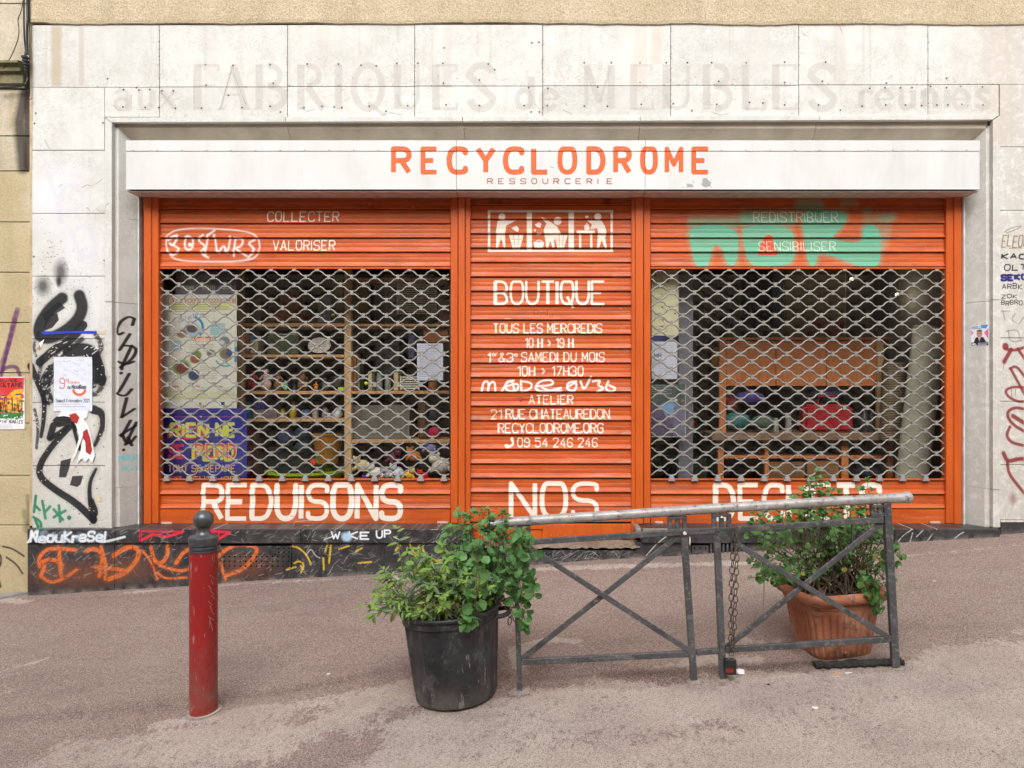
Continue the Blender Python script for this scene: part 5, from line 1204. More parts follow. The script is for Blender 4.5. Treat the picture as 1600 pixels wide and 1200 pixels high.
im = sheet('grey_poster', 274, 424, 369, 459.4, 3, (96, 92, 108)); 
for i in range(6): im.spot(random.uniform(280, 365), random.uniform(428, 450), random.uniform(4, 12), 5, (80 + i * 8, 86 + i * 5, 96), .6, soft=.8)
im.text('REDUIRE', 284, 304, 446, 452, .9, (200, 200, 150)); im.text('REUTI', 316, 336, 446, 452, .9, (200, 200, 150)); im.text('RECYC', 346, 362, 446, 452, .9, (200, 200, 150)); im.rect(288, 426, 298, 430, (110, 150, 60), .8)
poster('window_poster', 'dark grey poster just above the cream information poster', im)
im = sheet('notice_left', 651.5, 536.5, 692.5, 594.5, 4, (208, 210, 226)); lines(im, 655, 689, 540, 590, 3.0, (110, 112, 130), .6)
poster('notice_sheet', 'white printed notice taped inside the left window near the middle shutter', im, cat='notice')
im = sheet('cream_poster', 1018, 421, 1060.5, 524.5, 4, (224, 218, 178)); 
for i in range(9): im.spot(random.uniform(1022, 1056), 430 + i * 10, 1.6, 1.4, (150, 50, 40)); im.line(chaikin([(1022 + (i % 2) * 14, 432 + i * 10), (1032, 428 + i * 10), (1036 + (i % 3) * 5, 438 + i * 10), (1030, 440 + i * 10)]), .7, (90, 90, 90), .8)
im.text('A LOUER', 1029, 1049, 427, 431, .7, (180, 90, 90), .6)
poster('window_poster', 'narrow cream poster with small red drawings in the right window', im)
im = sheet('blue_strip', 1018, 525, 1040, 533, 3, (30, 40, 110)); poster('paper_strip', 'small dark blue strip of paper between cream poster and white sheet', im, cat='paper strip')
im = sheet('notice_right', 1018, 533.5, 1058.5, 592.5, 4, (214, 216, 230)); lines(im, 1030, 1054, 540, 552, 3.4, (120, 124, 140), .6); lines(im, 1030, 1054, 566, 588, 3.2, (120, 124, 140), .6); im.text('MR', 1022, 1034, 553, 560, 1.2, (40, 44, 60), jit=1)
poster('notice_sheet', 'white printed sheet at the left edge of the right window', im, cat='notice')
im = sheet('green_poster', 1017.5, 600, 1072, 683.5, 4, (70, 84, 80)); lines(im, 1018, 1052, 603, 618, 3, (170, 180, 176), .9); im.rect(1062, 604, 1069, 611, (70, 100, 90)); im.rect(1018, 630, 1071, 682, (86, 76, 104)); im.spot(1045, 640, 14, 12, (120, 170, 210), .9); im.rect(1052, 634, 1071, 682, (130, 130, 150), .7)
for i in range(7): im.line([(1054 + i * 2.4, 636), (1054 + i * 2.4, 680)], .7, (80, 80, 110), .8)
im.poly([(1018, 640), (1036, 640), (1046, 668), (1018, 676)], (84, 70, 108)); im.spot(1056, 625, 3, 2, (180, 200, 190)); im.spot(1067, 626, 2, 1.4, (200, 110, 80)); im.line([(1071, 601), (1071, 683)], .8, (200, 200, 200)); im.line([(1018, 682.5), (1071, 682.5)], .8, (200, 200, 200))
poster('window_poster', 'dark green poster with a street picture, lowest in the right window', im)

# ================================================================ THINGS INSIDE THE SHOP
def shelfunit():
    Y = .72; t = thing('shelf_unit', 'pine shelving unit filled with second hand things in the left window', 'shelves', P(540, 760, Y))
    for a, b in ((369, 380), (538, 549), (706, 716)):
        bm = BM(); pbox(bm, a, b, 412, 775, Y, .05); mk('post', bm, M_pine, t, bevel=.002)
        bm = BM(); pbox(bm, a, b, 412, 775, Y + .4, .04); mk('post', bm, M_pine, t, bevel=.002)
    for a, b, y0, y1 in ((380.5, 537.5, 505, 510.5), (380.5, 537.5, 554, 558.5), (380.5, 537.5, 611, 616), (380.5, 537.5, 654.5, 659), (549.5, 705.5, 434, 438), (549.5, 705.5, 506, 510), (549.5, 705.5, 611, 615.5), (549.5, 705.5, 687, 692), (380.5, 705.5, 754, 760)):
        bm = BM(); pbox(bm, a, b, y0, y1, Y, .38); mk('shelf', bm, M_pineh, t, bevel=.002)
shelfunit()
YI = .78
def bl(name, label, cat, c, r, col, Y=YI, rough=.7, group=None, jit=.1, seed=0, ry=None):
    def f(bm): blob(bm, P(c[0], c[1], Y + .08), (r[0] * (6 + Y) / F, (ry or min(r)) * (6 + Y) / F, r[1] * (6 + Y) / F), 2, jit, seed or int(c[0]))
    return prop(name, label, cat, pm(col, rough), f, group, smooth=True)
def lth(name, label, cat, cx, yb, yt, prof, col, Y=YI, rough=.35, group=None, M=None):
    k = (6 + Y) / F; H = yb - yt; base = P(cx, yb, Y + .1)
    return prop(name, label, cat, pm(col, rough), lambda bm: lathe(bm, [(r * k, z * H * k) for r, z in prof], base, 16), group, smooth=True)
VASE = [(3, 0), (5, .15), (6, .45), (3, .75), (2, .85), (3, 1)]
JAR = [(4.5, 0), (5, .05), (5, .75), (3.6, .85), (3.6, .98)]
lth('lampshade', 'brown cone lampshade on the top shelf of the left bay', 'lampshade', 453, 504, 452, [(38, 0), (37, .02), (14, .98)], (150, 84, 32), .85, .8)
pb('cardboard_box', 'plain grey box left of the brown lampshade', 'box', 383, 408, 468, 504, YI, .2, (96, 84, 84)); pb('storage_box', 'bluish grey box right of the brown lampshade', 'box', 496, 516, 462, 504, YI, .2, (110, 116, 130))
pb('price_tag', 'tiny yellow green price tag hanging at the top shelf', 'price tag', 518, 523, 490, 494, .70, .004, (210, 230, 40))
pb('folder_box', 'beige cardboard folder standing at the right end of the top shelf', 'folder', 519, 536, 430, 504, .95, .1, (150, 142, 104))
pb('book', 'orange spined book at the left end of the second shelf', 'book', 383, 389, 522, 553, YI, .16, (168, 88, 48)); pb('book', 'cream book with blue label on the second shelf', 'book', 391, 403, 530, 553, YI, .16, (186, 176, 152)); pb('book', 'small bright blue book lying on the cream one', 'book', 389, 408, 524, 529.5, YI, .16, (60, 110, 168))
pb('glass_case', 'green glass case with pale rim on the second shelf', 'glass case', 417, 466, 524, 553.6, YI, .14, (70, 82, 60), .25); pb('lid', 'pale lid lying on the green glass case', 'lid', 421, 465, 521, 523.8, YI, .14, (150, 148, 130))
def plate():
    m = Mat('patterned_plate'); o = m.pos(); v = m.voro(o, 70); c = m.mix(m.ramp(v, .28, .36), (.10, .08, .06), (.55, .50, .42)); mt = m.done(c, .5)
    bm = BM(); c0 = P(500, 540, YI); lathe(bm, [(.02, 0), (.095, .012), (.1, .018)], c0, 24, M=Matrix.Rotation(math.radians(80), 4, 'X') @ Matrix.Scale(1.0, 4)); bmesh.ops.scale(bm, vec=(1, 1, .72), verts=bm.verts, space=Matrix.Translation(-c0))
    tag(mk('plate', bm, mt, None), 'pale patterned oval plate standing on the second shelf', 'plate')
plate()
def figurine(cx, yb, yt, col, label, Y=YI):
    k = (6 + Y) / F; H = (yb - yt) * k; c = P(cx, yb, Y + .05); bm = BM()
    blob(bm, c + Vector((0, 0, H * .28)), (H * .26, H * .2, H * .28), 2, .1, 3); blob(bm, c + Vector((0, 0, H * .6)), (H * .17, H * .14, H * .22), 2, .1, 5); blob(bm, c + Vector((0, 0, H * .87)), (H * .12, H * .12, H * .13), 2, .02, 6)
    tube(bm, [c + Vector((-H * .14, 0, H * .7)), c + Vector((-H * .28, -.01, H * .5))], H * .05, 6); tube(bm, [c + Vector((H * .14, 0, H * .7)), c + Vector((H * .26, -.01, H * .52))], H * .05, 6)
    tag(mk('figurine', bm, pm(col, .5), None, smooth=True), label, 'figurine', 'figurines on the third shelf')
for a in ((395, 610, 577, (150, 44, 48), 'red figurine at the left end of the third shelf'), (416, 610, 576, (205, 180, 176), 'large white and pink doll on the third shelf'), (435, 610, 580, (120, 90, 60), 'tall brown figurine beside the white doll'), (446, 610, 594, (120, 190, 140), 'small pale green figurine on the third shelf'),
          (473, 610, 578, (110, 76, 52), 'dark wooden figurine in the middle of the third shelf'), (494, 610, 596, (190, 120, 40), 'small ochre figurine on the third shelf'), (508, 610, 590, (90, 92, 96), 'grey figurine near the lime box'), (460, 610, 597, (40, 48, 58), 'small black figurine on the third shelf')): figurine(*a)
pb('small_box', 'small lime green box at the right end of the third shelf', 'box', 528, 537, 605, 610.6, YI, .08, (160, 200, 50)); pb('framed_picture', 'small framed picture leaning on the third shelf', 'picture frame', 520, 533, 588, 604, YI + .1, .01, (60, 54, 70))
lth('teapot', 'white and blue teapot at the right end of the fourth shelf', 'teapot', 527, 654, 636, [(4, 0), (8, .3), (8, .6), (4, .85), (1, 1)], (190, 200, 214)); lth('jar', 'grey glass jar beside the white teapot', 'jar', 508, 654, 636, JAR, (120, 120, 124)); lth('jar', 'pale jar left of the blue cup', 'jar', 493, 654, 640, JAR, (150, 146, 140))
lth('cup', 'bright blue cup on the fourth shelf', 'cup', 478, 654, 640, [(4, 0), (6, .5), (6.5, 1)], (60, 110, 168)); lth('vase', 'yellow vase on the fourth shelf', 'vase', 458, 654, 627, VASE, (176, 150, 40)); lth('vase', 'short yellow vase left of the taller one', 'vase', 442, 654, 638, VASE, (160, 140, 40))
pb('storage_tin', 'teal tin at the left end of the fourth shelf', 'tin', 382, 392, 628, 654, YI, .1, (44, 110, 120)); pb('folded_cloth', 'pile of folded grey cloth on the fourth shelf', 'cloth', 394, 432, 640, 654, YI, .2, (112, 100, 104)); pb('purple_box', 'purple box above the folded grey cloth', 'box', 396, 412, 620, 639, YI, .1, (66, 54, 130))
pb('book', 'tall dark red book standing at the bottom left of the shelving', 'book', 387, 394, 668, 753, YI, .2, (110, 34, 36)); pb('book', 'brown red book beside the tall dark red one', 'book', 395, 402, 676, 753, YI, .2, (96, 58, 58))
pb('game_box', 'large black box with faint white lettering at the bottom of the shelving', 'box', 412, 486, 700, 740, YI + .1, .2, (26, 28, 34)); bl('ball', 'dark blue ball on the black box', 'ball', (448, 684), (15, 15), (40, 56, 84)); bl('ball', 'second dark blue ball right of the first', 'ball', (474, 676), (14, 14), (44, 62, 90)); bl('helmet', 'dark helmet above the black box', 'helmet', (474, 700), (15, 12), (34, 44, 62))
lth('bucket', 'ochre yellow plastic bucket at the bottom of the left bay', 'bucket', 512, 724, 676, [(16, 0), (24, .92), (26, .95), (26, 1)], (150, 100, 30), .8, .45)
lth('tray_tub', 'wide lime green tub at the foot of the shelving', 'tub', 478, 752, 733, [(50, 0), (58, .6), (62, .8), (62, 1), (55, .98), (52, .5)], (160, 186, 30), .74, .45)
bl('toy', 'green toy between bucket and helmet', 'toy', (497, 712), (5, 14), (50, 150, 70)); bl('toy', 'small red toy under the green one', 'toy', (490, 722), (6, 6), (190, 50, 44))
# right bay
def louver(a, b, y0, y1, label, Y, n):
    t = thing('louvered_panel', label, 'panel', P((a + b) / 2, y1, Y)); mt = pm((216, 212, 196), .5); s = (y1 - y0) / n
    for i in range(n):
        bm = BM(); pbox(bm, a + 1.6, b - 1.6, y0 + i * s + .3, y0 + i * s + s * .55, Y, .006); mk('louvre', bm, mt, t)
    for p, q_ in ((a, a + 1.5), (b - 1.5, b)):
        bm = BM(); pbox(bm, p, q_, y0, y1, Y - .004, .012); mk('side_rail', bm, mt, t)
louver(620, 682, 444, 492, 'white louvered panel leaning on the top shelf of the right bay', YI, 14); louver(625, 655, 588, 609, 'smaller white louvered panel on the middle shelf', YI, 6)
pb('carton', 'brown carton at the right end of the top shelf', 'box', 684, 703, 468, 505, YI, .2, (120, 74, 50)); pb('carton', 'large grey panel box behind the white louvered panel', 'box', 585, 618, 442, 505, YI + .15, .1, (112, 108, 116)); pb('picture_board', 'beige board leaning behind the central shelving post', 'board', 552, 578, 442, 505, YI + .15, .04, (140, 126, 90))
pb('wooden_box', 'orange brown wooden box above the notice sheet', 'box', 662, 700, 514, 535, YI, .2, (150, 84, 36)); pb('stereo', 'black stereo in the middle of the right bay', 'stereo', 587, 624, 535, 590, YI + .1, .2, (22, 22, 24)); pb('cloth_bag', 'dark blue striped cloth on the middle shelf', 'cloth', 638, 648, 520, 560, YI, .1, (56, 60, 96))
for i, (a, b, y0, c, l) in enumerate(((551, 557, 552, (150, 96, 50), 'tall brown book first on the middle shelf'), (558, 562, 560, (96, 110, 90), 'thin green book second on the middle shelf'), (575, 581, 580, (180, 176, 140), 'cream book leaning beside the glass jars'), (615, 622, 582, (190, 170, 130), 'pale wooden board leaning beside the small louvered panel'))): pb('book', l, 'book', a, b, y0, 610.6, YI, .15, c)
lth('glass_jar', 'tall clear glass jar on the middle shelf', 'jar', 593, 610.5, 582, JAR, (130, 136, 132), YI, .15); lth('glass_jar', 'second clear glass jar next to the cream book', 'jar', 606, 610.5, 590, JAR, (120, 124, 122), YI, .15); lth('wooden_pot', 'small round wooden pot under the notice sheet', 'pot', 676, 610.5, 596, [(6, 0), (7, .5), (6.5, 1)], (140, 84, 40), .76, .6)
bl('price_sticker', 'bright yellow green sticker on the middle shelf', 'sticker', (572, 599), (3, 3), (200, 230, 30), .66)
pb('drawer_box', 'grey translucent drawer box on the third shelf of the right bay', 'box', 551, 640, 633, 686, YI, .25, (104, 100, 92), .4); pb('brown_bag', 'brown leather bag beside the grey drawer box', 'bag', 652, 668, 624, 686, YI, .2, (84, 54, 36), .5, None, .02); bl('backpack', 'dark backpack above the crimson ball', 'backpack', (682, 648), (14, 16), (40, 40, 56)); bl('ball', 'crimson ball on the third shelf of the right bay', 'ball', (679, 676), (10, 10), (176, 22, 70), .72)
def plush(c, r, col, label, seed):
    k = (6 + .74) / F; bm = BM(); o = P(c[0], c[1], .76)
    blob(bm, o, (r * k, r * k * .8, r * k * .9), 2, .14, seed); s = 1 if seed % 2 else -1
    blob(bm, o + Vector((s * r * .7 * k, -.02, r * .8 * k)), (r * .6 * k, r * .55 * k, r * .55 * k), 2, .08, seed + 1)
    for e in (-1, 1): blob(bm, o + Vector((s * r * .7 * k + e * r * .4 * k, -.02, r * 1.3 * k)), (r * .2 * k, r * .15 * k, r * .22 * k), 1, 0, 2)
    for e in (-1, 1): tube(bm, [o + Vector((e * r * .6 * k, -.01, 0)), o + Vector((e * r * 1.2 * k, -.05, -r * .5 * k))], r * .24 * k, 7)
    tag(mk('plush_toy', bm, pm(col, .95), None, smooth=True), label, 'soft toy', 'soft toys heaped at the foot of the right bay')
for a in (((566, 728), 11, (196, 180, 140), 'beige plush toy leftmost in the heap'), ((588, 738), 11, (214, 210, 204), 'white plush toy second from the left of the heap'), ((606, 742), 9, (150, 146, 150), 'grey plush toy in the middle of the heap'), ((622, 738), 10, (206, 206, 214), 'pale plush toy left of the yellow one'), ((639, 742), 8, (222, 176, 50), 'yellow plush toy in the heap'),
          ((662, 744), 8, (200, 30, 36), 'red plush toy at the front of the heap'), ((690, 728), 15, (206, 196, 182), 'big white bear at the right of the heap'), ((648, 712), 10, (176, 104, 50), 'orange brown plush toy on top of the heap'), ((672, 700), 9, (130, 124, 170), 'lilac plush toy under the shelf'), ((615, 716), 10, (92, 44, 56), 'dark red plush toy at the back of the heap'), ((574, 750), 6, (110, 60, 150), 'small violet plush toy at the very bottom of the heap')): plush(*a, seed=int(a[0][0]))
# right window
YC = 1.05
pb('grey_pillar', 'grey pillar inside the right window beside the posters', 'pillar', 1060, 1083, 380, 790, .5, .12, (112, 112, 120), .7); pb('wall_pier', 'second grey pier inside the right window right of the blackboard', 'pillar', 1207, 1226, 400, 532, 1.3, .2, (104, 106, 118), .7)
pb('tan_panel', 'tan wall panel high in the right window', 'panel', 1227, 1322, 400, 532, 1.4, .06, (140, 122, 80), .7)
im = sheet('chalkboard', 1083, 468, 1205, 540, 3, (20, 20, 24))
for i in range(46):
    x = random.uniform(1090, 1196); y = random.uniform(474, 500); im.line(chaikin([(x + random.uniform(-3, 3), y + random.uniform(-4, 4)) for _ in range(4)]), .7, (150, 150, 156), .7)
poster('chalk_board', 'black board with chalk scribbles hanging in the right window', im, Y=1.2, cat='blackboard', th=.02)
def rounds():
    bm = BM(); 
    for cx, cy, r in ((1110, 440, 22), (1142, 442, 18), (1180, 440, 24)): lathe(bm, [(r * .9 * 7.2 / F, 0), (r * 7.2 / F, .02), (r * .55 * 7.2 / F, .05)], P(cx, cy, 1.2), 20, M=Matrix.Rotation(math.radians(84), 4, 'X'))
    tag(mk('hanging_lampshades', bm, pm((40, 30, 30), .6), None), 'three dark round shades hanging above the blackboard', 'lampshades')
rounds()
def counter():
    t = thing('wooden_counter', 'orange brown wooden counter with back panel in the right window', 'counter', P(1255, 760, YC))
    for a, b, y0, y1, Y in ((1124, 1134.5, 531, 676.5, YC), (1371, 1381, 531, 676.5, YC), (1122, 1131, 688.5, 770, YC), (1195, 1202, 688.5, 770, YC + .02), (1315, 1326, 688.5, 770, YC), (1387, 1396, 688.5, 770, YC)):
        bm = BM(); pbox(bm, a, b, y0, y1, Y, .05); mk('post', bm, M_pine if a > 1130 and a < 1380 and y0 < 600 else M_cab, t, bevel=.002)
    for a, b in ((1135, 1212), (1213, 1291), (1292, 1370.5)):
        bm = BM(); pbox(bm, a, b, 533, 603, YC + .02, .02); mk('back_panel', bm, M_cab, t, bevel=.002)
    bm = BM(); pbox(bm, 1120, 1392, 527, 531, YC - .01, .08); mk('top_rail', bm, M_cab, t, bevel=.002)
    bm = BM(); pbox(bm, 1112, 1398, 677, 688, YC - .1, .5); mk('counter_top', bm, woodm('worn_brown_board', (.22, .13, .08), (.30, .18, .11)), t, bevel=.003)
    bm = BM(); pbox(bm, 1131.5, 1314.5, 712, 716.5, YC, .35); mk('lower_shelf', bm, M_cab, t, bevel=.002); bm = BM(); pbox(bm, 1326.5, 1386.5, 712, 716.5, YC, .35); mk('lower_shelf', bm, M_cab, t, bevel=.002)
counter()
YD = 1.02
def redbag():
    bm = BM(); pbox(bm, 1256, 1334, 632, 676, YD, .16); bmesh.ops.bevel(bm, geom=list(bm.edges), offset=.03, segments=3, affect='EDGES'); 
    tube(bm, [P(1276, 634, YD + .05), P(1280, 620, YD + .05), P(1305, 618, YD + .05), P(1312, 634, YD + .05)], .009, 6); tag(mk('red_bag', bm, pm((160, 20, 34), .5), None), 'bright red bag standing on the wooden counter', 'bag')
redbag()
bl('folded_fabric', 'purple fabric under the back panel of the counter', 'fabric', (1172, 622), (24, 11), (78, 60, 130), YD); bl('folded_fabric', 'teal fabric heap on the counter', 'fabric', (1152, 658), (22, 15), (54, 110, 108), YD); bl('folded_fabric', 'dark red fabric left on the counter', 'fabric', (1143, 632), (10, 14), (110, 30, 40), YD); bl('folded_fabric', 'grey green fabric beside the red bag', 'fabric', (1192, 660), (18, 13), (80, 96, 84), YD)
bl('folded_fabric', 'blue and violet cloth behind the red bag', 'fabric', (1290, 615), (30, 10), (70, 66, 110), YD + .1); bl('red_pouch', 'small red pouch hanging left of the counter', 'pouch', (1080, 664), (5, 10), (180, 40, 44), .7)
lth('bottle', 'dark bottle on the counter right of the red bag', 'bottle', 1350, 676, 630, [(8, 0), (8, .6), (3, .75), (3, 1)], (40, 44, 50), YD); lth('bottle', 'second dark bottle left of the tall post', 'bottle', 1362, 676, 640, [(6, 0), (6, .6), (3, .75), (3, 1)], (50, 40, 40), YD)
lth('glass_jar', 'clear jar on the counter near the teal fabric', 'jar', 1212, 676, 652, JAR, (150, 150, 140), YD, .2); lth('glass_jar', 'clear jar left of the red bag', 'jar', 1232, 676, 646, JAR, (140, 136, 140), YD, .2)
pb('carton', 'brown carton under the counter left of the middle', 'box', 1203, 1258, 722, 770, YD + .05, .25, (120, 86, 54)); pb('carton', 'brown carton under the counter next to the middle post', 'box', 1261, 1311, 720, 770, YD + .05, .25, (130, 94, 58)); bl('dark_bowl', 'dark rounded bowl under the right end of the counter', 'bowl', (1355, 734), (20, 16), (44, 48, 60), YD + .1)
pb('wire_crate', 'dark crate at the bottom left of the right window', 'crate', 1040, 1104, 716, 770, .9, .3, (36, 40, 34)); bl('yellow_fabric', 'yellowish lamp left of the counter post', 'lamp', (1118, 560), (8, 18), (150, 110, 30), 1.1)
def canvas():
    Y = .6; bm = BM(); c = [P(1427, 512, Y), P(1478, 510, Y), P(1446, 770, Y), P(1398, 770, Y)]; pts = [(c[0] + c[1]) / 2, (c[3] + c[2]) / 2]; r = (c[1] - c[0]).length / 2
    tube(bm, pts, r, 20, squash=.55); m = simple('beige_canvas', (.42, .39, .30), .9, 0, .2, 6, .2); tag(mk('canvas_roll', bm, m, None, smooth=True), 'tall beige canvas roll leaning in the right window', 'canvas roll')
    bm = BM(); tube(bm, [P(1398, 566, .9), P(1392, 688, .9)], .1, 16); m = Mat('wicker'); z = m.xyz(m.pos())[2]; s = m.math('SINE', m.math('MULTIPLY', z, 420.0)); cc = m.mix(m.ramp(s, -.4, .4), (.10, .07, .04), (.36, .27, .17)); mt = m.done(cc, .8, 0, m.bump(s, .5, .004))
    tag(mk('wicker_basket', bm, mt, None, smooth=True), 'tall wicker basket between counter and canvas roll', 'basket')
canvas()
pb('striped_cloth', 'red and white cloth hanging on the tan panel', 'cloth', 1262, 1320, 500, 524, 1.36, .02, (150, 60, 56), .9)
pb('inner_door', 'grey green door leaf at the far right of the right window', 'door', 1425, 1475, 400, 505, 2.1, .05, (40, 44, 43), .6)
for x, y, l in ((1331, 436, 'lit ceiling bulb high in the right window, left one'), (1402, 460, 'lit ceiling bulb in the right window, lower right one')):
    t = thing('ceiling_lamp', l, 'lamp', P(x, y, 1.5), 'lit bulbs inside the shop'); em = Mat('lit_bulb_' + str(x)); e = em.N('ShaderNodeEmission'); e.inputs[0].default_value = (1, .8, .45, 1); e.inputs[1].default_value = 3; em.L(e.outputs[0], em.out.inputs[0])
    bm = BM(); blob(bm, P(x, y, 1.5), (.02, .02, .015), 2, 0); mk('bulb', bm, em.m, t, smooth=True)
    bm = BM(); tube(bm, [P(x, y - 3, 1.5), (P(x, y, 1.5).x, 1.5, 2.9)], .004, 6); mk('cord', bm, M_black, t)
    ld = bpy.data.lights.new('bulb_light', 'POINT'); ld.energy = 1.0; ld.color = (1, .82, .6); ld.shadow_soft_size = .1; lo = bpy.data.objects.new('bulb_light', ld); COL.objects.link(lo); lo.parent = t; lo.location = (0, -.05, -.05)

# ================================================================ SHEETS ON THE WALLS
im = sheet('agora', 84, 557.5, 144.5, 643, 5, (214, 220, 234))
for _ in range(26):
    x = random.uniform(94, 138); y = random.uniform(562, 588); im.line([(x, y), (x + random.uniform(-6, 8), y + random.uniform(-2, 3))], .5, (130, 140, 160), .8)
lines(im, 90, 112, 565, 567, 3, (120, 128, 150), .6); im.text('9', 93, 102, 590, 608, 1.6, (206, 84, 70), flat=False); im.text('e', 103, 108, 590, 597, 1, (206, 84, 70), flat=False)
im.text('AGORA', 106, 125, 596, 600, .8, (210, 120, 70)); im.text('de', 105, 111, 602, 608, .9, (60, 60, 70), flat=False); im.text('Noailles', 112, 135, 601, 608, 1.3, (50, 50, 60), flat=False)
im.line(arc(124, 609, 9, 8, 10, 170), 4, (226, 100, 50)); im.text('Samedi 6 novembre 2021', 87, 140, 623, 629, .8, (70, 72, 84), flat=False); lines(im, 87, 140, 632, 634, 4, (200, 110, 90), .7); lines(im, 86, 138, 635.5, 637, 4, (110, 114, 126), .7)
Yw = -.004
def wallsheet(name, label, im, Y=Yw, cat='poster', crumple=.0):
    bm = BM(); n, m_ = 14, 16; g = []
    for j in range(m_ + 1):
        r = []
        for i in range(n + 1):
            px = im.x0 + .3 + (im.x1 - im.x0 - .6) * i / n; py = im.y0 + .3 + (im.y1 - im.y0 - .6) * j / m_; v = P(px, py, Y)
            e = (.0035 if (i in (0, n) and j in (0, m_)) else 0); v.y -= e + crumple * (math.sin(i * 1.9 + j * .7) * .5 + math.sin(j * 2.3 - i * 1.1) * .5 + 1) * .5; r.append(v)
        g.append(r)
    f = [[bm.verts.new(v) for v in r] for r in g]; b = [[bm.verts.new(v + Vector((0, .001, 0))) for v in r] for r in g]
    for j in range(m_):
        for i in range(n): bm.faces.new((f[j][i], f[j + 1][i], f[j + 1][i + 1], f[j][i + 1])); bm.faces.new((b[j][i], b[j][i + 1], b[j + 1][i + 1], b[j + 1][i]))
    ed = [(f[0], b[0]), (f[-1], b[-1]), ([r[0] for r in f], [r[0] for r in b]), ([r[-1] for r in f], [r[-1] for r in b])]
    for p, q_ in ed:
        for i in range(len(p) - 1): bm.faces.new((p[i], p[i + 1], q_[i + 1], q_[i]))
    bmesh.ops.recalc_face_normals(bm, faces=bm.faces)
    return tag(mk(name, bm, printed('print_' + im.name, im, Y), None), label, cat)
wallsheet('wall_poster', 'white creased poster with orange ring and date pasted on the stone pier', im, crumple=.003)
im = sheet('festival', -22, 588.5, 39, 671, 4, (228, 228, 232))
im.poly([(-22, 590), (38, 590), (37, 612), (30, 628), (-10, 634), (-22, 628)], (208, 50, 52)); im.poly([(-20, 612), (36, 608), (36, 652), (-20, 652)], (236, 170, 40)); im.poly([(-18, 590), (34, 590), (30, 604), (14, 616), (2, 630), (-6, 610), (-18, 604)], (206, 52, 56), smooth=True)
im.text('GRANDE', -2, 28, 592, 597, 1, (40, 20, 20), jit=.6); im.text('KETANE', -2, 36, 598, 606, 1.6, (60, 16, 20), jit=.8)
R = random.Random(8)
for _ in range(120): im.spot(R.uniform(-20, 36), R.uniform(616, 646), R.uniform(1, 3), R.uniform(1, 2.6), R.choice([(200, 60, 40), (40, 70, 150), (230, 130, 40), (60, 110, 70), (30, 26, 40), (236, 200, 60), (190, 70, 90)]), .9, soft=.3)
for _ in range(40): x = R.uniform(-20, 36); im.line([(x, R.uniform(620, 636)), (x + R.uniform(-3, 3), R.uniform(636, 648))], .8, (40, 24, 30), .9)
im.rect(-20, 645, 36, 654, (60, 130, 70)); 
for _ in range(60): im.spot(R.uniform(-20, 36), R.uniform(646, 656), 1.2, 1, R.choice([(50, 120, 60), (30, 80, 50), (228, 228, 230)]), .9)
im.text('CREATIF', -14, 12, 656, 661, 1, (30, 30, 40), jit=.8); im.text('NOAILLES', 14, 36, 656, 662, .9, (30, 30, 40), jit=.8); lines(im, -18, 34, 664, 669, 2, (110, 110, 130), .5)
wallsheet('wall_poster', 'colourful red and yellow festival poster on the yellowish house', im, Y=.026, crumple=.003)
im = sheet('sticker', 1516.5, 508, 1544.5, 540.5, 8, (232, 234, 240))
im.rect(1517, 508.5, 1528, 513, (60, 70, 150), .3); lines(im, 1518, 1536, 510.5, 514.5, 2.6, (40, 60, 130), 1.1); im.poly([(1532, 508), (1544, 508), (1540, 514), (1532, 512)], (70, 150, 210)); im.poly([(1537, 520), (1544, 514), (1544, 530)], (226, 110, 170)); im.poly([(1516.5, 514), (1521, 520), (1517, 524)], (226, 130, 180))
im.poly([(1521, 535), (1524, 527), (1536, 527), (1541, 535)], (24, 26, 44)); im.poly([(1528, 527), (1532, 527), (1530, 534)], (230, 230, 235)); im.spot(1530, 521.5, 4.6, 6, (206, 150, 126), soft=.2); im.spot(1530, 517, 4.4, 2.2, (110, 100, 96), soft=.3); im.line([(1526, 521), (1534, 521)], .7, (30, 30, 40)); im.line([(1528, 525), (1532, 525)], .5, (150, 70, 70)); im.line([(1530, 528), (1530, 532)], .9, (170, 30, 40))
im.rect(1517, 534.8, 1544, 540, (22, 24, 50)); im.text('MEL', 1518, 1526, 536, 539.4, .9, (235, 235, 240)); lines(im, 1528, 1543, 536.5, 540, 2.2, (225, 225, 235), 1)
def sticker():      # follows the splay of the right reveal
    xf, xb = xr + .004, P(1503.5, 0, .2).x; sl_ = (xb - xf) / .2
    def hit(px):    # where the sight line at px meets the reveal
        lo, hi = 0.0, .2
        for _ in range(40):
            Y_ = (lo + hi) / 2
            if (px - CX) * (6 + Y_) / F < xf + sl_ * Y_: lo = Y_
            else: hi = Y_
        return Y_
    bm = BM(); Ya, Yb = hit(1516.7), hit(1544.3); Ym = (Ya + Yb) / 2; xa, xb_ = P(1516.7, 0, Ya).x, P(1544.3, 0, Yb).x; z0, z1 = P(0, 540.3, Ym).z, P(0, 508.2, Ym).z
    w = lambda X: CX + X * 200
    im.x0, im.x1 = w(xa), w(xb_); im.y0, im.y1 = CY - (z1 - CZ) * 200, CY - (z0 - CZ) * 200
    c = [(xa, Ya - .004, z0), (xb_, Yb - .004, z0), (xb_, Yb - .0025, z0), (xa, Ya - .0025, z0)]
    hexa(bm, c + [(x, y, z1) for x, y, z in c]); bmesh.ops.recalc_face_normals(bm, faces=bm.faces); tag(mk('sticker', bm, printed('print_sticker', im, 0.0), None), 'small campaign sticker with a man in glasses and suit on the right reveal', 'sticker')
sticker()
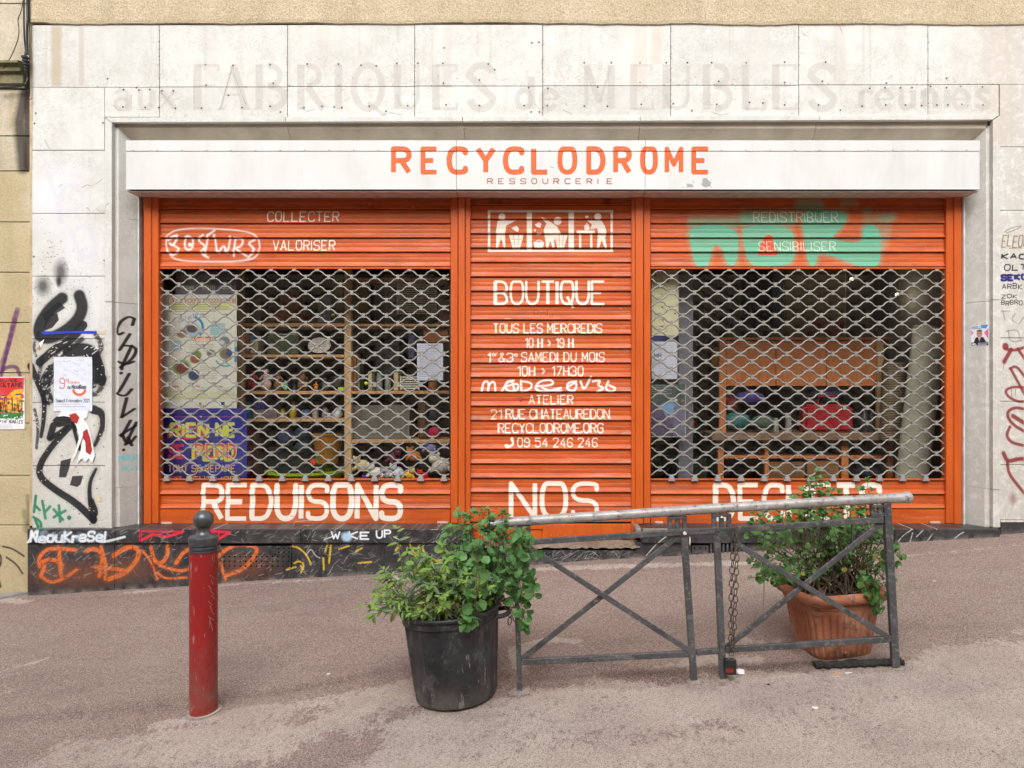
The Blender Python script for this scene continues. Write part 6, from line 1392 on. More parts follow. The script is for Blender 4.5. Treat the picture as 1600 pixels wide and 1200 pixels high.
# blue tape and its brown tail
def strip(pts, Y, col, name, label, cat, th=.0015, rough=.5):
    bm = BM(); v = [P(x, y, Y) for x, y in pts]; f = [bm.verts.new(p) for p in v]; b = [bm.verts.new(p + Vector((0, th, 0))) for p in v]
    bm.faces.new(f); bm.faces.new(b[::-1])
    for i in range(len(f)): bm.faces.new((f[i], b[i], b[(i + 1) % len(f)], f[(i + 1) % len(f)]))
    bmesh.ops.recalc_face_normals(bm, faces=bm.faces); return tag(mk(name, bm, pm(col, rough), None), label, cat)
strip([(66, 517.6), (151, 517), (151, 521.6), (110, 520.6), (70, 523), (65, 522)], Yw, (44, 60, 176), 'tape_strip', 'long strip of blue tape across the black graffiti', 'tape')
strip([(151.5, 517), (164, 517.4), (164, 521.8), (151.5, 521.4)], Yw, (200, 180, 156), 'tape_strip', 'short brown tape end beside the blue tape', 'tape')
strip([(61, 536), (69, 530), (64, 544)], Yw, (232, 228, 220), 'paper_scrap', 'small torn white paper scrap below the blue tape', 'paper scrap'); strip([(57, 545), (63, 538), (62, 547)], Yw, (170, 130, 80), 'paper_scrap', 'small torn brown paper scrap beside the white one', 'paper scrap')
strip([(152, 776), (158, 777), (157, 783), (152, 782)], Yw, (206, 190, 140), 'paper_scrap', 'tiny yellowish paper scrap low on the graffitied pier', 'paper scrap')
def torn():
    bm = BM(); R = random.Random(12); red = BM()
    def shred(b, pts, Y):
        v = [b.verts.new(P(x, y, Y - .001)) for x, y in pts]; w = [b.verts.new(P(x, y, Y)) for x, y in pts]; b.faces.new(v); b.faces.new(w[::-1])
        for i in range(len(v)): b.faces.new((v[i], w[i], w[(i + 1) % len(v)], v[(i + 1) % len(v)]))
    shred(bm, [(90, 651), (96, 642.5), (137, 642.5), (136, 652), (128, 656), (118, 664), (112, 652), (100, 650)], -.006)
    shred(bm, [(116, 656), (130, 651), (134, 668), (126, 690), (118, 712), (112, 722), (118, 704), (124, 682)], -.0075); shred(bm, [(130, 655), (138, 665), (144, 690), (148, 712), (144, 723), (138, 716), (134, 722), (128, 716), (120, 724), (126, 704), (130, 684)], -.0092)
    t = thing('torn_poster', 'torn white and red poster remains under the creased poster', 'torn poster', P(128, 690))
    shred(red, [(108, 648), (118, 645), (124, 652), (120, 662), (112, 658)], -.0108); shred(red, [(130, 674), (136, 670), (141, 684), (144, 704), (141, 711), (134, 706), (133, 690), (129, 684)], -.0108)
    mk('white_paper', bm, pm((232, 232, 236), .7), t); mk('red_print', red, pm((160, 44, 40), .7), t)
torn()

# ================================================================ BOLLARD
def bollard():
    base = ground_px(318, 1112); d = 6 + base.y; k = d / F; t = thing('bollard', 'red metal bollard with dark grey ball cap standing alone on the pavement', 'bollard', base)
    r = 20.8 * k; zt_ = CZ + (600 - 862) * k - base.z; x0, y0, z0 = base
    bm = BM(); lathe(bm, [(r, -.06), (r, 0), (r, zt_ * .5), (r, zt_)], base, 36); mk('post', bm, M_red, t, smooth=True)
    H = lambda py: CZ + (600 - py) * k - base.z
    bm = BM(); lathe(bm, [(r * .97, H(862) + .0005), (r * 1.02, H(861)), (r * 1.02, H(858.5)), (r * .95, H(858)), (r * .95, H(857)), (r * 1.03, H(856)), (r * 1.03, H(853.5)), (r * .96, H(853)), (r * .96, H(851.5)), (r * 1.03, H(850.5)), (r * 1.05, H(842)), (r * 1.04, H(838.6)), (r * .96, H(837)), (r * .68, H(836)), (r * .52, H(833.5)), (r * .44, H(829)), (r * .44, H(825)), (r * .5, H(820))], base, 36); mk('cap', bm, M_cap, t, smooth=True)
    bm = BM(); c = base + Vector((0, 0, H(812))); R_ = 15 * k; lathe(bm, [(R_ * math.sin(math.radians(a)), -R_ * math.cos(math.radians(a))) for a in list(range(12, 169, 8)) + [176]], c, 32); mk('ball', bm, M_cap, t, smooth=True)
    bm = BM(); rr = [];
    R = random.Random(2)
    for q_, z in ((1, -.02), (1, .006), (0, .008)):
        rr.append([bm.verts.new((x0 + (r * (.9 if q_ == 0 else (1.22 + .08 * math.sin(3 * a))) * math.cos(a)), y0 + r * (.9 if q_ == 0 else 1.25 + .06 * math.sin(2 * a + 1)) * math.sin(a), gz(x0 + r * math.cos(a), y0 + r * math.sin(a)) + z)) for a in [2 * math.pi * i / 28 for i in range(28)]])
    for a, b in zip(rr, rr[1:]):
        for i in range(28): bm.faces.new((a[i], a[(i + 1) % 28], b[(i + 1) % 28], b[i]))
    mk('cement_collar', bm, simple('collar_cement', (.40, .34, .30), .9, 0, .3, 20, .3), t)
    # sticker on the left edge
    bm = BM(); vs = []
    for a in (175, 188, 200, 212):
        p = Vector((x0 + r * 1.006 * math.cos(math.radians(a)), y0 + r * 1.006 * math.sin(math.radians(a)), 0)); vs.append((bm.verts.new(p + Vector((0, 0, z0 + H(899)))), bm.verts.new(p + Vector((0, 0, z0 + H(870))))))
    for a, b in zip(vs, vs[1:]): bm.faces.new((a[0], b[0], b[1], a[1]))
    sm_ = Mat('bollard_sticker'); zz = sm_.xyz(sm_.pos())[2]; s_ = sm_.math('SINE', sm_.math('MULTIPLY', zz, 150.0)); tag(mk('sticker', bm, sm_.done(sm_.mix(sm_.ramp(s_, -.1, .1), (.03, .03, .05), (.7, .72, .75)), .5), t), 'small black and white sticker')
    # scratched scribble, fine bright lines
    bm = BM(); zc = H(905)
    for i in range(11):
        z1 = H(895 + i * 8); a1 = math.radians(-40 + 8 * math.sin(i * 2.1)); a2 = math.radians(-24 + 8 * math.cos(i * 1.7)); z2 = H(898 + i * 8 + 5)
        pts = [base + Vector((r * 1.003 * math.cos(a1 + (a2 - a1) * q_ / 3), r * 1.003 * math.sin(a1 + (a2 - a1) * q_ / 3), z1 + (z2 - z1) * q_ / 3)) for q_ in range(4)]; tube(bm, pts, .0007, 3)
    mk('scratches', bm, simple('scratch_mark', (.62, .42, .38), .6), t, kind='stuff')
bollard()

# ================================================================ RAILING
DR = 3.87; YR = DR - 6
def R3(px, py, dy=0.0): return P(px, py, YR + dy)
def bez(pts, it=2): return chaikin(pts, it)
def railing():
    t = thing('railing', 'dark grey pavement railing with two crossed bays and a worn silver handrail', 'railing', R3(1100, 1065))
    kk = DR / F
    hp = [R3(*p) for p in bez([(770, 819), (815, 814), (1000, 802.5), (1100, 795.5), (1250, 786.5), (1412, 777.5)])]
    bm = BM(); tube(bm, hp, 7.8 * kk, 18); mk('handrail', bm, M_hand, t, smooth=True)
    e = hp[-1]; bm = BM(); blob(bm, R3(1417, 777.5), (9.6 * kk,) * 3, 3, 0); mk('end_knob', bm, M_hand, t, smooth=True)
    bm = BM(); lathe(bm, [(9.4 * kk, -.014), (9.6 * kk, 0), (9.0 * kk, .008)], R3(767, 820), 20, M=Matrix.Rotation(math.radians(-93), 4, 'Y')); mk('end_cap', bm, M_cap, t, smooth=False)
    def mb(name, a, b, w, d=.03, dy=0.0, bev=.002):
        bm = BM(); beam(bm, R3(*a, dy), R3(*b, dy), w * kk, d); return mk(name, bm, M_rail, t, bevel=bev)
    for a, b, w in (((805, 852), (812.5, 1086), 7.6), ((1069, 840), (1084.5, 1067), 10), ((1120, 838), (1129.5, 1063), 10), ((1385, 785), (1399, 1042), 11.5)): mb('post', a, b, w, .032)
    # rails butt between posts
    mb('upper_rail', (811, 847.8), (1063.5, 831.4), 8.6, .026); mb('upper_rail', (1075, 830.6), (1114, 829), 8.6, .026); mb('upper_rail', (1126, 828.8), (1379.5, 812), 8.6, .026)
    mb('lower_rail', (816, 1034), (1077, 1021), 9, .026); mb('lower_rail', (1087.6, 1019), (1123, 1016.5), 8.6, .026); mb('lower_rail', (1134, 1015), (1391.5, 998), 9, .026)
    mb('cross_bar', (818, 850), (1078, 1017), 8.2, .014, -.0085); mb('cross_bar', (814, 1031), (1063, 835), 8.2, .014, .0085)
    mb('cross_bar', (1124, 833), (1389, 996), 8.2, .014, -.0085); mb('cross_bar', (1134, 1012), (1377, 817), 8.2, .014, .0085)
    for cx, cy, hy in ((814, 832, 814), (1058, 822, 799), (1127, 820, 795), (1375, 797, 781)):
        for q_ in (-11.5, 0, 11.5):
            if cx == 814 and q_ < 0: continue
            mb('bracket_bar', (cx + q_, hy + 7.5), (cx + q_ + .3, cy + 7.5), 7.0 if q_ else 7.4, .022, .001)
        mb('bracket_plate', (cx - (15 if cx > 820 else 6), hy + 10.6), (cx + 15, hy + 9.6), 4.4, .0265)
        mb('bracket_plate', (cx - (15 if cx > 820 else 6), cy + 7.0), (cx + 15, cy + 6.2), 5.5, .0285)
    # mortar spots where the posts enter the pavement
    for (x, y, s) in ((812, 1083, 12), (1085, 1064, 9), (1130, 1060, 8), (1400, 1040, 8)):
        bm = BM(); c = R3(x, y); n = 18; R = random.Random(x); g = gz(c.x, c.y); ring = []; top = []
        for i in range(n):
            a = 2 * math.pi * i / n; q_ = s * kk * (1.3 + .5 * R.random()); X, Y_ = c.x + q_ * math.cos(a), c.y + q_ * .8 * math.sin(a); ring.append(bm.verts.new((X, Y_, gz(X, Y_) - .004))); top.append(bm.verts.new((c.x + (X - c.x) * .6, c.y + (Y_ - c.y) * .6, gz(X, Y_) + .009)))
        for i in range(n): bm.faces.new((ring[i], ring[(i + 1) % n], top[(i + 1) % n], top[i]))
        bm.faces.new(top); mk('mortar_foot', bm, simple('mortar_%d' % x, (.30, .25, .22), .95, 0, .35, 25, .5), t)
    bm = BM(); blob(bm, R3(1070, 833, -.016), (.012, .006, .01), 1, .4, 3); blob(bm, R3(1078, 845, -.019), (.004, .003, .022), 1, .2, 4); blob(bm, R3(1128, 808, -.016), (.008, .004, .008), 1, .3, 6); mk('bird_dropping', bm, pm((222, 210, 200), .8), t)
railing()

# ================================================================ CHAINS
def link_me(L, r, name):
    bm = BM(); n = 12; pts = []
    for i in range(n):
        a = 2 * math.pi * i / n; pts.append(Vector((math.cos(a) * L * .30, 0, math.sin(a) * L * .5)))
    rings = []
    for i in range(n):
        tg = (pts[(i + 1) % n] - pts[i - 1]).normalized(); u = Vector((0, 1, 0)); v = tg.cross(u); rings.append([bm.verts.new(pts[i] + (u * math.cos(b) + v * math.sin(b)) * r) for b in [2 * math.pi * j / 5 for j in range(5)]])
    for i in range(n):
        a, b = rings[i], rings[(i + 1) % n]
        for j in range(5): bm.faces.new((a[j], a[(j + 1) % 5], b[(j + 1) % 5], b[j]))
    me = bpy.data.meshes.new(name); bm.to_mesh(me); bm.free(); me.polygons.foreach_set('use_smooth', [True] * len(me.polygons)); me.materials.append(M_rust); return me
lm = link_me(.042, .0026, 'link')
def chain(pts, label, dy=-.03):
    t = thing('chain', label, 'chain', R3(*pts[-1], dy)); q_ = [R3(x, y, dy) for x, y in chaikin(pts, 2)]; L = .034; acc = 0; i = 0; pos_ = q_[0].copy(); n = 0
    total = sum((b - a).length for a, b in zip(q_, q_[1:])); N = int(total / L)
    for n in range(N):
        s = (n + .5) * L; k_ = 0
        for a, b in zip(q_, q_[1:]):
            l = (b - a).length
            if s <= l: break
            s -= l
        p = a.lerp(b, min(1, s / l)); d = (b - a).normalized()
        o = link_mesh('link', lm, t, p); q = d.to_track_quat('Z', 'Y'); o.rotation_euler = (q @ Euler((0, 0, math.radians(35 if n % 2 else 118) + random.uniform(-.25, .25))).to_quaternion()).to_euler()
    return t
ch = chain([(1147, 822), (1146, 850), (1143.5, 900), (1142, 960), (1143, 1030)], 'longer rusty chain strand hanging from the railing down to the padlock')
chain([(1152, 824), (1151.5, 860), (1150, 900), (1148, 960), (1145, 1026)], 'shorter rusty chain strand doubled beside the long one', -.045)
chain([(786, 935), (792, 945), (797, 962), (796, 976)], 'short black chain tying the plastic bin to the railing, left strand', -.02); chain([(796, 940), (802, 950), (805, 964), (804, 975)], 'short black chain tying the plastic bin to the railing, right strand', -.01)
chain([(770, 940), (780, 944), (790, 938), (800, 936), (808, 940)], 'chain loop from the bin handle round the railing post', .0)
def lock():
    t = thing('padlock', 'black padlock with red band hanging at the end of the chain', 'padlock', R3(1143, 1045, -.03))
    bm = BM(); a, b = R3(1133, 1055, -.05), R3(1151, 1031, -.05); box(bm, a.x, b.x, a.y, a.y + .035, a.z, b.z); o = mk('lock_body', bm, simple('black_lock', (.02, .02, .02), .45), t, bevel=.004)
    bm = BM(); a, b = R3(1134, 1051, -.052), R3(1146, 1044.5, -.052); box(bm, a.x, b.x, a.y - .001, a.y + .001, a.z, b.z); mk('red_band', bm, pm((120, 44, 34), .5), t)
    bm = BM(); tube(bm, [R3(1138, 1032, -.035), R3(1139, 1024, -.035), R3(1146, 1024, -.035), R3(1147, 1032, -.035)], .0035, 6); mk('shackle', bm, M_galv, t, smooth=True)
lock()

# ================================================================ BLACK BIN AS PLANT POT
def ell(c, ax, ay, n, z, tilt=0): return [(c[0] + ax * math.cos(2 * math.pi * i / n), c[1] + ay * math.sin(2 * math.pi * i / n), z) for i in range(n)]
def bin_():
    k = 3.88 / F; base = Vector(((713 - CX) * k, 3.88 - 6, 0)); base.z = gz(base.x, base.y) - .004; t = thing('plastic_bin', 'scuffed black plastic bin used as a plant pot beside the railing', 'bin', base)
    M = Matrix.Rotation(math.radians(-4.0), 4, 'Y'); H = .452; r0, r1 = .198, .236
    n = 72; zs_ = [0, .01, .03, .1, .2, .3, .36, .395]; bm = BM(); rings = []
    for z in zs_:
        rad = r0 + (r1 - r0) * z / H - (.012 if z == 0 else 0)
        ring = []
        for i in range(n):
            a = 2 * math.pi * i / n; rib = .009 if i % 6 == 0 else 0; ring.append(bm.verts.new(base + M @ Vector(((rad + (rib if z > .02 else 0)) * math.cos(a), (rad + (rib if z > .02 else 0)) * math.sin(a), z))))
        rings.append(ring)
    for a, b in zip(rings, rings[1:]):
        for i in range(n): bm.faces.new((a[i], a[(i + 1) % n], b[(i + 1) % n], b[i]))
    bm.faces.new(rings[0][::-1]); o = mk('tub', bm, M_plast, t, smooth=True)
    try: o.data.set_sharp_from_angle(angle=math.radians(35))
    except Exception: pass
    bm = BM(); lathe(bm, [(.227, .394), (.238, .396), (.243, .40), (.243, .432), (.252, .436), (.254, .446), (.248, .452), (.236, .450), (.230, .44), (.226, .396)], base, 56, M=M); 
    bmesh.ops.delete(bm, geom=[f for f in bm.faces if len(f.verts) > 4], context='FACES_ONLY'); mk('rim', bm, M_plast, t, smooth=True)
    for s in (1,):
        bm = BM(); pts = [base + M @ Vector((s * x, y, z)) for x, y, z in ((.235, -.07, .40), (.285, -.065, .405), (.30, 0, .405), (.285, .065, .405), (.235, .07, .40))]; tube(bm, chaikin(pts, 1) and [Vector(p.tolist()) for p in chaikin([tuple(p) for p in pts], 2)], .012, 8); mk('handle', bm, M_plast, t, smooth=True)
    bm = BM(); lathe(bm, [(.226, .36), (.228, .40), (.16, .41), (.02, .415)], base, 32, M=M); mk('soil', bm, M_soil, t)
    return base
BB = bin_()

# ================================================================ TERRACOTTA POT
def terra_pot():
    d = 4.17; k = d / F; base = Vector(((1300 - CX) * k, d - 6, 0)); base.z = gz(base.x, base.y) - .006
    t = thing('terracotta_pot', 'square fluted terracotta plant pot behind the right bay of the railing', 'plant pot', base); M = Matrix.Rotation(math.radians(-2), 4, 'Y') @ Matrix.Rotation(math.radians(9), 4, 'Z'); n = 432
    def ring(bm, h, z, rp=4.5, fl=0.0, rot=0):
        out = []
        for i in range(n):
            a = 2 * math.pi * (i + .5) / n; c, s = math.cos(a), math.sin(a); q_ = (abs(c) ** rp + abs(s) ** rp) ** (-1 / rp); f = 1 - fl * 1.15 * (1 - abs(math.sin(a * 18))) ** 2
            out.append(bm.verts.new(base + M @ Vector((h * q_ * c * f, h * q_ * s * f, z))))
        return out
    def skin(bm, R):
        for a, b in zip(R, R[1:]):
            for i in range(n): bm.faces.new((a[i], a[(i + 1) % n], b[(i + 1) % n], b[i]))
    bm = BM(); R = [ring(bm, .158, -.01), ring(bm, .165, .0), ring(bm, .166, .022), ring(bm, .168, .028, fl=.04), ring(bm, .176, .08, fl=.05), ring(bm, .188, .15, fl=.05), ring(bm, .198, .215, fl=.05), ring(bm, .203, .238, fl=.01), ring(bm, .206, .246), ring(bm, .207, .262), ring(bm, .213, .268), ring(bm, .214, .286)]
    skin(bm, R); bm.faces.new(R[0][::-1]); o = mk('body', bm, M_terra, t, smooth=True)
    bm = BM(); R = [ring(bm, .212, .2865), ring(bm, .226, .290), ring(bm, .240, .300), ring(bm, .247, .316), ring(bm, .246, .332), ring(bm, .238, .345), ring(bm, .226, .350), ring(bm, .214, .345), ring(bm, .208, .33), ring(bm, .200, .29)]; skin(bm, R); mk('rolled_rim', bm, M_terra, t, smooth=True)
    bm = BM(); a = ring(bm, .203, .318); bm.faces.new(a); mk('soil', bm, M_soil, t)
    bm = BM(); blob(bm, base + M @ Vector((-.02, -.176, .03)), (.012, .01, .012), 1, .1, 2); mk('drain_spout', bm, M_terra, t)
    return base
TB = terra_pot()

# ================================================================ PLANTS
def lance_mesh(L, W, mat, nm='leaf', droop=.25):
    bm = BM(); st = [(0, .12), (.25, .85), (.55, 1), (.8, .6), (1, .05)]; prev = None
    for u, w in st:
        z = -droop * L * u * u; y = u * L; c = bm.verts.new((0, y, z)); a = bm.verts.new((-W * w / 2, y, z + W * w * .18)); b = bm.verts.new((W * w / 2, y, z + W * w * .18))
        if prev: bm.faces.new((prev[1], prev[0], c, a)); bm.faces.new((prev[0], prev[2], b, c))
        prev = (c, a, b)
    me = bpy.data.meshes.new(nm); bm.to_mesh(me); bm.free(); me.materials.append(mat); return me
def round_mesh(D, mat, nm='leaf', cup=.22, lobes=6):
    bm = BM(); n = 14; c = bm.verts.new((0, D * .42, -.02 * D)); ring = []
    for i in range(n):
        a = 2 * math.pi * i / n + math.pi * 1.5; r = D * .5 * (1 + .07 * math.cos(lobes * a)) * (.66 if i == 0 else 1); ring.append(bm.verts.new((r * math.cos(a) * 1.05, D * .5 + r * math.sin(a), cup * D * (abs(math.cos(a)) ** 2) * .5 - .06 * D * (math.sin(a) > .5) + .02 * D * math.sin(3 * a))))
    for i in range(n): bm.faces.new((c, ring[i], ring[(i + 1) % n]))
    me = bpy.data.meshes.new(nm); bm.to_mesh(me); bm.free(); me.materials.append(mat); return me
def leaf_rot(nrm, tipdir):
    z = Vector(nrm).normalized(); y = Vector(tipdir); y = (y - z * y.dot(z))
    if y.length < 1e-4: y = z.orthogonal()
    y.normalize(); x = y.cross(z); return Matrix((x, y, z)).transposed()
class Plant:
    def __init__(s, name, label, base, meshes, stems, seed, cat='plant', maxparts=280):
        s.t = thing(name, label, cat, base); s.R = random.Random(seed); s.meshes = meshes; s.leaves = []; s.sm = {m: BM() for m in stems}; s.max = maxparts
    def stem(s, a, b, r, mat, bend=.08, n=7, leaf=None, n_leaf=6, start=.35, size=(.8, 1.2), tip=True, up=.5):
        a = Vector(a); b = Vector(b); R = s.R; off = Vector((R.uniform(-1, 1), R.uniform(-1, 1), R.uniform(-.3, 1))) * bend * (b - a).length
        pts = [a.lerp(b, i / n) + off * math.sin(math.pi * i / n) for i in range(n + 1)]; tube(s.sm[mat], pts, [r * (1 - .65 * i / n) for i in range(n + 1)], 5)
        if leaf is None: return pts
        for j in range(n_leaf):
            u = start + (1 - start) * (j + R.random()) / n_leaf; q_ = u * n; i = min(n - 1, int(q_)); p = pts[i].lerp(pts[i + 1], q_ - i); d = (pts[i + 1] - pts[i]).normalized()
            ang = j * 2.4 + R.uniform(-.4, .4); o = d.orthogonal().normalized(); o = Matrix.Rotation(ang, 3, d) @ o
            s.put(p, o, d, leaf, size, up)
        if tip:
            for j in range(4):
                o = Matrix.Rotation(j * 1.57 + .4, 3, d) @ d.orthogonal().normalized(); s.put(pts[-1], (o * .7 + d).normalized(), d, leaf, (size[0] * .6, size[1] * .75), up)
        return pts
    def put(s, p, out, d, leaf, size, up):
        R = s.R; tipd = (out * .9 + d * .45 + Vector((R.uniform(-.3, .3), R.uniform(-.3, .3), R.uniform(-.2, .2)))).normalized(); 
        nr = (Vector((0, -.35, 1)) * up + d * .4 + Vector((R.uniform(-.55, .55), R.uniform(-.75, .35), R.uniform(-.3, .5)))).normalized(); sc_ = R.uniform(*size); s.leaves.append((p, leaf_rot(nr, tipd), R.choice(leaf), sc_, tipd))
    def petioles(s, mat, L):
        out = []
        for (p, M, m, sc_, td) in s.leaves:
            q_ = p + td * L * s.R.uniform(.6, 1.3); tube(s.sm[mat], [p, q_], .0011, 3, cap=False); out.append((q_, M, m, sc_, td))
        s.leaves = out
    def finish(s, stemmats):
        big = sorted(range(len(s.leaves)), key=lambda i: s.leaves[i][3] * 1.0 - s.leaves[i][0].y * .8, reverse=True); par = set(big[:s.max]); rest = {}
        for i, (p, M, m, sc_, td) in enumerate(s.leaves):
            if i in par:
                o = link_mesh('leaf', s.meshes[m], s.t, p); o.rotation_euler = M.to_euler(); o.scale = (sc_,) * 3
            else: rest.setdefault(s.meshes[m].materials[0].name, []).append((p, M, m, sc_))
        verts = []; faces = []; mi = []; mats = []
        for mn, L in rest.items():
            mats.append(bpy.data.materials[mn])
            for p, M, m, sc_ in L:
                me = s.meshes[m]; o = len(verts); verts += [p + M @ (v.co * sc_) for v in me.vertices]
                for f in me.polygons: faces.append([o + k for k in f.vertices]); mi.append(len(mats) - 1)
        if verts:
            c = WL[s.t.name]; me = bpy.data.meshes.new('small_leaves'); me.from_pydata([tuple(v - c) for v in verts], [], faces); me.polygons.foreach_set('material_index', mi)
            for m in mats: me.materials.append(m)
            o = link_mesh('small_leaves', me, s.t, c); o['kind'] = 'stuff'
        for m, bm in s.sm.items():
            if len(bm.verts): mk('stems', bm, stemmats[m], s.t, smooth=True, kind='stuff')
            else: bm.free()
def pxt(px, py, d): k = d / F; return Vector(((px - CX) * k, d - 6, CZ + (CY - py) * k))
SM = {'w': M_stem, 'g': M_stemg, 'd': M_stemd}
LM = {'a0': lance_mesh(.060, .016, M_leafA), 'a1': lance_mesh(.050, .014, M_leafA, droop=.1), 'b0': lance_mesh(.058, .020, M_leafB), 'b1': lance_mesh(.048, .018, M_leafB, droop=.05), 'y': lance_mesh(.05, .02, M_leafY)}
def oleander():
    base = BB + Vector((-.05, 0, .41)); p = Plant('leafy_shrub', 'low spreading shrub with narrow bluish green leaves in the left of the black bin', base, LM, ['w', 'g', 'd'], 11); R = p.R
    for i in range(104):
        # dome of tips
        u = R.random(); px = 584 + 180 * R.random(); top = 868 + ((px - 672) / 95) ** 2 * 42 + (0 if px > 640 else 8); py = top + R.random() ** 1.3 * (962 - top); d = 3.62 + R.random() * .42
        if px < 625 and py < 885: py += 25
        tip = pxt(px, py, d); a = base + Vector((R.uniform(-.14, .12), R.uniform(-.14, .14), 0)); lf = ['a0', 'a1', 'a0', 'b0', 'b1'] if R.random() < .55 else ['b0', 'b1', 'b0', 'a1']
        p.stem(a, tip, .0032, R.choice('wgg'), .12, 7, lf, R.randint(7, 12), .40, (.5, 1.2))
    for (pts, d) in (([(632, 905), (620, 826)], 3.75), ([(650, 915), (636, 862)], 3.72), ([(625, 930), (600, 892)], 3.7), ([(650, 950), (568, 945)], 3.62), ([(640, 948), (590, 905)], 3.66), ([(655, 958), (582, 952)], 3.6), ([(700, 880), (692, 852)], 3.8), ([(665, 890), (655, 858)], 3.72)):
        p.stem(pxt(*pts[0], d + .05), pxt(*pts[1], d), .003, 'g', .05, 8, ['b0', 'b1', 'a0'], 15, .1, (.6, 1.05), up=.3)
    for (x, y) in ((722, 972), (615, 955), (718, 966)): p.put(pxt(x, y, 3.6), Vector((0, -.4, -1)), Vector((0, 0, -1)), ['y'], (.9, 1.3), .2)
    for _ in range(12): p.stem(pxt(R.uniform(640, 760), 945, 3.72), pxt(R.uniform(645, 765), R.uniform(955, 985), 3.62), .002, 'w', .2, 5)
    p.finish(SM)
oleander()
RM = {'c0': round_mesh(.052, M_leafC), 'c1': round_mesh(.040, M_leafC), 'c2': round_mesh(.030, M_leafC, cup=.4), 'd0': round_mesh(.042, M_leafD), 'd1': round_mesh(.032, M_leafD), 'd2': round_mesh(.025, M_leafD, cup=.4), 'y': round_mesh(.03, M_leafY)}
def ivyish():
    base = BB + Vector((.09, .05, .42)); p = Plant('trailing_plant', 'trailing plant with round scalloped leaves over the bin and left railing post', base, RM, ['w', 'g', 'd'], 21); R = p.R
    for i in range(72):
        px = 692 + 130 * R.random() ** .9; top = 806 + (18 if px < 715 else 0) + R.uniform(0, 14); py = top + R.random() ** 1.25 * (945 - top); d = 3.70 + R.random() * .42
        if px > 800: d = 3.72 + R.random() * .12; py = 820 + R.random() * 120
        a = base + Vector((R.uniform(-.12, .1), R.uniform(-.1, .12), 0)); 
        p.stem(a, pxt(px, py, d), .003, R.choice('gwd'), .12, 7, ['c0', 'c1', 'c0', 'c1', 'c2'], R.randint(4, 7), .4, (.5, 1.2), up=.25)
    for (a, b, d) in (((806, 850), (815, 960), 3.74), ((812, 900), (820, 970), 3.74), ((800, 830), (832, 862), 3.74), ((815, 890), (832, 925), 3.75), ((806, 820), (800, 905), 3.72), ((745, 870), (742, 962), 3.64), ((750, 900), (730, 968), 3.62), ((800, 905), (822, 972), 3.73), ((812, 840), (826, 905), 3.74)):
        p.stem(pxt(*a, d), pxt(*b, d - .02), .003, 'w', .1, 8, ['c0', 'c1', 'c0', 'c1'], 9, .05, (.8, 1.2), up=.1)
    for _ in range(14): x = R.uniform(705, 790); p.stem(pxt(x, 880, 3.85), pxt(x + R.uniform(-12, 12), R.uniform(800, 815), 3.85), .0022, 'd', .05, 6, ['c2', 'c1'], 4, .5, (.6, .9))
    p.petioles('g', .018); p.finish(SM)
ivyish()
def geranium():
    base = TB + Vector((0, 0, .32)); p = Plant('bushy_plant', 'tall bushy plant with small round leaves and bare brown stems in the terracotta pot', base, RM, ['w', 'g', 'd'], 33); R = p.R
    for i in range(118):
        px = 1172 + 222 * R.random(); c = (px - 1290) / 118; top = 792 + 45 * c * c + R.uniform(-4, 14); py = top + R.random() ** 1.5 * (915 - top) * (1 - .1 * abs(c)); d = 3.98 + R.random() * .5
        a = base + Vector((R.uniform(-.16, .16), R.uniform(-.15, .14), 0)); pts = p.stem(a, pxt(px, py, d), .0038, R.choice('wwwd'), .10, 7, ['d0', 'd1', 'd1', 'd2', 'd2'], R.randint(5, 9), .5, (.5, 1.1), up=.25)
    for (x, y) in ((1275, 740), (1268, 752), (1290, 758), (1262, 775), (1300, 770), (1355, 752), (1348, 768), (1255, 768), (1278, 765), (1325, 780), (1180, 800), (1195, 795), (1240, 782), (1310, 772), (1340, 786), (1370, 790), (1225, 790), (1283, 748), (1264, 760)):
        p.stem(pxt(x + R.uniform(-14, 14), 860, 4.15), pxt(x, y, 4.13), .0026, 'w', .05, 8, ['d1', 'd0', 'd1'], 17, .3, (.65, 1.0), up=.2)
    for (a, b) in (((1355, 880), (1378, 945)), ((1340, 890), (1362, 932)), ((1350, 900), (1384, 925)), ((1210, 880), (1190, 900)), ((1365, 870), (1398, 880)), ((1345, 905), (1370, 952)), ((1240, 900), (1212, 905)), ((1380, 850), (1404, 865))):
        p.stem(pxt(*a, 4.0), pxt(*b, 3.93), .0028, 'w', .1, 8, ['d0', 'd1', 'd1'], 11, .25, (.8, 1.15), up=.15)
    for _ in range(46): x = R.uniform(1245, 1365); p.stem(pxt(x, 930, 4.02 + R.random() * .25), pxt(x + R.uniform(-30, 30), R.uniform(830, 880), 4.0 + R.random() * .3), .0036, R.choice('wwd'), .08, 6)
    for _ in range(14): p.put(pxt(R.uniform(1210, 1380), R.uniform(850, 930), 3.95), Vector((R.uniform(-1, 1), -.5, -.5)), Vector((0, 0, -1)), ['y'], (.6, 1), .2)
    # one long strap leaf hanging over the left edge
    tube(p.sm['g'], [pxt(1215, 880, 4.0), pxt(1200, 880, 3.95), pxt(1194, 905, 3.92), pxt(1193, 955, 3.92)], [.003, .005, .005, .001], 4, squash=.3)
    p.petioles('g', .013); p.finish(SM)
geranium()

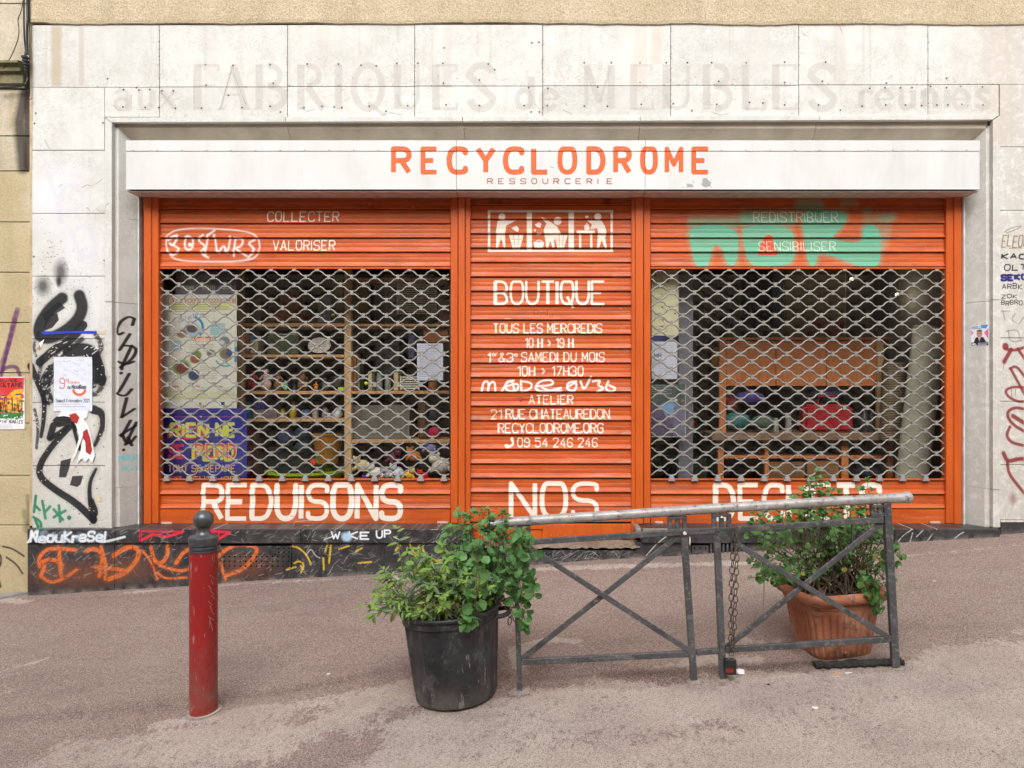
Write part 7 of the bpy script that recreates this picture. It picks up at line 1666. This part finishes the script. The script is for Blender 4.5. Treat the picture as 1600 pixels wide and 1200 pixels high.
# ================================================================ SMALL THINGS ON THE PAVEMENT
def rubber():
    R = random.Random(5); bm = BM(); a = ground_px(1274, 1046); b = ground_px(1412, 1040)
    for (o, w, h) in ((0, .022, .022), (.03, .018, .017)):
        pts = [a.lerp(b, i / 22) + Vector((0, o + R.uniform(-.005, .005), h * .8 + R.uniform(-.003, .004))) for i in range(23)]; tube(bm, pts, [h * R.uniform(.65, 1.15) for _ in pts], 8)
    tag(mk('rubber_strip', bm, simple('crumbling_black_rubber', (.035, .032, .03), .9, 0, .5, 30, .7), None), 'crumbling black rubber strip lying at the foot of the right railing post', 'rubber strip')
    bm = BM(); c = ground_px(1282, 1037); box(bm, c.x - .035, c.x + .035, c.y - .01, c.y + .02, c.z, c.z + .014); tag(mk('wood_chip', bm, pm((130, 110, 90), .9), None, bevel=.002), 'flat wood chip lying at the left end of the black rubber strip', 'wood chip')
rubber()
def butt(px, py, col, label, a=0.2, L=.028, r=.0038):
    bm = BM(); c = ground_px(px, py) + Vector((0, 0, r)); d = Vector((math.cos(a), math.sin(a), 0)); tube(bm, [c - d * L / 2, c + d * L / 2], r, 8); tag(mk('cigarette_butt', bm, pm(col, .8), None), label, 'cigarette butt', 'litter on the pavement')
butt(1309, 1054, (226, 140, 40), 'orange cigarette butt in front of the black rubber strip', .1, .03); butt(1326, 1053, (226, 220, 214), 'white cigarette butt in front of the black rubber strip', .05, .034); butt(513, 1054, (226, 222, 216), 'white cigarette butt on the bare asphalt between bollard and bin', .3, .018)
def scrap(px, py, r, col, label, name='paper_scrap', cat='paper scrap', h=.5):
    bm = BM(); c = ground_px(px, py); blob(bm, c + Vector((0, 0, r * h * .6)), (r, r * .8, r * h), 1, .5, int(px)); tag(mk(name, bm, pm(col, .8), None), label, cat, 'litter on the pavement')
scrap(1156, 1052, .022, (226, 224, 226), 'crumpled white paper right under the padlock', h=.8); scrap(1275, 1106, .016, (220, 216, 212), 'flat white scrap on the pale pavement in front of the railing', h=.2); scrap(551, 1082, .007, (200, 180, 160), 'small tan pebble between bollard and bin', 'pebble', 'pebble')
scrap(1200, 1070, .007, (40, 34, 32), 'small dark pebble in front of the railing', 'pebble', 'pebble'); scrap(382, 1069, .006, (206, 196, 186), 'tiny pale pebble right of the bollard', 'pebble', 'pebble'); scrap(1460, 908, .009, (214, 206, 200), 'small white scrap on the upper pavement right of the terracotta pot', h=.2)
